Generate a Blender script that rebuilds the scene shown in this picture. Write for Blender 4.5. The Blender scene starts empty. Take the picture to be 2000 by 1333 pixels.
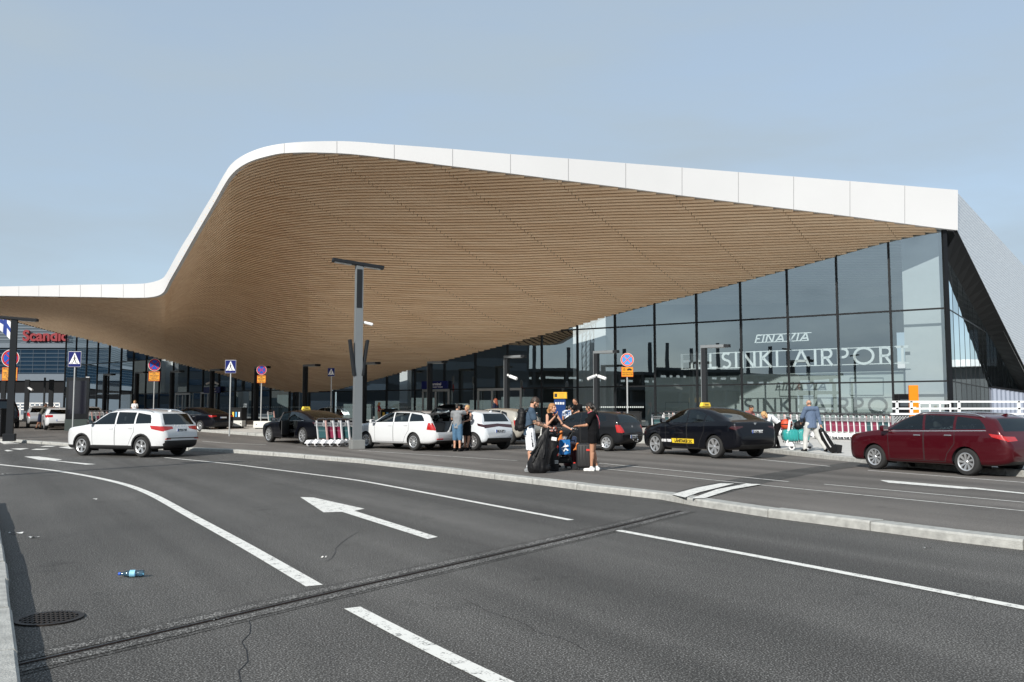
import bpy, bmesh, math, random
from mathutils import Vector, Matrix
from math import sin, cos, pi, radians, atan2, sqrt

# ------------------------------------------------------------------ camera, sky, sun, exposure
SC = bpy.context.scene
COL = SC.collection
IMW, IMH, FPX, HORIZON, EYE = 2000.0, 1333.0, 1740.0, 804.0, 1.6
PITCH = math.atan((HORIZON - IMH / 2) / FPX)
cam_data = bpy.data.cameras.new('camera')
cam_data.sensor_width = 36.0
cam_data.lens = 36.0 * FPX / IMW
cam_data.clip_start, cam_data.clip_end = 0.1, 4000.0
cam = bpy.data.objects.new('camera', cam_data)
COL.objects.link(cam)
cam.location = (0, 0, EYE)
cam.rotation_euler = (pi / 2 + PITCH, 0, 0)
SC.camera = cam

SUN_AZ = radians(60)        # the sun stands behind the camera on the left
SUN_EL = radians(30)
TO_SUN = Vector((-cos(SUN_AZ) * cos(SUN_EL), -sin(SUN_AZ) * cos(SUN_EL), sin(SUN_EL)))
world = bpy.data.worlds.new('World')
SC.world = world
world.use_nodes = True
wn, wl = world.node_tree.nodes, world.node_tree.links
sky = wn.new('ShaderNodeTexSky')
sky.sky_type = 'NISHITA'
sky.sun_disc = False
sky.sun_elevation = SUN_EL
sky.sun_rotation = atan2(TO_SUN.x, TO_SUN.y)
sky.altitude = 50
sky.air_density = 1.0
sky.dust_density = 0.7
sky.ozone_density = 2.0
# thin high cirrus veil, part of the sky itself
w_tc = wn.new('ShaderNodeTexCoord')
w_map = wn.new('ShaderNodeMapping')
w_map.inputs['Scale'].default_value = (1.2, 2.6, 6.0)
w_map.inputs['Rotation'].default_value = (0.1, 0.35, 0.5)
w_no = wn.new('ShaderNodeTexNoise')
w_no.inputs['Scale'].default_value = 1.6
w_no.inputs['Detail'].default_value = 7
w_no.inputs['Roughness'].default_value = 0.55
w_rp = wn.new('ShaderNodeMapRange')
w_rp.inputs['From Min'].default_value = 0.36
w_rp.inputs['From Max'].default_value = 0.68
w_rp.inputs['To Min'].default_value = 0.76
w_rp.inputs['To Max'].default_value = 0.99
w_veil = wn.new('ShaderNodeRGB')
w_veil.outputs[0].default_value = (2.10, 2.55, 2.95, 1)      # pale high haze
w_mix = wn.new('ShaderNodeMix')
w_mix.data_type = 'RGBA'
bg = wn['Background']
bg.inputs['Strength'].default_value = 0.145
wl.new(w_tc.outputs['Generated'], w_map.inputs['Vector'])
wl.new(w_map.outputs['Vector'], w_no.inputs['Vector'])
wl.new(w_no.outputs['Fac'], w_rp.inputs['Value'])
wl.new(w_rp.outputs['Result'], w_mix.inputs[0])
wl.new(sky.outputs['Color'], w_mix.inputs[6])
wl.new(w_veil.outputs[0], w_mix.inputs[7])
wl.new(w_mix.outputs[2], bg.inputs['Color'])

sun_d = bpy.data.lights.new('sun', 'SUN')
sun_d.energy = 3.7
sun_d.angle = radians(0.5)
sun_d.color = (1.0, 0.955, 0.88)
sun = bpy.data.objects.new('sun', sun_d)
COL.objects.link(sun)
sun.rotation_euler = (-TO_SUN).to_track_quat('-Z', 'Y').to_euler()
sun.location = TO_SUN * 60

SC.view_settings.view_transform = 'Standard'
SC.view_settings.look = 'None'
SC.view_settings.exposure = 0.55
SC.view_settings.gamma = 1.0
SC.cycles.use_adaptive_sampling = True
SC.cycles.max_bounces = 8
SC.cycles.transparent_max_bounces = 24
SC.cycles.caustics_reflective = False
SC.cycles.caustics_refractive = False
SC.cycles.sample_clamp_indirect = 6.0

# ------------------------------------------------------------------ measuring helpers
CP, SP = cos(PITCH), sin(PITCH)
def ray(u, v):
    a = (u - IMW / 2) / FPX
    b = (IMH / 2 - v) / FPX
    return Vector((a, CP - b * SP, SP + b * CP))
def P(u, v, Y):
    """world point seen at photo pixel (u, v) at ground distance Y"""
    r = ray(u, v)
    return Vector((0, 0, EYE)) + r * (Y / r.y)
def rise(y):
    t = max(0.0, y - 27.0)
    return 0.0115 * t * (t / (t + 4.0)) if t > 0 else 0.0
def PG(u, v, z0=0.0):
    """ground point (a surface lying z0 above the sloping terrain) seen at (u, v)"""
    r = ray(u, v)
    y = 20.0
    for _ in range(60):
        z = z0 + rise(y)
        t = (z - EYE) / r.z if r.z < -1e-6 else 1e3
        yn = min(max(r.y * t, 0.5), 160.0)
        y += 0.5 * (yn - y)
    return Vector((0, 0, 0)) + Vector((r.x * y / r.y, y, z0 + rise(y)))
def pchip(pts):
    xs = [p[0] for p in pts]; ys = [p[1] for p in pts]
    n = len(xs)
    h = [xs[i + 1] - xs[i] for i in range(n - 1)]
    d = [(ys[i + 1] - ys[i]) / h[i] for i in range(n - 1)]
    m = [0.0] * n
    m[0], m[-1] = d[0], d[-1]
    for i in range(1, n - 1):
        if d[i - 1] * d[i] <= 0: m[i] = 0.0
        else:
            w1, w2 = 2 * h[i] + h[i - 1], h[i] + 2 * h[i - 1]
            m[i] = (w1 + w2) / (w1 / d[i - 1] + w2 / d[i])
    def f(x):
        if x <= xs[0]: return ys[0] + m[0] * (x - xs[0]) * 0.0
        if x >= xs[-1]: return ys[-1]
        i = 0
        while x > xs[i + 1]: i += 1
        t = (x - xs[i]) / h[i]
        t2, t3 = t * t, t * t * t
        return (ys[i] * (2 * t3 - 3 * t2 + 1) + h[i] * m[i] * (t3 - 2 * t2 + t)
                + ys[i + 1] * (-2 * t3 + 3 * t2) + h[i] * m[i + 1] * (t3 - t2))
    return f
def lin(pts):
    def f(x):
        if x <= pts[0][0]: return pts[0][1]
        for (a, b), (c, d) in zip(pts, pts[1:]):
            if x <= c: return b + (d - b) * (x - a) / (c - a)
        return pts[-1][1]
    return f
def lerp(a, b, t): return a + (b - a) * t

# ------------------------------------------------------------------ materials
MATS = {}
def nodes_of(name):
    m = bpy.data.materials.new(name)
    m.use_nodes = True
    return m, m.node_tree.nodes, m.node_tree.links, m.node_tree.nodes['Principled BSDF']
def mat(name, col, rough=0.6, metal=0.0, var=0.08, scale=3.0, bump=0.0, bscale=60.0, coat=0.0, spec=0.5, back=None, emit=0.0):
    """plain surface with a little procedural wear in tone and relief"""
    if name in MATS: return MATS[name]
    m, N, L, b = nodes_of(name)
    b.inputs['Roughness'].default_value = rough
    b.inputs['Metallic'].default_value = metal
    b.inputs['Coat Weight'].default_value = coat
    b.inputs['Coat Roughness'].default_value = 0.03
    b.inputs['Specular IOR Level'].default_value = spec
    tc = N.new('ShaderNodeTexCoord')
    no = N.new('ShaderNodeTexNoise')
    no.inputs['Scale'].default_value = scale
    no.inputs['Detail'].default_value = 6
    L.new(tc.outputs['Object'], no.inputs['Vector'])
    mx = N.new('ShaderNodeMix'); mx.data_type = 'RGBA'
    mx.inputs[6].default_value = (*[max(0, c * (1 - var)) for c in col], 1)
    mx.inputs[7].default_value = (*[min(1, c * (1 + var)) for c in col], 1)
    L.new(no.outputs['Fac'], mx.inputs[0])
    out = mx.outputs[2]
    if back is not None:
        geo = N.new('ShaderNodeNewGeometry')
        m2 = N.new('ShaderNodeMix'); m2.data_type = 'RGBA'
        L.new(geo.outputs['Backfacing'], m2.inputs[0])
        L.new(out, m2.inputs[6])
        m2.inputs[7].default_value = (*back, 1)
        out = m2.outputs[2]
    L.new(out, b.inputs['Base Color'])
    if bump > 0:
        n2 = N.new('ShaderNodeTexNoise')
        n2.inputs['Scale'].default_value = bscale
        n2.inputs['Detail'].default_value = 4
        L.new(tc.outputs['Object'], n2.inputs['Vector'])
        bp = N.new('ShaderNodeBump')
        bp.inputs['Strength'].default_value = bump
        bp.inputs['Distance'].default_value = 0.02
        L.new(n2.outputs['Fac'], bp.inputs['Height'])
        L.new(bp.outputs['Normal'], b.inputs['Normal'])
    if emit > 0:
        b.inputs['Emission Color'].default_value = (*col, 1)
        b.inputs['Emission Strength'].default_value = emit
    MATS[name] = m
    return m
def glass(name, tint, refl=0.12, ior=1.5, rough=0.0, wav=0.0):
    if name in MATS: return MATS[name]
    m, N, L, b = nodes_of(name)
    N.remove(b)
    tr = N.new('ShaderNodeBsdfTransparent'); tr.inputs['Color'].default_value = (*tint, 1)
    gl = N.new('ShaderNodeBsdfGlossy'); gl.inputs['Roughness'].default_value = rough
    gl.inputs['Color'].default_value = (0.86, 0.96, 1.0, 1)
    fr = N.new('ShaderNodeFresnel'); fr.inputs['IOR'].default_value = ior
    mr = N.new('ShaderNodeMapRange')
    mr.inputs['From Min'].default_value = 0.04; mr.inputs['From Max'].default_value = 1.0
    mr.inputs['To Min'].default_value = refl; mr.inputs['To Max'].default_value = 1.0
    L.new(fr.outputs['Fac'], mr.inputs['Value'])
    mx = N.new('ShaderNodeMixShader')
    L.new(mr.outputs['Result'], mx.inputs['Fac'])
    L.new(tr.outputs['BSDF'], mx.inputs[1]); L.new(gl.outputs['BSDF'], mx.inputs[2])
    L.new(mx.outputs['Shader'], N['Material Output'].inputs['Surface'])
    if wav > 0:
        tc = N.new('ShaderNodeTexCoord'); no = N.new('ShaderNodeTexNoise')
        no.inputs['Scale'].default_value = 0.55; no.inputs['Detail'].default_value = 1
        L.new(tc.outputs['Object'], no.inputs['Vector'])
        bp = N.new('ShaderNodeBump'); bp.inputs['Strength'].default_value = wav; bp.inputs['Distance'].default_value = 0.05
        L.new(no.outputs['Fac'], bp.inputs['Height'])
        L.new(bp.outputs['Normal'], gl.inputs['Normal'])
    MATS[name] = m
    return m

# ------------------------------------------------------------------ mesh builder
class MB:
    def __init__(s):
        s.v, s.f, s.m = [], [], []
        s.M = Matrix.Identity(4)
    def add(s, vs, fs, mi=0):
        o = len(s.v)
        s.v += [tuple(s.M @ Vector(p)) for p in vs]
        for f in fs:
            s.f.append([o + i for i in f]); s.m.append(mi)
    def box(s, c, d, mi=0, R=None, taper=1.0):
        hx, hy, hz = d[0] / 2, d[1] / 2, d[2] / 2
        vs = []
        for z, k in ((-hz, 1.0), (hz, taper)):
            vs += [(-hx * k, -hy * k, z), (hx * k, -hy * k, z), (hx * k, hy * k, z), (-hx * k, hy * k, z)]
        vs = [Vector(p) for p in vs]
        if R is not None: vs = [R @ p for p in vs]
        vs = [p + Vector(c) for p in vs]
        s.add(vs, [(3, 2, 1, 0), (4, 5, 6, 7), (0, 1, 5, 4), (1, 2, 6, 5), (2, 3, 7, 6), (3, 0, 4, 7)], mi)
    def rbox(s, c, d, r=0.02, mi=0, R=None):
        """box with chamfered edges"""
        bm = bmesh.new()
        bmesh.ops.create_cube(bm, size=1.0)
        bmesh.ops.scale(bm, vec=d, verts=bm.verts)
        bmesh.ops.bevel(bm, geom=list(bm.edges), offset=min(r, min(d) * 0.45), segments=2, profile=0.5, affect='EDGES')
        bm.verts.index_update()
        vs = [v.co.copy() for v in bm.verts]
        fs = [[v.index for v in f.verts] for f in bm.faces]
        bm.free()
        if R is not None: vs = [R @ p for p in vs]
        s.add([p + Vector(c) for p in vs], fs, mi)
    def tube(s, p0, p1, r0, r1=None, n=10, mi=0, cap=True):
        r1 = r0 if r1 is None else r1
        p0, p1 = Vector(p0), Vector(p1)
        d = (p1 - p0)
        if d.length < 1e-6: return
        q = d.to_track_quat('Z', 'Y').to_matrix()
        vs = []
        for p, r in ((p0, r0), (p1, r1)):
            vs += [p + q @ Vector((r * cos(2 * pi * i / n), r * sin(2 * pi * i / n), 0)) for i in range(n)]
        fs = [(i, (i + 1) % n, n + (i + 1) % n, n + i) for i in range(n)]
        if cap: fs += [tuple(range(n - 1, -1, -1)), tuple(range(n, 2 * n))]
        s.add(vs, fs, mi)
    def path(s, pts, r, n=8, mi=0):
        for a, b in zip(pts, pts[1:]): s.tube(a, b, r, r, n, mi)
    def caps(s, p0, p1, r0, r1, n=14, mi=0, sx=1.0, sy=1.0, side=None):
        """tapered capsule, optionally flattened across its axis"""
        p0, p1 = Vector(p0), Vector(p1)
        d = p1 - p0
        ln = max(d.length, 1e-4)
        z = d.normalized() if d.length > 1e-4 else Vector((0, 0, 1))
        x = Vector(side) if side is not None else (Vector((0, 1, 0)) if abs(z.y) < 0.9 else Vector((1, 0, 0)))
        x = (x - z * x.dot(z)).normalized()
        y = z.cross(x)
        rings = []
        for k in range(5):
            a = -pi / 2 + k * pi / 8
            rings.append((p0 + z * (r0 * sin(a)), r0 * cos(a)))
        for k in range(1, 4): rings.append((p0 + z * (ln * k / 4), lerp(r0, r1, k / 4)))
        for k in range(5):
            a = k * pi / 8
            rings.append((p1 + z * (r1 * sin(a)), r1 * cos(a)))
        vs, fs = [], []
        for c, r in rings:
            r = max(r, 0.0008)
            vs += [c + x * (r * sx * cos(2 * pi * i / n)) + y * (r * sy * sin(2 * pi * i / n)) for i in range(n)]
        for k in range(len(rings) - 1):
            for i in range(n):
                fs.append((k * n + i, k * n + (i + 1) % n, (k + 1) * n + (i + 1) % n, (k + 1) * n + i))
        fs.append(tuple(range(n - 1, -1, -1)))
        m = (len(rings) - 1) * n
        fs.append(tuple(range(m, m + n)))
        s.add(vs, fs, mi)
    def ell(s, c, r, n=16, m=10, mi=0, R=None):
        vs, fs = [], []
        for k in range(m + 1):
            a = -pi / 2 + pi * (0.02 + 0.96 * k / m)
            for i in range(n):
                p = Vector((r[0] * cos(a) * cos(2 * pi * i / n), r[1] * cos(a) * sin(2 * pi * i / n), r[2] * sin(a)))
                if R is not None: p = R @ p
                vs.append(p + Vector(c))
        for k in range(m):
            for i in range(n):
                fs.append((k * n + i, k * n + (i + 1) % n, (k + 1) * n + (i + 1) % n, (k + 1) * n + i))
        fs.append(tuple(range(n - 1, -1, -1))); fs.append(tuple(range(m * n, m * n + n)))
        s.add(vs, fs, mi)
    def prism(s, poly, axis, a, b, mi=0):
        """closed 2-D outline swept along an axis: 'z' outline (x,y), 'y' outline (x,z), 'x' outline (y,z)"""
        def at(p, t):
            return {'z': (p[0], p[1], t), 'y': (p[0], t, p[1]), 'x': (t, p[0], p[1])}[axis]
        n = len(poly)
        vs = [at(p, a) for p in poly] + [at(p, b) for p in poly]
        fs = [tuple(range(n - 1, -1, -1)), tuple(range(n, 2 * n))]
        fs += [(i, (i + 1) % n, n + (i + 1) % n, n + i) for i in range(n)]
        s.add(vs, fs, mi)
    def lathe(s, prof, n=24, mi=0, axis='y'):
        """profile (radius, height) turned round an axis"""
        vs, fs = [], []
        for r, h in prof:
            for i in range(n):
                a = 2 * pi * i / n
                vs.append({'z': (r * cos(a), r * sin(a), h), 'y': (r * cos(a), h, r * sin(a)), 'x': (h, r * cos(a), r * sin(a))}[axis])
        for k in range(len(prof) - 1):
            for i in range(n):
                fs.append((k * n + i, k * n + (i + 1) % n, (k + 1) * n + (i + 1) % n, (k + 1) * n + i))
        s.add(vs, fs, mi)
    def strip(s, left, right, mi=0):
        n = len(left)
        s.add(list(left) + list(right), [(i, i + 1, n + i + 1, n + i) for i in range(n - 1)], mi)
    def build(s, name, mats, parent=None, smooth=None, fix=True):
        me = bpy.data.meshes.new(name)
        me.from_pydata(s.v, [], s.f)
        if not isinstance(mats, (list, tuple)): mats = [mats]
        for m in mats: me.materials.append(m)
        me.polygons.foreach_set('material_index', s.m)
        if fix:
            bm = bmesh.new(); bm.from_mesh(me)
            bmesh.ops.recalc_face_normals(bm, faces=bm.faces)
            bm.to_mesh(me); bm.free()
        if smooth is not None:
            me.shade_smooth()
            me.set_sharp_from_angle(angle=radians(smooth))
        me.update()
        return link(name, me, parent)
def link(name, me, parent=None):
    o = bpy.data.objects.new(name, me)
    COL.objects.link(o)
    if parent is not None: o.parent = parent
    return o
def thing(name, label, cat, loc=(0, 0, 0), rotz=0.0, group=None):
    o = bpy.data.objects.new(name, None)
    o.empty_display_size = 0.3
    COL.objects.link(o)
    o.location = loc
    o.rotation_euler = (0, 0, rotz)
    o['label'] = label; o['category'] = cat
    if group: o['group'] = group
    return o
def tag(o, label, cat, group=None):
    o['label'] = label; o['category'] = cat
    if group: o['group'] = group
    return o
def struct(o, kind='structure'):
    o['kind'] = kind
    return o
def kids(o): return [c for c in bpy.data.objects if c.parent == o]
KIDS = {}
def copy_thing(root, loc, rotz, label=None, group=None):
    if root.name not in KIDS:
        KIDS[root.name] = [(c, kids(c)) for c in kids(root)]
    r = root.copy(); COL.objects.link(r)
    r.location = loc; r.rotation_euler = (0, 0, rotz)
    if label: r['label'] = label
    if group: r['group'] = group
    for c, gs in KIDS[root.name]:
        d = c.copy(); COL.objects.link(d); d.parent = r
        for g in gs:
            e = g.copy(); COL.objects.link(e); e.parent = d
    return r
def text_mesh(txt, size, depth=0.0, align='CENTER', shear=0.0, space=1.0, bold=0.0):
    cu = bpy.data.curves.new('lettering', 'FONT')
    cu.body = txt; cu.size = size; cu.extrude = depth; cu.align_x = align; cu.shear = shear
    cu.space_character = space; cu.offset = bold
    ob = bpy.data.objects.new('lettering', cu)
    COL.objects.link(ob)
    dg = bpy.context.evaluated_depsgraph_get()
    me = bpy.data.meshes.new_from_object(ob.evaluated_get(dg))
    bpy.data.objects.remove(ob); bpy.data.curves.remove(cu)
    return me
def text_into(mb, txt, size, X, Y, O, mi=0, depth=0.004, **k):
    """letters lying in the plane spanned by X (reading direction) and Y (up), origin O"""
    me = text_mesh(txt, size, depth, **k)
    X, Y, O = Vector(X).normalized(), Vector(Y).normalized(), Vector(O)
    Z = X.cross(Y)
    mb.add([O + X * v.co.x + Y * v.co.y + Z * v.co.z for v in me.vertices], [list(p.vertices) for p in me.polygons], mi)
    bpy.data.meshes.remove(me)

def arc(cx, cy, rx, ry, a0, a1, n=14):
    return [(cx + rx * cos(radians(a0 + (a1 - a0) * i / n)), cy + ry * sin(radians(a0 + (a1 - a0) * i / n))) for i in range(n + 1)]
# geometric sans capitals: strokes in a box one unit high, with the letter's width
GEO = {
 'H': (.72, [[(.07, 0), (.07, 1)], [(.65, 0), (.65, 1)], [(.07, .52), (.65, .52)]]),
 'E': (.52, [[(.07, 0), (.07, 1)], [(.07, .065), (.50, .065)], [(.07, .52), (.47, .52)], [(.07, .935), (.50, .935)]]),
 'L': (.48, [[(.07, 0), (.07, 1)], [(.07, .065), (.47, .065)]]),
 'S': (.54, [arc(.27, .73, .19, .205, 35, 270), arc(.27, .275, .205, .225, 90, -145)]),
 'I': (.15, [[(.075, 0), (.075, 1)]]),
 'N': (.78, [[(.07, 0), (.07, 1)], [(.71, 0), (.71, 1)], [(.09, .98), (.69, .02)]]),
 'K': (.64, [[(.07, 0), (.07, 1)], [(.58, 1), (.10, .50)], [(.18, .58), (.62, 0)]]),
 'A': (.84, [[(.03, 0), (.42, .98)], [(.81, 0), (.42, .98)], [(.17, .32), (.67, .32)]]),
 'R': (.58, [[(.07, 0), (.07, 1)], [(.07, .935), (.30, .935)] + arc(.30, .70, .215, .235, 90, -90)[1:] + [(.07, .465)], [(.28, .46), (.55, 0)]]),
 'P': (.56, [[(.07, 0), (.07, 1)], [(.07, .935), (.30, .935)] + arc(.30, .70, .215, .235, 90, -90)[1:] + [(.07, .465)]]),
 'O': (1.02, [arc(.51, .5, .44, .445, 0, 360, 34)]),
 'T': (.56, [[(.28, 0), (.28, 1)], [(.0, .935), (.56, .935)]]),
 'F': (.50, [[(.07, 0), (.07, 1)], [(.07, .50), (.42, .50)], [(.07, .935), (.48, .935)]]),
 'V': (.78, [[(.03, 1), (.39, .02)], [(.75, 1), (.39, .02)]]),
 ' ': (.34, []),
}
def geo_text(mb, txt, w, h, thick=.13, gap=.17, depth=.05, shear=0.0, mi=0):
    """capitals as bent bars, fitted into w by h, reading along x and standing along z"""
    total = sum(GEO[c][0] for c in txt) + gap * (len(txt) - 1)
    kx = w / (total + shear); x0 = 0.0
    for c in txt:
        for st in GEO[c][1]:
            L_, R_ = [], []
            for i, p in enumerate(st):
                a = st[max(i - 1, 0)]; b = st[min(i + 1, len(st) - 1)]
                if len(st) > 10 and i in (0, len(st) - 1) and st[0][0] - st[-1][0] < 1e-6 and abs(st[0][1] - st[-1][1]) < 1e-6:
                    a, b = st[-2], st[1]
                dx, dz = (b[0] - a[0]) * kx, (b[1] - a[1]) * h
                ln = max(sqrt(dx * dx + dz * dz), 1e-6); nx, nz = -dz / ln, dx / ln
                t = thick * h / 2
                X = (x0 + p[0] + shear * p[1]) * kx; Z = p[1] * h
                L_.append((X + nx * t, Z + nz * t)); R_.append((X - nx * t, Z - nz * t))
            n = len(L_)
            vs = [(x, -depth / 2, z) for x, z in L_] + [(x, -depth / 2, z) for x, z in R_] + [(x, depth / 2, z) for x, z in L_] + [(x, depth / 2, z) for x, z in R_]
            fs = []
            for i in range(n - 1):
                fs += [(i, i + 1, n + i + 1, n + i), (2 * n + i + 1, 2 * n + i, 3 * n + i, 3 * n + i + 1), (i, 2 * n + i, 2 * n + i + 1, i + 1), (n + i + 1, 3 * n + i + 1, 3 * n + i, n + i)]
            fs += [(0, n, 3 * n, 2 * n), (n - 1, 3 * n - 1, 4 * n - 1, 2 * n - 1)]
            mb.add(vs, fs, mi)
        x0 += GEO[c][0] + gap
# ------------------------------------------------------------------ ground, roads, kerbs, markings
def asphalt(name, lo, hi, stone, tint=(1.06, 1.0, 0.93), specks=0.5, rough=0.82):
    m, N, L, b = nodes_of(name)
    tc = N.new('ShaderNodeTexCoord')
    big = N.new('ShaderNodeTexNoise'); big.inputs['Scale'].default_value = 0.22; big.inputs['Detail'].default_value = 9
    big.inputs['Roughness'].default_value = 0.62
    mp = N.new('ShaderNodeMapping'); mp.inputs['Scale'].default_value = (1.0, 0.45, 1.0); mp.inputs['Rotation'].default_value = (0, 0, 0.75)
    fine = N.new('ShaderNodeTexNoise'); fine.inputs['Scale'].default_value = 78; fine.inputs['Detail'].default_value = 3
    vo = N.new('ShaderNodeTexVoronoi'); vo.inputs['Scale'].default_value = 64
    L.new(tc.outputs['Object'], mp.inputs['Vector']); L.new(mp.outputs['Vector'], big.inputs['Vector'])
    L.new(tc.outputs['Object'], fine.inputs['Vector']); L.new(tc.outputs['Object'], vo.inputs['Vector'])
    r1 = N.new('ShaderNodeMapRange'); r1.inputs['From Min'].default_value = 0.32; r1.inputs['From Max'].default_value = 0.68
    L.new(big.outputs['Fac'], r1.inputs['Value'])
    mx = N.new('ShaderNodeMix'); mx.data_type = 'RGBA'
    mx.inputs[6].default_value = (lo * tint[0], lo * tint[1], lo * tint[2], 1)
    mx.inputs[7].default_value = (hi * tint[0], hi * tint[1], hi * tint[2], 1)
    L.new(r1.outputs['Result'], mx.inputs[0])
    r2 = N.new('ShaderNodeMapRange'); r2.inputs['From Min'].default_value = 0.50; r2.inputs['From Max'].default_value = 0.72
    r2.inputs['To Max'].default_value = specks
    L.new(fine.outputs['Fac'], r2.inputs['Value'])
    m2 = N.new('ShaderNodeMix'); m2.data_type = 'RGBA'
    m2.inputs[7].default_value = (stone, stone * 0.98, stone * 0.94, 1)
    L.new(r2.outputs['Result'], m2.inputs[0]); L.new(mx.outputs[2], m2.inputs[6])
    r3 = N.new('ShaderNodeMapRange'); r3.inputs['From Min'].default_value = 0.0; r3.inputs['From Max'].default_value = 0.55
    r3.inputs['To Min'].default_value = 0.55; r3.inputs['To Max'].default_value = 1.15
    L.new(vo.outputs['Distance'], r3.inputs['Value'])
    m3 = N.new('ShaderNodeMix'); m3.data_type = 'RGBA'; m3.blend_type = 'MULTIPLY'; m3.inputs[0].default_value = 0.8
    L.new(m2.outputs[2], m3.inputs[6]); L.new(r3.outputs['Result'], m3.inputs[7])
    # tyre-polished streaks along the driving direction
    sm = N.new('ShaderNodeMapping'); sm.inputs['Rotation'].default_value = (0, 0, radians(59)); sm.inputs['Scale'].default_value = (1, 1, 1)
    s2 = N.new('ShaderNodeMapping'); s2.inputs['Scale'].default_value = (0.035, 1.1, 1.0)
    sn = N.new('ShaderNodeTexNoise'); sn.inputs['Scale'].default_value = 1.0; sn.inputs['Detail'].default_value = 5
    L.new(tc.outputs['Object'], sm.inputs['Vector']); L.new(sm.outputs['Vector'], s2.inputs['Vector']); L.new(s2.outputs['Vector'], sn.inputs['Vector'])
    sr = N.new('ShaderNodeMapRange'); sr.inputs['From Min'].default_value = 0.3; sr.inputs['From Max'].default_value = 0.7
    sr.inputs['To Min'].default_value = 0.72; sr.inputs['To Max'].default_value = 1.22
    L.new(sn.outputs['Fac'], sr.inputs['Value'])
    st = N.new('ShaderNodeTexNoise'); st.inputs['Scale'].default_value = 0.9; st.inputs['Detail'].default_value = 7; st.inputs['Roughness'].default_value = 0.7
    L.new(tc.outputs['Object'], st.inputs['Vector'])
    so = N.new('ShaderNodeMapRange'); so.inputs['From Min'].default_value = 0.60; so.inputs['From Max'].default_value = 0.72
    so.inputs['To Min'].default_value = 1.0; so.inputs['To Max'].default_value = 0.62
    L.new(st.outputs['Fac'], so.inputs['Value'])
    mu = N.new('ShaderNodeMath'); mu.operation = 'MULTIPLY'; L.new(sr.outputs['Result'], mu.inputs[0]); L.new(so.outputs['Result'], mu.inputs[1])
    m4 = N.new('ShaderNodeMix'); m4.data_type = 'RGBA'; m4.blend_type = 'MULTIPLY'; m4.inputs[0].default_value = 1.0
    L.new(m3.outputs[2], m4.inputs[6]); L.new(mu.outputs[0], m4.inputs[7])
    L.new(m4.outputs[2], b.inputs['Base Color'])
    b.inputs['Roughness'].default_value = rough
    b.inputs['Specular IOR Level'].default_value = 0.3
    bp = N.new('ShaderNodeBump'); bp.inputs['Strength'].default_value = 0.5; bp.inputs['Distance'].default_value = 0.012
    L.new(fine.outputs['Fac'], bp.inputs['Height']); L.new(bp.outputs['Normal'], b.inputs['Normal'])
    return m
M_ROAD = asphalt('road asphalt', 0.026, 0.068, 0.44, specks=0.72)
M_LANE = asphalt('lane asphalt', 0.085, 0.135, 0.30, tint=(1.10, 1.0, 0.91), specks=0.35)
M_PATCH = asphalt('sealed asphalt', 0.024, 0.056, 0.36, specks=0.6)
M_PITTED = asphalt('pitted pale aggregate', 0.026, 0.060, 0.56, specks=0.85)
M_SEAL = mat('tar sealing', (0.012, 0.012, 0.013), 0.5, var=0.3, scale=8)
M_RUST = mat('rusty steel strip', (0.055, 0.030, 0.022), 0.6, 0.5, var=0.5, scale=20)
M_GRAN = mat('granite kerb', (0.37, 0.37, 0.35), 0.85, var=0.5, scale=9, bump=0.5, bscale=70)
M_PAVE = mat('concrete paving', (0.52, 0.51, 0.485), 0.85, var=0.22, scale=1.3, bump=0.25, bscale=40)

def paint():
    m, N, L, b = nodes_of('road paint')
    tc = N.new('ShaderNodeTexCoord')
    no = N.new('ShaderNodeTexNoise'); no.inputs['Scale'].default_value = 9; no.inputs['Detail'].default_value = 9
    n2 = N.new('ShaderNodeTexNoise'); n2.inputs['Scale'].default_value = 60; n2.inputs['Detail'].default_value = 4
    L.new(tc.outputs['Object'], no.inputs['Vector']); L.new(tc.outputs['Object'], n2.inputs['Vector'])
    ad = N.new('ShaderNodeMath'); ad.operation = 'ADD'
    L.new(no.outputs['Fac'], ad.inputs[0]); L.new(n2.outputs['Fac'], ad.inputs[1])
    rp = N.new('ShaderNodeMapRange'); rp.inputs['From Min'].default_value = 0.72; rp.inputs['From Max'].default_value = 0.94
    L.new(ad.outputs[0], rp.inputs['Value'])
    mx = N.new('ShaderNodeMix'); mx.data_type = 'RGBA'
    mx.inputs[6].default_value = (0.12, 0.12, 0.115, 1); mx.inputs[7].default_value = (0.74, 0.73, 0.69, 1)
    L.new(rp.outputs['Result'], mx.inputs[0]); L.new(mx.outputs[2], b.inputs['Base Color'])
    b.inputs['Roughness'].default_value = 0.7
    return m
M_PAINT = paint()
_rise = rise
def rise(y): return _rise(min(y, 110.0))

def sheet(name, xs, front, far, z0, m, n=60, rows=None):
    """sheet over the sloping terrain, from a front line Y=front(x) to a far line"""
    mb = MB(); vs, fs = [], []
    for x in xs:
        y0 = front(x)
        for k in range(n + 1):
            y = rows[k] if rows else y0 + (far - y0) * (k / n) ** 1.8
            vs.append((x, y, z0 + rise(y)))
    w = n + 1
    for i in range(len(xs) - 1):
        for k in range(n): fs.append((i * w + k, (i + 1) * w + k, (i + 1) * w + k + 1, i * w + k + 1))
    mb.add(vs, fs)
    return struct(mb.build(name, m, smooth=30))
gx = [-1500, -700, -300, -150, -80, -50, -30, -15, 0, 15, 30, 50, 80, 150, 300, 700, 1500]
ROWS = [-400, -100, -30, 0, 10, 20, 25, 26] + [27 + 0.75 * i for i in range(16)] + [40 + 3 * i for i in range(24)] + [115, 150, 250, 500, 1000, 1800]
sheet('road', gx, lambda x: -400.0, 1800.0, 0.0, M_ROAD, n=len(ROWS) - 1, rows=ROWS)

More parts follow.
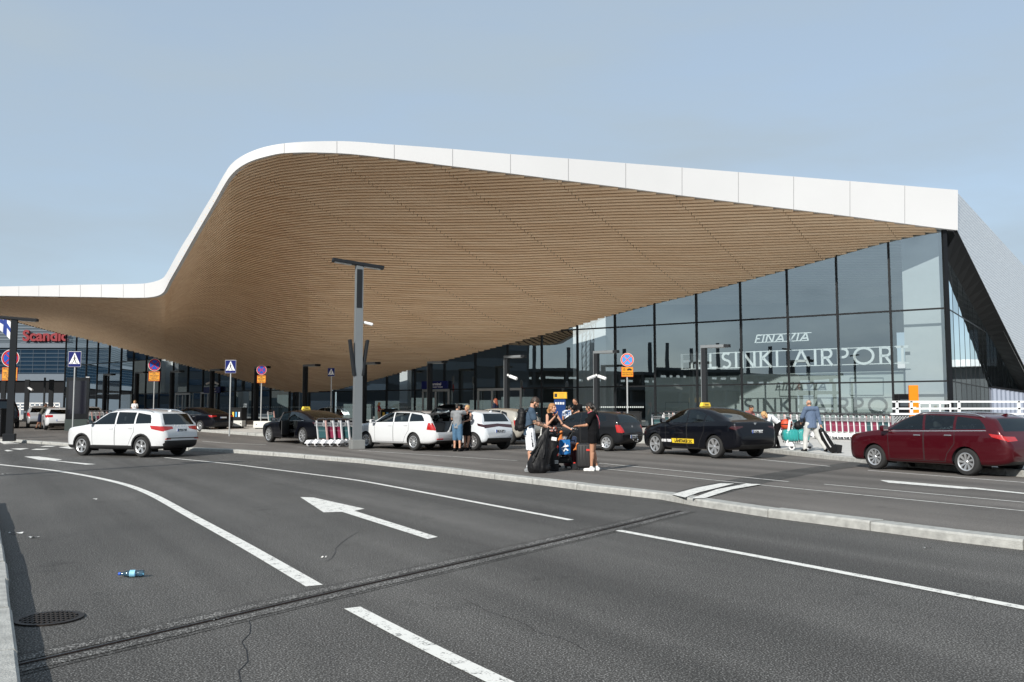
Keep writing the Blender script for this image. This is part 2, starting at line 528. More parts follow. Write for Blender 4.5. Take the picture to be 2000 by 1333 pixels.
KERB_PX = [(-40, 860), (0, 862), (135, 872), (300, 878), (440, 884), (560, 893), (700, 905), (860, 923), (1000, 941),
           (1150, 960), (1290, 976), (1360, 989), (1500, 1011), (1700, 1037), (1850, 1057), (2000, 1075)]
KERB = [PG(u, v) for u, v in KERB_PX]
KERB = [Vector((-160, 120, 0)), Vector((-70, 72, 0))] + KERB + [Vector((8.2, 8.6, 0)), Vector((16, 3, 0)), Vector((40, -12, 0))]
kfront = lin([(p.x, p.y) for p in KERB])
lane_xs = sorted(set([p.x for p in KERB] + [-120, -45, -20, 12, 25, 60, 120, 200]))
def kf(x):
    return kfront(x) if x < 40 else -12 - (x - 40) * 0.5
sheet('lane', lane_xs, lambda x: kf(x) + 0.1, 170.0, 0.11, M_LANE, n=90)

PLAZA = [(-160, 150), (-40, 78), (-18.8, 54), (-13.3, 47), (-5, 43.4), (8.3, 38.0), (8.9, 37.0), (9.2, 31.6), (10.2, 25.7), (12.6, 17), (22, 2), (60, -30)]
pfront = lin(PLAZA)
plaza_xs = sorted(set([p[0] for p in PLAZA] + [-80, -30, 0, 4, 11, 15, 30, 45]))
sheet('plaza', plaza_xs + [200], lambda x: (pfront(x) if x <= 60 else -30) + 0.15, 170.0, 0.24, M_PAVE, n=90)

def kerb_stones(name, line, z_lo, z_hi, width, stone, seed, closed_to_y=True):
    """row of granite stones with open joints along a line, the stones lying behind it"""
    rnd = random.Random(seed)
    pts = []
    for a, b in zip(line, line[1:]):
        n = max(1, int((b - a).length / 0.4))
        pts += [a.lerp(b, i / n) for i in range(n)]
    pts.append(line[-1])
    mb = MB(); i = 0
    while i < len(pts) - 1:
        run, j = 0.0, i
        want = stone * rnd.uniform(0.85, 1.15)
        while j < len(pts) - 1 and run < want:
            run += (pts[j + 1] - pts[j]).length; j += 1
        seg = pts[i:j + 1]
        lift = rnd.uniform(-0.008, 0.008); shove = rnd.uniform(-0.012, 0.012)
        rings = []
        for k, p in enumerate(seg):
            t = (seg[min(k + 1, len(seg) - 1)] - seg[max(k - 1, 0)]); t.z = 0; t.normalize()
            nrm = Vector((-t.y, t.x, 0))
            q = p + nrm * shove
            if k == 0: q = q + t * 0.011
            if k == len(seg) - 1: q = q - t * 0.011
            z0, z1 = z_lo + rise(q.y), z_hi + rise(q.y) + lift
            rings.append([(q.x, q.y, z0 - 0.2), (q.x, q.y, z1 - 0.025), (q.x + nrm.x * 0.02, q.y + nrm.y * 0.02, z1),
                          (q.x + nrm.x * width, q.y + nrm.y * width, z1), (q.x + nrm.x * width, q.y + nrm.y * width, z0 - 0.2)])
        vs = [v for r in rings for v in r]
        fs = [(k * 5 + c, (k + 1) * 5 + c, (k + 1) * 5 + c + 1, k * 5 + c + 1) for k in range(len(rings) - 1) for c in range(4)]
        fs += [(0, 1, 2, 3, 4), tuple((len(rings) - 1) * 5 + c for c in range(4, -1, -1))]
        mb.add(vs, fs)
        i = j
    return struct(mb.build(name, M_GRAN))
kerb_stones('kerb', [Vector((p.x, p.y, 0)) for p in KERB[1:-1]], 0.0, 0.125, 0.30, 1.7, 3)
pl = [Vector((x, y, 0)) for x, y in PLAZA[1:-1]]
kerb_stones('kerb', pl, 0.11, 0.255, 0.28, 1.6, 4)
lk = [PG(u, v) for u, v in [(-12, 985), (0, 1052), (9, 1110), (17, 1180), (24, 1245), (32, 1310), (42, 1400)]]
lk = [Vector((p.x, p.y, 0)) for p in lk]
left_kerb = kerb_stones('kerb', [Vector((-3.9, 2.2, 0))] + lk[::-1][:], 0.0, 0.14, 0.42, 0.95, 9)
# the footway behind the near kerb, at the picture's left edge
mbp = MB()
mbp.add([(-3.95 - 0.3, 2, 0.13), (lk[0].x - 0.3, lk[0].y, 0.13), (-40, lk[0].y, 0.13), (-40, 2, 0.13)], [(0, 1, 2, 3)])
struct(mbp.build('footway', M_LANE))

def marking(px, z=0.006, name='road_marking', m=None):
    mb = MB()
    pts = [PG(u, v, z) for u, v in px]
    mb.add(pts, [tuple(range(len(pts)))])
    return struct(mb.build(name, m or M_PAINT))
def line_mark(px, w, z=0.006, name='road_marking', m=None, off=0.0, wob=0.0):
    f = [PG(u, v, z) for u, v in px]
    pts = []
    for a, b in zip(f, f[1:]):
        n = max(2, int((b - a).length / 0.5))
        pts += [a.lerp(b, i / n) for i in range(n)]
    pts.append(f[-1])
    # smooth the bend
    for _ in range(6):
        pts = [pts[0]] + [(pts[i - 1] + pts[i] * 2 + pts[i + 1]) / 4 for i in range(1, len(pts) - 1)] + [pts[-1]]
    if wob:
        rr = random.Random(len(pts))
        pts = [p + Vector((rr.uniform(-wob, wob), rr.uniform(-wob, wob), 0)) for p in pts]
    L, R = [], []
    for i, p in enumerate(pts):
        t = pts[min(i + 1, len(pts) - 1)] - pts[max(i - 1, 0)]
        t.z = 0; t.normalize()
        n = Vector((-t.y, t.x, 0))
        for lst, s in ((L, w / 2 + off), (R, -w / 2 + off)):
            q = p + n * s; lst.append((q.x, q.y, z + rise(q.y)))
    mb = MB(); mb.strip(L, R)
    return struct(mb.build(name, m or M_PAINT))
line_mark([(-60, 900), (0, 908), (100, 918), (180, 931), (250, 947), (300, 967), (380, 1012), (480, 1066), (614, 1144)], 0.16)
line_mark([(322, 894), (440, 905), (700, 938), (1115, 1016)], 0.12)
line_mark([(1207, 1036), (1600, 1109), (2040, 1195)], 0.13)
line_mark([(688, 1187), (850, 1273), (985, 1336), (1100, 1390)], 0.14)
marking([(586, 971), (612, 972), (712, 994), (692, 998), (855, 1049), (835, 1053), (668, 1000), (632, 1001)])
marking([(47, 892), (76, 892), (122, 898), (108, 900), (188, 907), (168, 908), (92, 899), (78, 899)])
ZL = 0.116
marking([(1718, 938), (1740, 939), (1906, 953), (2010, 964), (2010, 966), (1898, 955), (1880, 955), (1735, 943)], ZL)
line_mark([(1170, 905), (1390, 926), (1540, 941)], 0.07, ZL)
line_mark([(1130, 911), (1300, 928), (1450, 944), (2030, 1001)], 0.06, ZL)
line_mark([(1610, 946), (2030, 984)], 0.06, ZL)
line_mark([(1470, 896), (1620, 911)], 0.08, ZL)
line_mark([(1695, 919), (2030, 945)], 0.08, ZL)
line_mark([(700, 880), (900, 893), (1010, 900)], 0.06, ZL)
line_mark([(395, 862), (440, 866), (520, 869)], 0.08, ZL)
# worn zebra patches left of the white car
for q in ([(-5, 862), (12, 862), (38, 867), (8, 868)], [(20, 877), (38, 876), (57, 876), (40, 879)],
          [(60, 879), (70, 877), (97, 877), (84, 879)], [(78, 873), (88, 871), (112, 871), (100, 873)],
          [(114, 874), (135, 872), (150, 875), (136, 877)], [(8, 880), (15, 879), (26, 881), (14, 882)]):
    marking(q, 0.006)
# two white painted strips on the island beside the joint
marking([(1312, 966), (1338, 972), (1365, 962), (1434, 945), (1408, 944), (1360, 953)], 0.13)
marking([(1349, 974), (1377, 973), (1430, 956), (1488, 946), (1458, 945), (1400, 956)], 0.13)

JOINT = [(-30, 1312), (60, 1293), (420, 1210), (700, 1144), (1000, 1076), (1200, 1030), (1330, 998)]
line_mark(JOINT, 0.52, 0.0035, 'road_joint_band', M_PATCH)
line_mark(JOINT, 0.13, 0.0075, 'road_joint_band', M_PITTED, off=0.12)
line_mark(JOINT, 0.12, 0.0075, 'road_joint_band', M_PITTED, off=-0.13)
line_mark(JOINT, 0.04, 0.009, 'road_joint', M_RUST)
line_mark(JOINT, 0.018, 0.0125, 'road_joint', M_SEAL, off=0.012)
line_mark([(1355, 966), (1430, 946), (1560, 922), (1700, 903)], 0.9, 0.1135, 'road_joint_band', M_PATCH)
line_mark([(474, 1360), (478, 1310), (477, 1270), (484, 1240), (490, 1205)], 0.007, 0.003, 'road_crack', M_SEAL, wob=0.035)
line_mark([(905, 1168), (960, 1196), (1040, 1223), (1090, 1250), (1150, 1268)], 0.006, 0.003, 'road_crack', M_SEAL, wob=0.05)
line_mark([(640, 1097), (655, 1082), (660, 1068), (700, 1040)], 0.006, 0.003, 'road_crack', M_SEAL, wob=0.05)
# small things lying on the road
def litter():
    M_IRON = mat('cast iron', (0.035, 0.028, 0.024), 0.55, 0.6, var=0.4, scale=25)
    c = PG(96, 1210)
    g = thing('drain_grate', 'round rusty drain grate with slots in the road by the near kerb', 'drain', (c.x, c.y, 0))
    mb = MB(); mb.lathe([(0.245, 0.004), (0.245, 0.014), (0.205, 0.014), (0.205, 0.004)], 40, 0, 'z')
    mb.build('rim', M_IRON, g)
    mb = MB()
    for k in range(-5, 6):
        h = sqrt(max(0, 0.205 ** 2 - (k * 0.0375) ** 2))
        mb.box((k * 0.0375, 0, 0.011), (0.011, 2 * h, 0.008))
    for k in (-2, -1, 0, 1, 2):
        h = sqrt(max(0, 0.205 ** 2 - (k * 0.07) ** 2))
        mb.box((0, k * 0.07, 0.0115), (2 * h, 0.013, 0.008))
    mb.build('grating', M_IRON, g)
    mb = MB(); mb.add([(0.205 * cos(2 * pi * i / 32), 0.205 * sin(2 * pi * i / 32), 0.004) for i in range(32)], [tuple(range(32))])
    mb.build('shaft', M_SEAL, g)
    c = PG(258, 1128)
    b = thing('plastic_bottle', 'light blue plastic water bottle lying on the asphalt', 'bottle', (c.x, c.y, 0.036), radians(8))
    mb = MB()
    prof = [(0.002, 0.0), (0.030, 0.003), (0.034, 0.012), (0.034, 0.05), (0.031, 0.06), (0.034, 0.07), (0.034, 0.12), (0.031, 0.13), (0.033, 0.14), (0.030, 0.165), (0.018, 0.19), (0.0135, 0.20), (0.0135, 0.212)]
    mb.lathe([(r, 0.11 - h) for r, h in prof], 20, 0, 'x')
    mb.build('bottle_body', glass('bottle plastic', (0.42, 0.72, 0.88), 0.18, 1.5, 0.08), b, 40)
    mb = MB(); mb.lathe([(0.001, -0.128), (0.015, -0.127), (0.015, -0.105), (0.001, -0.104)], 16, 0, 'x')
    mb.build('cap', mat('blue cap', (0.02, 0.10, 0.55), 0.4), b, 40)
    mb = MB(); mb.lathe([(0.0348, 0.03), (0.0348, -0.02)], 20, 0, 'x')
    mb.build('wrapper', mat('bottle label', (0.25, 0.55, 0.75), 0.5, var=0.4, scale=30), b, 40)
    M_PAP = mat('litter paper', (0.62, 0.62, 0.60), 0.8, var=0.3, scale=40)
    rnd = random.Random(5)
    spots = [(31, 1043, 0.17, 'long crumpled white paper scrap at the left road edge'), (67, 1051, 0.13, 'short folded white paper scrap right of the longer one'),
             (185, 976, 0.10, 'white paper scrap inside the curved white line'), (421, 1212, 0.05, 'pale plastic scrap lying on the rusty road joint'),
             (1812, 1072, 0.10, 'beige paper scrap below the kerb on the right'), (632, 1090, 0.06, 'small pale scrap beside the curved white line'),
             (12, 927, 0.2, 'flattened white paper at the far left by the thin lamp post shadow'), (892, 922, 0.14, 'white wrapper against the kerb face left of the man')]
    for u, v, s, lab in spots:
        c = PG(u, v, 0.003)
        mb = MB(); n = 5; vs = []
        for i in range(n):
            for j in range(2):
                vs.append((s * (i / (n - 1) - 0.5), s * 0.3 * (j - 0.5) + rnd.uniform(-.01, .01), 0.002 + rnd.uniform(0, 0.022)))
        mb.add(vs, [(i * 2, i * 2 + 2, i * 2 + 3, i * 2 + 1) for i in range(n - 1)])
        o = mb.build('paper_scrap', M_PAP)
        o.location = (c.x, c.y, c.z); o.rotation_euler = (0, 0, rnd.uniform(-0.5, 0.5))
        tag(o, lab, 'litter', 'litter on the road')
litter()
# ------------------------------------------------------------------ the terminal
M_WHITE = mat('white fascia panels', (0.58, 0.58, 0.585), 0.45, var=0.05, scale=0.35)
M_DARK = mat('dark anodised frame', (0.008, 0.009, 0.011), 0.45, 0.0, var=0.15, spec=0.2)
M_GREYF = mat('grey door frame', (0.30, 0.31, 0.31), 0.45, 0.4, var=0.08)
M_FELT = mat('dark felt backing', (0.020, 0.014, 0.010), 0.95, var=0.2)
M_COLW = mat('white column', (0.60, 0.61, 0.61), 0.7, var=0.04)
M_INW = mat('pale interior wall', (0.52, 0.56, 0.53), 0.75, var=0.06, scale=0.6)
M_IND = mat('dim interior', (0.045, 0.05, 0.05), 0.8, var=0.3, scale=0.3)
M_INC = mat('interior ceiling slats', (0.55, 0.56, 0.55), 0.8, var=0.1)
M_GLASS = glass('curtain wall glass', (0.77, 0.84, 0.86), 0.32, 1.5, 0.0, wav=0.02)
def wood():
    m, N, L, b = nodes_of('heat treated timber slats')
    tc = N.new('ShaderNodeTexCoord')
    mp = N.new('ShaderNodeMapping'); mp.inputs['Scale'].default_value = (0.22, 2.8, 2.8)
    no = N.new('ShaderNodeTexNoise'); no.inputs['Scale'].default_value = 1.0; no.inputs['Detail'].default_value = 3
    m2 = N.new('ShaderNodeMapping'); m2.inputs['Scale'].default_value = (1.5, 40, 40)
    n2 = N.new('ShaderNodeTexNoise'); n2.inputs['Scale'].default_value = 1.0; n2.inputs['Detail'].default_value = 5
    L.new(tc.outputs['Object'], mp.inputs['Vector']); L.new(mp.outputs['Vector'], no.inputs['Vector'])
    L.new(tc.outputs['Object'], m2.inputs['Vector']); L.new(m2.outputs['Vector'], n2.inputs['Vector'])
    ad = N.new('ShaderNodeMath'); ad.operation = 'MULTIPLY_ADD'; ad.inputs[1].default_value = 0.4
    L.new(n2.outputs['Fac'], ad.inputs[0]); L.new(no.outputs['Fac'], ad.inputs[2])
    rp = N.new('ShaderNodeMapRange'); rp.inputs['From Min'].default_value = 0.45; rp.inputs['From Max'].default_value = 0.95
    L.new(ad.outputs[0], rp.inputs['Value'])
    mx = N.new('ShaderNodeMix'); mx.data_type = 'RGBA'
    mx.inputs[6].default_value = (0.77, 0.53, 0.335, 1); mx.inputs[7].default_value = (0.95, 0.725, 0.51, 1)
    L.new(rp.outputs['Result'], mx.inputs[0]); L.new(mx.outputs[2], b.inputs['Base Color'])
    b.inputs['Roughness'].default_value = 0.75
    b.inputs['Specular IOR Level'].default_value = 0.25
    return m
M_WOOD = wood()

def flat(p): return Vector((p.x, p.y, 0))
C0 = flat(P(1857, 800, 48.0)); CJ = flat(P(604, 790, 75.0)); CL = flat(P(125, 780, 106.0))
E_R = (C0 - CJ).normalized()                   # along the glass wall, to the right
E_L = (CJ - CL).normalized()
N_R = Vector((-E_R.y, E_R.x, 0)); N_R = N_R if N_R.y > 0 else -N_R        # into the building
N_L = Vector((-E_L.y, E_L.x, 0)); N_L = N_L if N_L.y > 0 else -N_L
def on_wall(u, v, d=0.0):
    """point of the glass wall (d metres inside it) seen at a pixel"""
    r = ray(u, v); o = Vector((0, 0, EYE))
    best = None
    for A, B, n in ((CJ, C0, N_R), (CL, CJ, N_L)):
        t = (A + n * d - flat(o)).dot(n) / flat(r).dot(n)
        q = o + r * t
        w = (flat(q) - A - n * d).dot((B - A).normalized()) / (B - A).length
        lo, hi = (0.0, 9.0) if A is CJ else (-9.0, 1.0)
        if lo <= w <= hi and t > 0: return q
        best = q
    return best

Y_TOP = pchip([(-220, 563), (0, 560), (165, 556.5), (264, 555), (280, 554.3), (295, 552), (308, 548.5), (319, 543), (328, 530), (336, 515), (355, 481), (377, 446),
               (390, 423), (420, 373), (435, 346), (450, 323), (465, 310), (487, 298), (517, 287.5), (555, 280.5), (600, 277), (658, 276), (770, 283),
               (860, 289.5), (1000, 301.5), (1110, 310), (1222, 319), (1300, 325), (1442, 336.5), (1660, 354), (1871, 371.5)])
Y_BOT = pchip([(-220, 576), (0, 578), (115, 579.6), (198, 580.8), (255, 582), (280, 581.8), (300, 580), (312, 576.5), (320, 570.5), (329.5, 552), (346, 523), (377, 468),
               (390, 445.5), (405, 420), (424, 387), (435, 367), (450, 344), (465, 329.5), (487, 316.5), (510, 308.5), (555, 299.5), (600, 298), (658, 299.5),
               (769, 310.5), (860, 322), (1000, 339.5), (1110, 353.5), (1222, 367.5), (1300, 378), (1442, 396), (1660, 423), (1848, 447.5), (1871, 450)])
Y_GL = pchip([(-220, 592), (0, 622), (60, 637), (124, 653.5), (143, 657.5), (183, 667), (225, 678), (272, 690.5), (300, 698), (348, 711), (405, 725), (436, 733), (487, 747.5),
              (532, 760), (568, 766.3), (604, 767), (643, 764.5), (686, 754.5), (722, 745), (781, 729), (833, 715), (922, 691.5), (1000, 671), (1052, 657), (1118, 640),
              (1190, 618), (1265, 598), (1300, 589), (1344, 579), (1429, 556.5), (1523, 531.5), (1624, 504), (1732, 474), (1848, 450)])
D_E = pchip([(-220, 62), (0, 57), (150, 53.5), (320, 50), (340, 48.6), (400, 45), (440, 43), (480, 42.2), (560, 42), (650, 42.2), (1000, 43.4), (1400, 45.6), (1871, 47.7)])
K_E = pchip([(-220, 8), (0, 22), (150, 28), (260, 27), (300, 25), (320, 23), (340, 17), (360, 13), (400, 7), (440, 2.2), (455, 1.0), (480, 0.2), (520, 0), (560, 0.3), (650, 2.2), (1000, 11.8), (1400, 22.6), (1848, 34)])
K_G = pchip([(-220, 14), (0, 36), (60, 46), (125, 57), (200, 66), (300, 76), (450, 99), (568, 117), (604, 118.4), (643, 117.3), (700, 112), (833, 98), (922, 90), (1000, 83.5), (1118, 75.5), (1330, 60.5), (1523, 49.5), (1732, 39.3), (1848, 34.2)])
A_P = lin([(-220, 1.0), (280, 1.05), (330, 1.1), (450, 1.4), (600, 1.45), (1000, 1.38), (1300, 1.28), (1700, 1.1), (1848, 1.0)])
def D_G(x, y):
    if x >= 125:
        q = on_wall(x, y); return q.y
    return lin([(-220, 64), (0, 84), (125, 106)])(x)
def ceil_pt(x, k):
    ke, kg = K_E(x), K_G(x)
    t = (k - ke) / max(kg - ke, 0.01)
    a = A_P(x)
    g = a * t + (1 - a) * t * t
    ye, yg = Y_BOT(x), Y_GL(x)
    y = ye + (yg - ye) * g
    return P(x, y, lerp(D_E(x), D_G(x, yg), t))

terminal = thing('airport_terminal', 'glass airport terminal under a sweeping timber canopy with a white edge', 'building', (CJ.x, CJ.y, 0))
def tpart(mb, name, mats, smooth=None, parent=None):
    mb_v = [(v[0] - CJ.x, v[1] - CJ.y, v[2]) for v in mb.v]
    mb.v = mb_v
    return mb.build(name, mats, parent or terminal, smooth)

# fascia: solid white band with a return underneath and the roof behind it
xs_f = [-220 + 20 * i for i in range(25)] + [270 + 5 * i for i in range(60)] + [575 + 18 * i for i in range(72)] + [1871]
xs_f = sorted(x for x in set(xs_f) if x <= 1871)
RDIR = Vector((0.60, 0.80, 0))
mb = MB(); rings = []
for x in xs_f:
    a, b = P(x, Y_TOP(x), D_E(x)), P(x, Y_BOT(x), D_E(x))
    rings.append([b + Vector((0, 0.45, 0.02)), b, a, a + Vector((0, 0.25, 0.04)), a + Vector((0, 0.6, -0.05))])
mb.add([p for r in rings for p in r], [(i * 5 + c, (i + 1) * 5 + c, (i + 1) * 5 + c + 1, i * 5 + c + 1) for i in range(len(rings) - 1) for c in range(4)])
mb.add(rings[-1][:], [(0, 1, 2, 3, 4)])
fascia = tpart(mb, 'fascia', M_WHITE, 35)
mb = MB()
for x in [37, 76, 116, 157, 198, 241, 282, 555, 658, 770, 884, 997, 1110, 1222, 1332, 1442, 1550, 1660, 1767]:
    b, a = P(x, Y_BOT(x) - 0.3, D_E(x)), P(x, Y_TOP(x) + 0.3, D_E(x))
    w = 0.013
    mb.add([b + Vector((-w, -0.006, 0)), b + Vector((w, -0.006, 0)), a + Vector((w, -0.006, 0)), a + Vector((-w, -0.006, 0))], [(0, 1, 2, 3)])
tpart(mb, 'panel_joints', mat('panel joint', (0.25, 0.25, 0.26), 0.8), parent=None)

# timber ceiling: curved slats over dark backing
mb = MB(); back = MB()
xs_c = [-160 + 14 * i for i in range(31)] + [272 + 5 * i for i in range(46)] + [505 + 14 * i for i in range(97)]
xs_c = sorted(x for x in set(xs_c) if x <= 1848)
def bis(f, a, b):
    fa = f(a)
    for _ in range(18):
        c = (a + b) / 2
        if (f(c) > 0) == (fa > 0): a = c
        else: b = c
    return a
CAX = Vector((RDIR.y, -RDIR.x, 0))
for k in range(0, 119):
    runs, cur = [], []
    ins = lambda x: min(k - K_E(x) - 0.55, K_G(x) - k)
    prev = None
    for x in xs_c:
        v = ins(x)
        if v > 0:
            if not cur and prev is not None: cur.append(bis(ins, x, prev))
            cur.append(x)
        elif cur:
            cur.append(bis(ins, cur[-1], x)); runs.append(cur); cur = []
        prev = x
    if cur: runs.append(cur)
    for run in runs:
        if len(run) < 2: continue
        smp = []
        for x in run:
            p = ceil_pt(x, k); a = ceil_pt(x, k + 0.5) - ceil_pt(x, k - 0.5)
            smp.append((p, a))
        # split at the panel joints of the boarding
        segs, seg = [], [smp[0]]
        for s0, s1 in zip(smp, smp[1:]):
            c0, c1 = s0[0].dot(CAX) / 4.1, s1[0].dot(CAX) / 4.1
            if math.floor(c0) != math.floor(c1) and abs(c1 - c0) > 1e-4:
                lim = max(math.floor(c0), math.floor(c1)); t = (lim - c0) / (c1 - c0)
                g = 0.012 / max((s1[0] - s0[0]).length, 0.05)
                for tt, end in ((max(t - g, 0), True), (min(t + g, 1), False)):
                    q = (s0[0].lerp(s1[0], tt), s0[1].lerp(s1[1], tt))
                    if end: seg.append(q); segs.append(seg); seg = []
                    else: seg.append(q)
            seg.append(s1)
        segs.append(seg)
        for seg in segs:
            if len(seg) < 2: continue
            vs = []
            for i, (p, a) in enumerate(seg):
                T = seg[min(i + 1, len(seg) - 1)][0] - seg[max(i - 1, 0)][0]
                if T.length < 1e-5: T = Vector((1, 0, 0))
                n = T.cross(a)
                if n.length < 1e-6: n = Vector((0, 0, -1))
                n.normalize()
                if n.z > 0: n = -n
                d = min(0.11, 0.45 * a.length)
                vs += [p - a * 0.30 - n * d, p - a * 0.30 - n * 0.015, p - a * 0.2 + n * 0.012, p + a * 0.2 + n * 0.012, p + a * 0.30 - n * 0.015, p + a * 0.30 - n * d]
            m = len(seg)
            fs = [(i * 6 + c, (i + 1) * 6 + c, (i + 1) * 6 + (c + 1) % 6, i * 6 + (c + 1) % 6) for i in range(m - 1) for c in range(6)]
            fs += [(0, 1, 2, 3, 4, 5), tuple((m - 1) * 6 + c for c in range(5, -1, -1))]
            mb.add(vs, fs)
ceiling = tpart(mb, 'timber_ceiling', M_WOOD)
bx = [x for x in xs_c]
grid = []
for x in bx:
    ke, kg = K_E(x) + 0.2, K_G(x) + 0.5
    col = []
    for j in range(13):
        p = ceil_pt(x, lerp(ke, kg, j / 12))
        col.append(p + Vector((0, 0.06, 0.17)))
    grid.append(col)
back.add([p for c in grid for p in c], [(i * 13 + j, (i + 1) * 13 + j, (i + 1) * 13 + j + 1, i * 13 + j + 1) for i in range(len(bx) - 1) for j in range(12)])
tpart(back, 'ceiling_backing', M_FELT, 40)
# the roof follows the ceiling a little higher up, then lies flat over the hall
M_ROOF = mat('roof membrane', (0.12, 0.12, 0.125), 0.9)
mb = MB()
mb.add([p + Vector((0, 0.1, 0.35)) for c in grid for p in c], [(i * 13 + j, (i + 1) * 13 + j, (i + 1) * 13 + j + 1, i * 13 + j + 1) for i in range(len(bx) - 1) for j in range(12)])
mb.prism([(C0.x + 0.5, C0.y + 1.0), (CJ.x, CJ.y + 1.0), (CL.x, CL.y + 1.0), (CL.x + 20, CL.y + 60), (C0.x + 45, C0.y + 66)], 'z', 12.4, 12.7)
tpart(mb, 'roof', M_ROOF)
# slim trim closing the open left end of the ceiling
mb = MB(); L, R = [], []
for i in range(15):
    x = -160 + i * (285 / 14)
    p = P(x, Y_GL(x), D_G(x, Y_GL(x)))
    L.append(p + Vector((0, -0.03, -0.03))); R.append(p + Vector((0, 0.4, 0.55)))
mb.strip(L, R)
tpart(mb, 'ceiling_trim', mat('timber edge trim', (0.22, 0.15, 0.10), 0.7))

# curtain wall
wall_top = []
for i in range(140):
    x = 126 + i * (1848 - 126) / 139
    q = on_wall(x, Y_GL(x)); wall_top.append(q)
def top_z(p):
    """ceiling height over a wall point"""
    best = min(range(len(wall_top)), key=lambda i: (flat(wall_top[i]) - flat(p)).length)
    return wall_top[best].z
Z_LOW = on_wall(1300, 754).z
Z_MID = on_wall(1300, 634).z
def glaze(A, e, n_in, bays, width, name_lo, zl, zm, skip_low=()):
    """bays of glass starting at A running along e, with dark frame members"""
    fr = MB(); panes = []
    Rm = Matrix.Rotation(atan2(e.y, e.x), 3, 'Z')
    for i in range(bays + 1):
        p = A + e * (i * width)
        zt = top_z(p) + 0.3
        zb = 0.24 + rise(p.y)
        fr.box((p.x, p.y, (zb + zt) / 2), (0.10, 0.16, zt - zb), 0, Rm)
        if i < bays:
            q = A + e * ((i + 1) * width)
            tp, tq = top_z(p) + 0.2, top_z(q) + 0.2
            mid = (p + q) / 2
            hi = max(tp, tq)
            levels = [zb]
            for z in (zl, zm):
                if z < hi - 0.15:
                    levels.append(z)
                    fr.box((mid.x, mid.y, z), (width - 0.1, 0.13, 0.085), 0, Rm)
            fr.box((mid.x, mid.y, zb + 0.05), (width - 0.1, 0.14, 0.14), 0, Rm)
            for j, z in enumerate(levels):
                z1p = levels[j + 1] if j + 1 < len(levels) else tp
                z1q = levels[j + 1] if j + 1 < len(levels) else tq
                if min(z1p, z1q) < z + 0.02:
                    z1p, z1q = max(z1p, z + 0.03), max(z1q, z + 0.03)
                panes.append([(p.x, p.y, z), (q.x, q.y, z), (q.x, q.y, z1q), (p.x, p.y, z1p)])
    frame = tpart(fr, 'curtain_wall_frame', M_DARK)
    rnd = random.Random(name_lo)
    for v in panes:      # each pane sits a few millimetres out of true, so its reflection differs
        d0, d1, d2 = rnd.uniform(-.010, .010), rnd.uniform(-.010, .010), rnd.uniform(-.010, .010)
        v = [tuple(Vector(q) + n_in * (.02 + d)) for q, d in zip(v, (d0, d1, d1 + d2, d0 + d2))]
        m = MB(); m.add(v, [(0, 1, 2, 3)])
        tpart(m, 'window_pane', M_GLASS, parent=frame)
    return frame
LEN_R = (C0 - CJ).length; NB = 17
glaze(CJ, E_R, N_R, NB, LEN_R / NB, 'r', Z_LOW, Z_MID)
LEN_L = (CJ - CL).length; NL = 17
glaze(CL, E_L, N_L, NL, LEN_L / NL, 'l', on_wall(220, 771).z, on_wall(220, 708.5).z)

# manifestation dots and door sets
mb = MB()
def wall_frame_box(px0, px1, y0, y1, w, out=0.10):
    a, b = on_wall(px0, y1), on_wall(px1, y1)
    z1, z0 = on_wall((px0 + px1) / 2, y0).z, 0.27 + rise(a.y)
    return a, b, z0, z1
def door(px0, px1, ytop, leaves):
    a, b, z0, z1 = wall_frame_box(px0, px1, ytop, 815, 0)
    e = (flat(b) - flat(a)); w = e.length; e.normalize()
    Rm = Matrix.Rotation(atan2(e.y, e.x), 3, 'Z')
    out = Vector((e.y, -e.x, 0)); out = out if out.y < 0 else -out
    fm = MB()
    for i in range(leaves + 1):
        p = flat(a) + e * (w * i / leaves) + out * 0.12
        fm.box((p.x, p.y, (z0 + z1) / 2), (0.13, 0.10, z1 - z0), 0, Rm)
    p = (flat(a) + flat(b)) / 2 + out * 0.12
    fm.box((p.x, p.y, z1), (w + 0.13, 0.10, 0.17), 0, Rm)
    d = tpart(fm, 'entrance_door', M_GREYF)
    bar = MB()
    for i in range(leaves):
        p = flat(a) + e * (w * (i + 0.5) / leaves) + out * 0.13
        bar.box((p.x, p.y, z0 + 1.05), (w / leaves - 0.3, 0.03, 0.04), 0, Rm)
    tpart(bar, 'push_bar', M_GREYF, parent=d)
door(936, 1019, 761, 3)
door(828, 878, 763, 2)
door(344, 372, 770, 2)
door(394, 421, 768, 2)
for (s0, s1) in ((640, 920), (1010, 1260), (470, 590)):
    n = int((s1 - s0) / 4)
    for i in range(n):
        x = s0 + (s1 - s0) * i / n
        for yy in (795.5,):
            q = on_wall(x, yy)
            e = E_R if x > 604 else E_L
            c = q + Vector((e.y, -e.x, 0)) * 0.012
            mb.add([c - e * 0.045 + Vector((0, 0, -.045)), c + e * 0.045 + Vector((0, 0, -.045)), c + e * 0.045 + Vector((0, 0, .045)), c - e * 0.045 + Vector((0, 0, .045))], [(0, 1, 2, 3)])
tpart(mb, 'glass_dots', mat('frosted dots', (0.45, 0.5, 0.5), 0.8))

